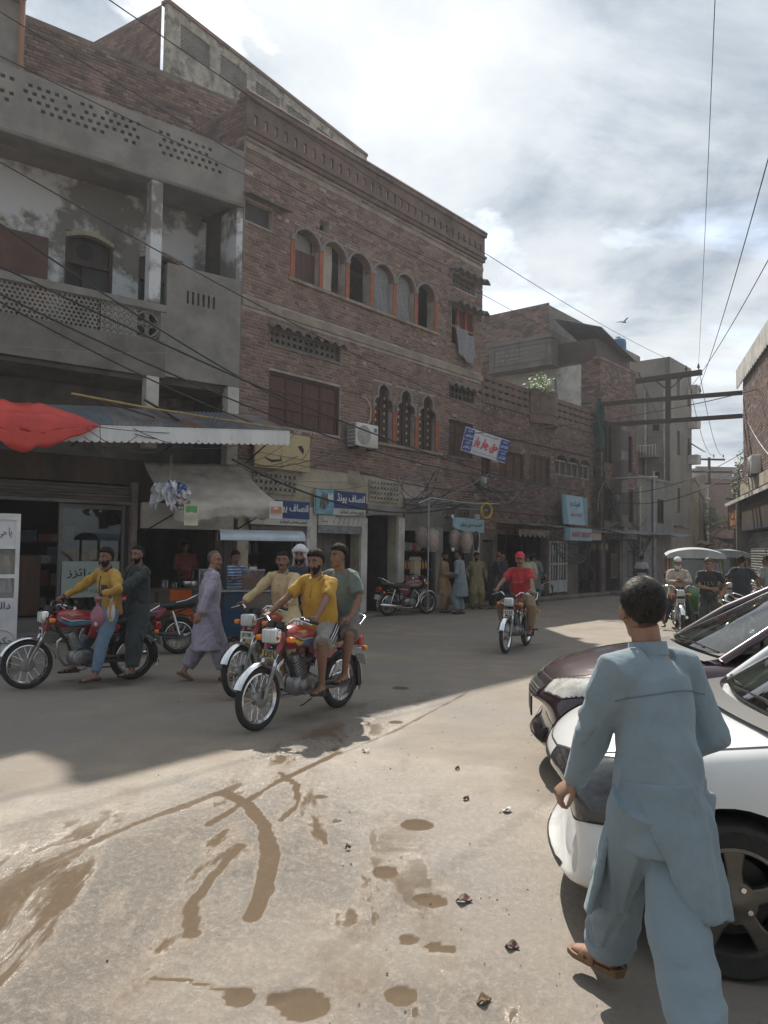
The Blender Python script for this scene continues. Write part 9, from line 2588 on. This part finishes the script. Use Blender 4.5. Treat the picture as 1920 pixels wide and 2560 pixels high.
# ================================================================== rickshaws, board, plants, bird, litter
def build_rickshaw(label,loc,rz,paint,trim,canopy):
 t=thing('auto_rickshaw',loc,rz,label,'rickshaw','auto rickshaws')
 # heading +x: nose, windscreen, canopy, cabin
 MB().tube([(1.28,0,.52),(1.20,0,.55),(1.0,0,.60),(.75,0,.62)],[.20,.34,.48,.58],n=24,up=(0,0,1),ell=[(1,1.05),(1,.9),(1,.75),(1,.62)]).build('nose',paint,t,smooth=60)
 MB().prism([(.80,.22),(.80,.95),(-.20,.80),(-1.25,.82),(-1.25,.30),(-.5,.22)],-.60,.60).build('tub',paint,t,bevel=.04)
 def ws(u,v):return(.98-.38*v+.10*math.sin(PI*u),(u-.5)*(1.12-.10*v),.92+.66*v)
 MB().grid(ws,10,6).build('windscreen',glass_mat('rick_glass',(.8,.85,.85),clear=.55),t,smooth=179)
 fm=MB();fm.tube([ws(0,0),ws(0,1),ws(.5,1.02),ws(1,1),ws(1,0),ws(.5,0)],.035,n=8,closed=True);fm.build('windscreen_frame',paint,t,smooth=60)
 for s in(-1,1):
  MB().tube([(.55,s*.52,1.58),(-.3,s*.60,1.62),(-1.2,s*.60,1.55),(-1.25,s*.60,.8)],.03,n=8).build('side_rail',trim,t,smooth=60)
  MB().prism([(.62,.92),(.52,1.52),(.40,1.55),(.45,.85)],s*.58-.02,s*.58+.02).build('door_post',trim,t)
  MB().prism([(.45,.30),(.45,.92),(-.05,.86),(-.05,.30)],s*.605-.012,s*.605+.012).build('door',paint,t,bevel=.02)
  MB().tube([(1.02,s*.40,.66),(1.10,s*.40,.66)],[.10,.095],n=16).build('headlamp',M_LENS,t,smooth=40)
  MB().ball((.86,s*.66,1.15),(.03,.07,.09),12,8).build('mirror',M_BPLAS,t,smooth=60)
  MB().rbox((1.03,s*.50,.80),(.06,.08,.06),.02,2).build('indicator',M_AMBER,t,smooth=40)
 MB().sheet(lambda u,v:(.66-2.0*u,(v-.5)*1.32,1.60+.16*math.sin(PI*v)**.6+.05*math.sin(PI*u)),14,14,.03).build('canopy',canopy,t,smooth=60)
 MB().sheet(lambda u,v:(.70+.03*math.sin(PI*u),(u-.5)*1.30,1.56+.17*math.sin(PI*u)**.6*v+.04*v),12,4,.02).build('canopy_front',canopy,t,smooth=60)
 MB().rbox((-.55,0,.62),(.45,1.0,.22),.06,3).build('seat',M_SEAT,t,smooth=40);MB().bb(-1.22,-1.18,-.55,.55,.8,1.5).build('back_panel',canopy,t)
 MB().tube([(.70,-.2,1.0),(.62,0,1.02),(.70,.2,1.0)],.016,n=6).build('handlebar',M_BLACKM,t)
 for(x,y)in((.98,0),(-.85,.5),(-.85,-.5)):
  w=link('wheel',None,t)
  MB().lathe([(.12,-.05),(.2,-.055),(.225,-.03),(.225,.03),(.2,.055),(.12,.05)],axis='Y',c=(x,y,.225),n=26,closed=True).build('tyre',M_TYRE,w,smooth=50);MB().lathe([(0,-.03),(.12,-.04),(.12,.04),(0,.03)],axis='Y',c=(x,y,.225),n=22).build('rim',M_STEEL,w)
 MB().sheet(lambda u,v:(.98+.27*math.cos(.3+2.4*u),(v-.5)*.2,.225+.27*math.sin(.3+2.4*u)),10,4,.01).build('mudguard',paint,t,smooth=60)
 return t
def leaf_cloud(name,m,parent,centre,rad,n,size,seed,squash=1.0,shape=None):
 rd=random.Random(seed);mb=MB()
 for _ in range(n):
  while True:
   v=Vector((rd.uniform(-1,1),rd.uniform(-1,1),rd.uniform(-1,1)))
   if v.length<1 and noise.noise(v*2.2+Vector((seed,0,0)))>-.12+.25*v.length:break
  p=Vector(centre)+Vector((v.x*rad[0],v.y*rad[1],v.z*rad[2]))
  a=Vector((rd.gauss(0,1),rd.gauss(0,1),rd.gauss(-.3,.7))).normalized();b=a.orthogonal().normalized();s=size*rd.uniform(.6,1.3)
  mb.add([p,p+a*s*.5+b*s*.28,p+a*s,p+a*s*.5-b*s*.28],[(0,1,2,3)],tone=rd.random())
 return mb.build(name,m,parent)
LEAF=mat('leaf_green',(.055,.115,.022),(.085,.14,.03),scale=3,rough=.6,tone=(.5,1.5))
LEAF_D=mat('leaf_dry',(.10,.085,.045),(.07,.06,.035),scale=3,rough=.8,tone=(.5,1.4))
BARK=mat('bark',(.10,.075,.055),(.06,.045,.035),scale=8,rough=.9)
def build_misc():
 gp=mat('rickshaw_green',(.045,.16,.035),(.035,.125,.03),scale=3,rough=.4,coat=.4);rt=mat('rickshaw_rust',(.26,.065,.035),rough=.6);cw=mat('canopy_white',(.40,.42,.43),(.28,.30,.31),scale=3,rough=.6)
 build_rickshaw('green auto rickshaw with white canopy facing the camera behind the young man',(7.55,18.6,0),R(252),gp,rt,cw)
 build_rickshaw('orange auto rickshaw with white canopy behind the green one',(10.75,24.0,0),R(250),mat('rickshaw_orange',(.34,.17,.07),(.26,.12,.05),scale=3,rough=.5),rt,cw)
 t=thing('painted_board',ground(1662,1470),R(-28),'yellow green painted board with two dark figures standing by the shops','sign')
 MB().bb(-.55,.55,-.02,.02,.15,1.25).build('panel',mat('board_yellow',(.36,.36,.12),(.32,.28,.30),scale=2,rough=.6),t,bevel=.01)
 MB().bb(-.54,.54,-.026,-.021,.18,.52).build('strip',mat('board_brown',(.14,.07,.045),rough=.6),t)
 for(x,h)in((-.36,.5),(-.16,.32)):
  f=MB();f.ball((x,-.026,.62+h-.06),(.04,.004,.05),10,6);f.prism([(x-.07,.60),(x+.07,.60),(x+.06,.56+h),(x-.06,.56+h)],-.03,-.022);f.build('figure',M_DARK,t)
 for x in(-.45,.45):MB().bb(x-.02,x+.02,-.02,.02,0,.15).build('leg',M_IRON,t)
 t=thing('hanging_sheet',at(1692,1330,38),R(20),'tan sheet hanging askew from the shops down the street','cloth')
 MB().sheet(lambda u,v:(-.5+.9*u*(1-.3*v)+.4*(1-v),.1*math.sin(u*4),.9-1.9*(1-v)+.3*u*v),10,10,.01).build('sheet',cloth('tan_sheet',(.32,.24,.16),.8),t,smooth=179)
 t=thing('green_net',at(1500,1065,29.2),0,'dark green net hanging at the corner of the low brick house','net')
 MB().sheet(lambda u,v:(.28*(u-.5)*(1.3-.5*v)+.06*math.sin(v*7),.08*math.sin(u*8+v*3),-.95+1.9*v),10,18,.01).build('net',mat('green_netting',(.015,.10,.075),(.012,.06,.05),scale=12,rough=.9),t,smooth=179)
 # plants: vine on a dead tree far down the street, ivy on the right, balcony pot
 t=thing('vine_tree',(21.3,50,0),0,'dead leaning tree with a green vine far down the street','tree')
 mb=MB();mb.tube([(0,0,0),(-.1,0,1.8),(-.3,0,3.2),(-.55,0,5.6)],[.14,.11,.08,.03],n=8);mb.tube([(-.15,0,2.0),(.5,.1,3.0),(1.2,0,3.4)],[.06,.04,.02],n=6);mb.tube([(-.1,0,1.4),(.6,0,2.0),(1.0,0,2.9)],[.06,.04,.015],n=6);mb.tube([(-.12,0,1.6),(-.9,0,2.4),(-1.2,.1,2.8)],[.05,.03,.015],n=6);mb.build('trunk',BARK,t,smooth=60)
 leaf_cloud('crown',LEAF,t,(-.25,0,3.9),(.75,.5,1.5),700,.16,3);leaf_cloud('crown',LEAF,t,(.7,0,3.7),(1.1,.4,.5),350,.15,5);leaf_cloud('dry_crown',LEAF_D,t,(.3,0,1.9),(1.5,.6,1.0),700,.15,7)
 t=thing('ivy',(17.75,37.0,0),0,'green ivy climbing the dark house behind the corner shop','plant')
 MB().tube([(0,0,0),(-.2,-.2,3),(-.4,-.3,6)],[.06,.05,.02],n=6).build('stem',BARK,t);leaf_cloud('foliage',LEAF,t,(-.35,-.3,5.3),(.7,.5,1.5),900,.15,9)
 t=placed('balcony_plant',F2,(3.2,-.1,6.9),'leafy green plant spilling over the bowed balcony of the low brick house','plant')
 MB().tube([(0,0,-.4),(.1,0,.2),(-.1,-.1,.5)],[.03,.02,.01],n=6).build('stem',BARK,t);leaf_cloud('foliage',mat('leaf_bright',(.12,.22,.03),(.16,.26,.05),scale=3,rough=.6,tone=(.5,1.5)),t,(.1,-.1,.35),(.75,.4,.5),420,.13,11);MB().lathe([(.12,-.5),(.16,-.2),(.15,-.2),(.1,-.45)],n=14).build('pot',mat('clay_pot',(.26,.11,.06),rough=.9),t,smooth=40)
 t=thing('bird',at(1560,806,62),R(20),'dark bird gliding in the sky above the concrete block','bird')
 mb=MB();mb.tube([(-.28,0,0),(-.18,0,.01),(0,0,.02),(.18,0,.02),(.26,0,.015)],[.02,.05,.065,.045,.01],n=10);mb.sheet(lambda u,v:(.06-.16*v-.14*abs(2*u-1)**1.6,(2*u-1)*.72,.03+.16*math.sin(PI*abs(2*u-1)*.6)-.02*v),20,4,.012);mb.sheet(lambda u,v:(-.26-.2*v,(u-.5)*.16*(1+v),.0),4,3,.01);mb.build('body',mat('bird_dark',(.03,.027,.025),rough=.8),t,smooth=60)
 # litter
 G_='scraps lying on the street'
 pw=mat('paper_white',(.62,.61,.58),rough=.8);lv=mat('dry_leaf',(.15,.09,.05),(.10,.06,.035),scale=20,rough=.8);st=mat('maroon_wrapper',(.085,.035,.032),rough=.6)
 for(px,py,s,m,lb)in((1268,2030,.04,pw,'white paper scrap near the white car bumper'),(915,1881,.04,pw,'white paper scrap near the nearest motorcycle shadow'),(1160,2255,.045,st,'crushed maroon wrapper left of the white car shadow'),(1280,2372,.035,st,'dark red scrap left of the walking man\'s sandal'),(1210,2508,.035,lv,'yellow brown leaf near the lower edge of the photo'),(1143,1924,.022,lv,'small brown stone right of the tyre tracks'),(1165,2000,.026,lv,'dry leaf left of the white paper scrap'),(870,2122,.022,lv,'small orange leaf in the middle of the wet patch'),(1450,1487,.10,pw,'white rubbish heap at the foot of the lattice pole')):
  p=ground(px,py);t=thing('litter_scrap',p,rd7.uniform(0,6),lb,'litter',G_)
  MB().sheet(lambda u,v:(s*(u-.5)*1.5,s*(v-.5),.014+.012*math.sin(u*5)*math.cos(v*4)+s*.12*math.sin(PI*u)),6,6,.006).build('scrap',m,t,smooth=60)
 mb=MB();rd=random.Random(12)
 for _ in range(420):
  x,y=rd.uniform(-2.8,3.0),rd.uniform(2.4,9.5)
  if rd.random()<.5:x=rd.uniform(-.2,1.4)
  s=rd.choice((.003,.003,.004,.006))*rd.uniform(.6,1.3)
  mb.ball((x,y,s*.3+.002),(s,s*rd.uniform(.6,1),s*.6),5,4,rot=Matrix.Rotation(rd.uniform(0,6),3,'Z'),tone=rd.random())
 mb.build('gravel',mat('grit',(.16,.13,.10),(.08,.065,.05),scale=30,rough=.9,tone=(.4,1.8)),None,kind='stuff',label='scattered grit and pebbles on the muddy street')
build_misc()

# ================================================================== cable tangles, meters, pipes, far clutter
def build_clutter():
 rd=random.Random(31)
 def tangle(label,pts,n,spread,r=.010,sag=.35,m=None):
  t=thing('cable_tangle',pts[0],0,label,'cables','tangled cables on the walls')
  o=Vector(pts[0])
  for k in range(n):
   a,b=rd.sample(pts,2)if len(pts)>2 else pts
   a,b=Vector(a)-o,Vector(b)-o
   j=lambda:Vector((rd.uniform(-1,1),rd.uniform(-1,1),rd.uniform(-1,1)))*spread
   a,b=a+j(),b+j();q=[]
   sg=sag*rd.uniform(.2,1.2);w=j()*.6
   for i in range(13):
    f=i/12;q.append(a.lerp(b,f)-Vector((0,0,sg*4*f*(1-f)))+w*math.sin(f*PI*2)*.5)
   MB().tube(q,r*rd.uniform(.6,1.2),n=5).build('cable',m or(M_WIRE if rd.random()<.75 else M_WIREG),t,smooth=60)
 tangle('tangle of black cables where the passage wall meets the drinks shop',[at(1000,1190,19.6),at(1012,1270,19.6),at(1090,1180,20.3),at(1060,1235,20.0),at(1130,1220,20.6)],12,.14,.012,.25)
 tangle('tangle of cables under the banner along the brick wall',[at(1010,1250,19.8),at(1230,1215,22.2),at(1180,1195,21.8),at(1300,1225,23.4),at(1400,1215,25.4)],14,.12,.011,.45)
 tangle('mass of sagging cables beside the tilted signboard',[at(1380,1330,25.5),at(1490,1270,29.0),at(1480,1340,28.9),at(1540,1310,30.2),at(1440,1390,27.4)],20,.16,.014,.5)
 tangle('mass of sagging cables above the shops beyond the lattice pole',[at(1495,1180,29.2),at(1560,1270,31.5),at(1610,1300,33.5),at(1650,1250,36),at(1590,1380,32)],24,.22,.015,.6)
 tangle('bundle of cables hanging off the far left poles',[at(1640,1280,38),at(1730,1250,47),at(1720,1330,47),at(1690,1200,46),at(1745,1390,48)],24,.3,.02,.8)
 tangle('tangle of cables on the end wall of the right corner shop',[at(1855,1180,27.2),at(1850,1260,27.6),at(1875,1190,26.0),at(1915,1215,22.6),at(1862,1230,27)],14,.12,.012,.3)
 tangle('loose cables dangling over the corrugated awning',[at(210,1075,12.6),at(560,1010,14.6),at(330,1085,13.2),at(480,1100,14),at(660,1085,15.2)],7,.1,.007,.25,M_WIRE)
 tangle('loose cables dangling over the shop signs below the shuttered window',[at(600,1150,15.4),at(780,1050,17.4),at(740,1150,17),at(860,1110,18.2),at(930,1220,18.9)],9,.12,.007,.35)
 for(px,py,Y,lb)in((1545,1250,30.8,'grey meter box on the corner house above the tin canopy'),(1206,1205,22.6,'round meter lamp on the wall corner below the banner'),(1560,1330,31,'small rusty meter box below the grey one')):
  t=thing('meter_box',at(px,py,Y),R(50),lb,'meter');MB().rbox((0,0,0),(.3,.16,.4),.03,2).build('casing',M_STEEL if py<1300 else M_RUST,t,smooth=40);MB().tube([(0,-.08,.05),(0,-.1,.05)],.08,n=14).build('dial',M_LENS,t)
  # street clutter along the far left shops
 for k,(px,py,Y,w,h,c,lb)in enumerate(((1535,1415,31.0,.5,1.0,(.20,.17,.14),'grey wooden door leaf leaning beside the lattice pole'),(1575,1410,32.4,.6,1.1,(.13,.11,.09),'iron grille frame leaning outside the grey shop house'),(1500,1440,29.8,.5,.45,(.10,.09,.08),'dark crate stack at the foot of the lattice pole'),(1620,1445,34.5,.7,.5,(.16,.12,.09),'brown crate in front of the far shops'),(1640,1400,36,.9,.4,(.30,.33,.36),'pale tin sheet hung over the far shops'))):
  t=thing('leaning_panel' if k in(0,1,4)else 'crate',at(px,py,Y),R(45+6*k),lb,'panel' if k in(0,1,4)else 'crate')
  m=mat('clutter_%d'%k,c,tuple(v*.6 for v in c),scale=5,rough=.8)
  f=MB();f.bb(-w/2,w/2,-.02,.02,-h/2,-h/2+.06);f.bb(-w/2,w/2,-.02,.02,h/2-.06,h/2);f.bb(-w/2,-w/2+.06,-.02,.02,-h/2+.06,h/2-.06);f.bb(w/2-.06,w/2,-.02,.02,-h/2+.06,h/2-.06);f.build('frame',m,t)
  MB().bb(-w/2+.06,w/2-.06,-.008,.008 if k in(0,1,4)else .3,-h/2+.06,h/2-.06).build('panel',mat('clutter_in_%d'%k,tuple(v*.5 for v in c),rough=.85),t)
  # awnings and balconies down the far street
 for k,(px,py,Y,L_,m,lb)in enumerate(((1655,1300,38,2.6,M_RUST,'rusty tin awning over the first far shops'),(1715,1345,45,3.0,mat('awning_tan',(.25,.20,.14),rough=.9),'tan cloth awning farther down the left shops'),(1740,1300,54,3.0,M_CONC2,'small concrete balcony on the far stained house'),(1825,1345,42,2.4,mat('awning_dark',(.06,.055,.05),rough=.9),'dark awning on the right side beyond the corner shop'))):
  t=thing('shop_awning',at(px,py,Y),R(52 if k<3 else 110),lb,'awning')
  MB().sheet(lambda u,v:(L_*(u-.5),-1.1*v,-.35*v+.05*math.sin(u*8)),12,4,.03).build('sheet',m,t);MB().tube([(-L_*.45,-1.05,-.35),(-L_*.45,0,-.9)],.03,n=5).build('strut',M_IRON,t);MB().tube([(L_*.45,-1.05,-.35),(L_*.45,0,-.9)],.03,n=5).build('strut',M_IRON,t)
 for k,(px,Y,h,lb)in enumerate(((1706,46,8.2,'dark iron pole leaning before the narrow pale house'),(1838,40,5.0,'thin pipe pole right of the dead tree'),(1752,56,6.5,'far thin pole left of the dead tree'))):
  p=ground(px,1383+1.7*1910/Y);q=pole('street_pole',(p.x,p.y,0),h,.055,lb);MB().box((0,0,h-.5),(1.2,.08,.08),rz=.4).build('cross_arm',M_IRON,q)
build_clutter()

# ================================================================== hazy air
def build_haze():  # thin haze volume, also added for lens veil and to lift the shade
 m=bpy.data.materials.new('haze_air');m.use_nodes=True
 nt=m.node_tree;nt.nodes.clear()
 o=nt.nodes.new('ShaderNodeOutputMaterial');v=nt.nodes.new('ShaderNodeVolumePrincipled')
 v.inputs['Color'].default_value=(.90,.93,1.0,1);v.inputs['Density'].default_value=HAZE;v.inputs['Anisotropy'].default_value=0.45
 nt.links.new(v.outputs[0],o.inputs['Volume'])
 MB().bb(-250,250,-130,310,-1.0,16.5).build('haze',m,None,kind='stuff',label='thin pale haze in the air of the street, also standing in for lens veil')
HAZE=0.0012
build_haze()
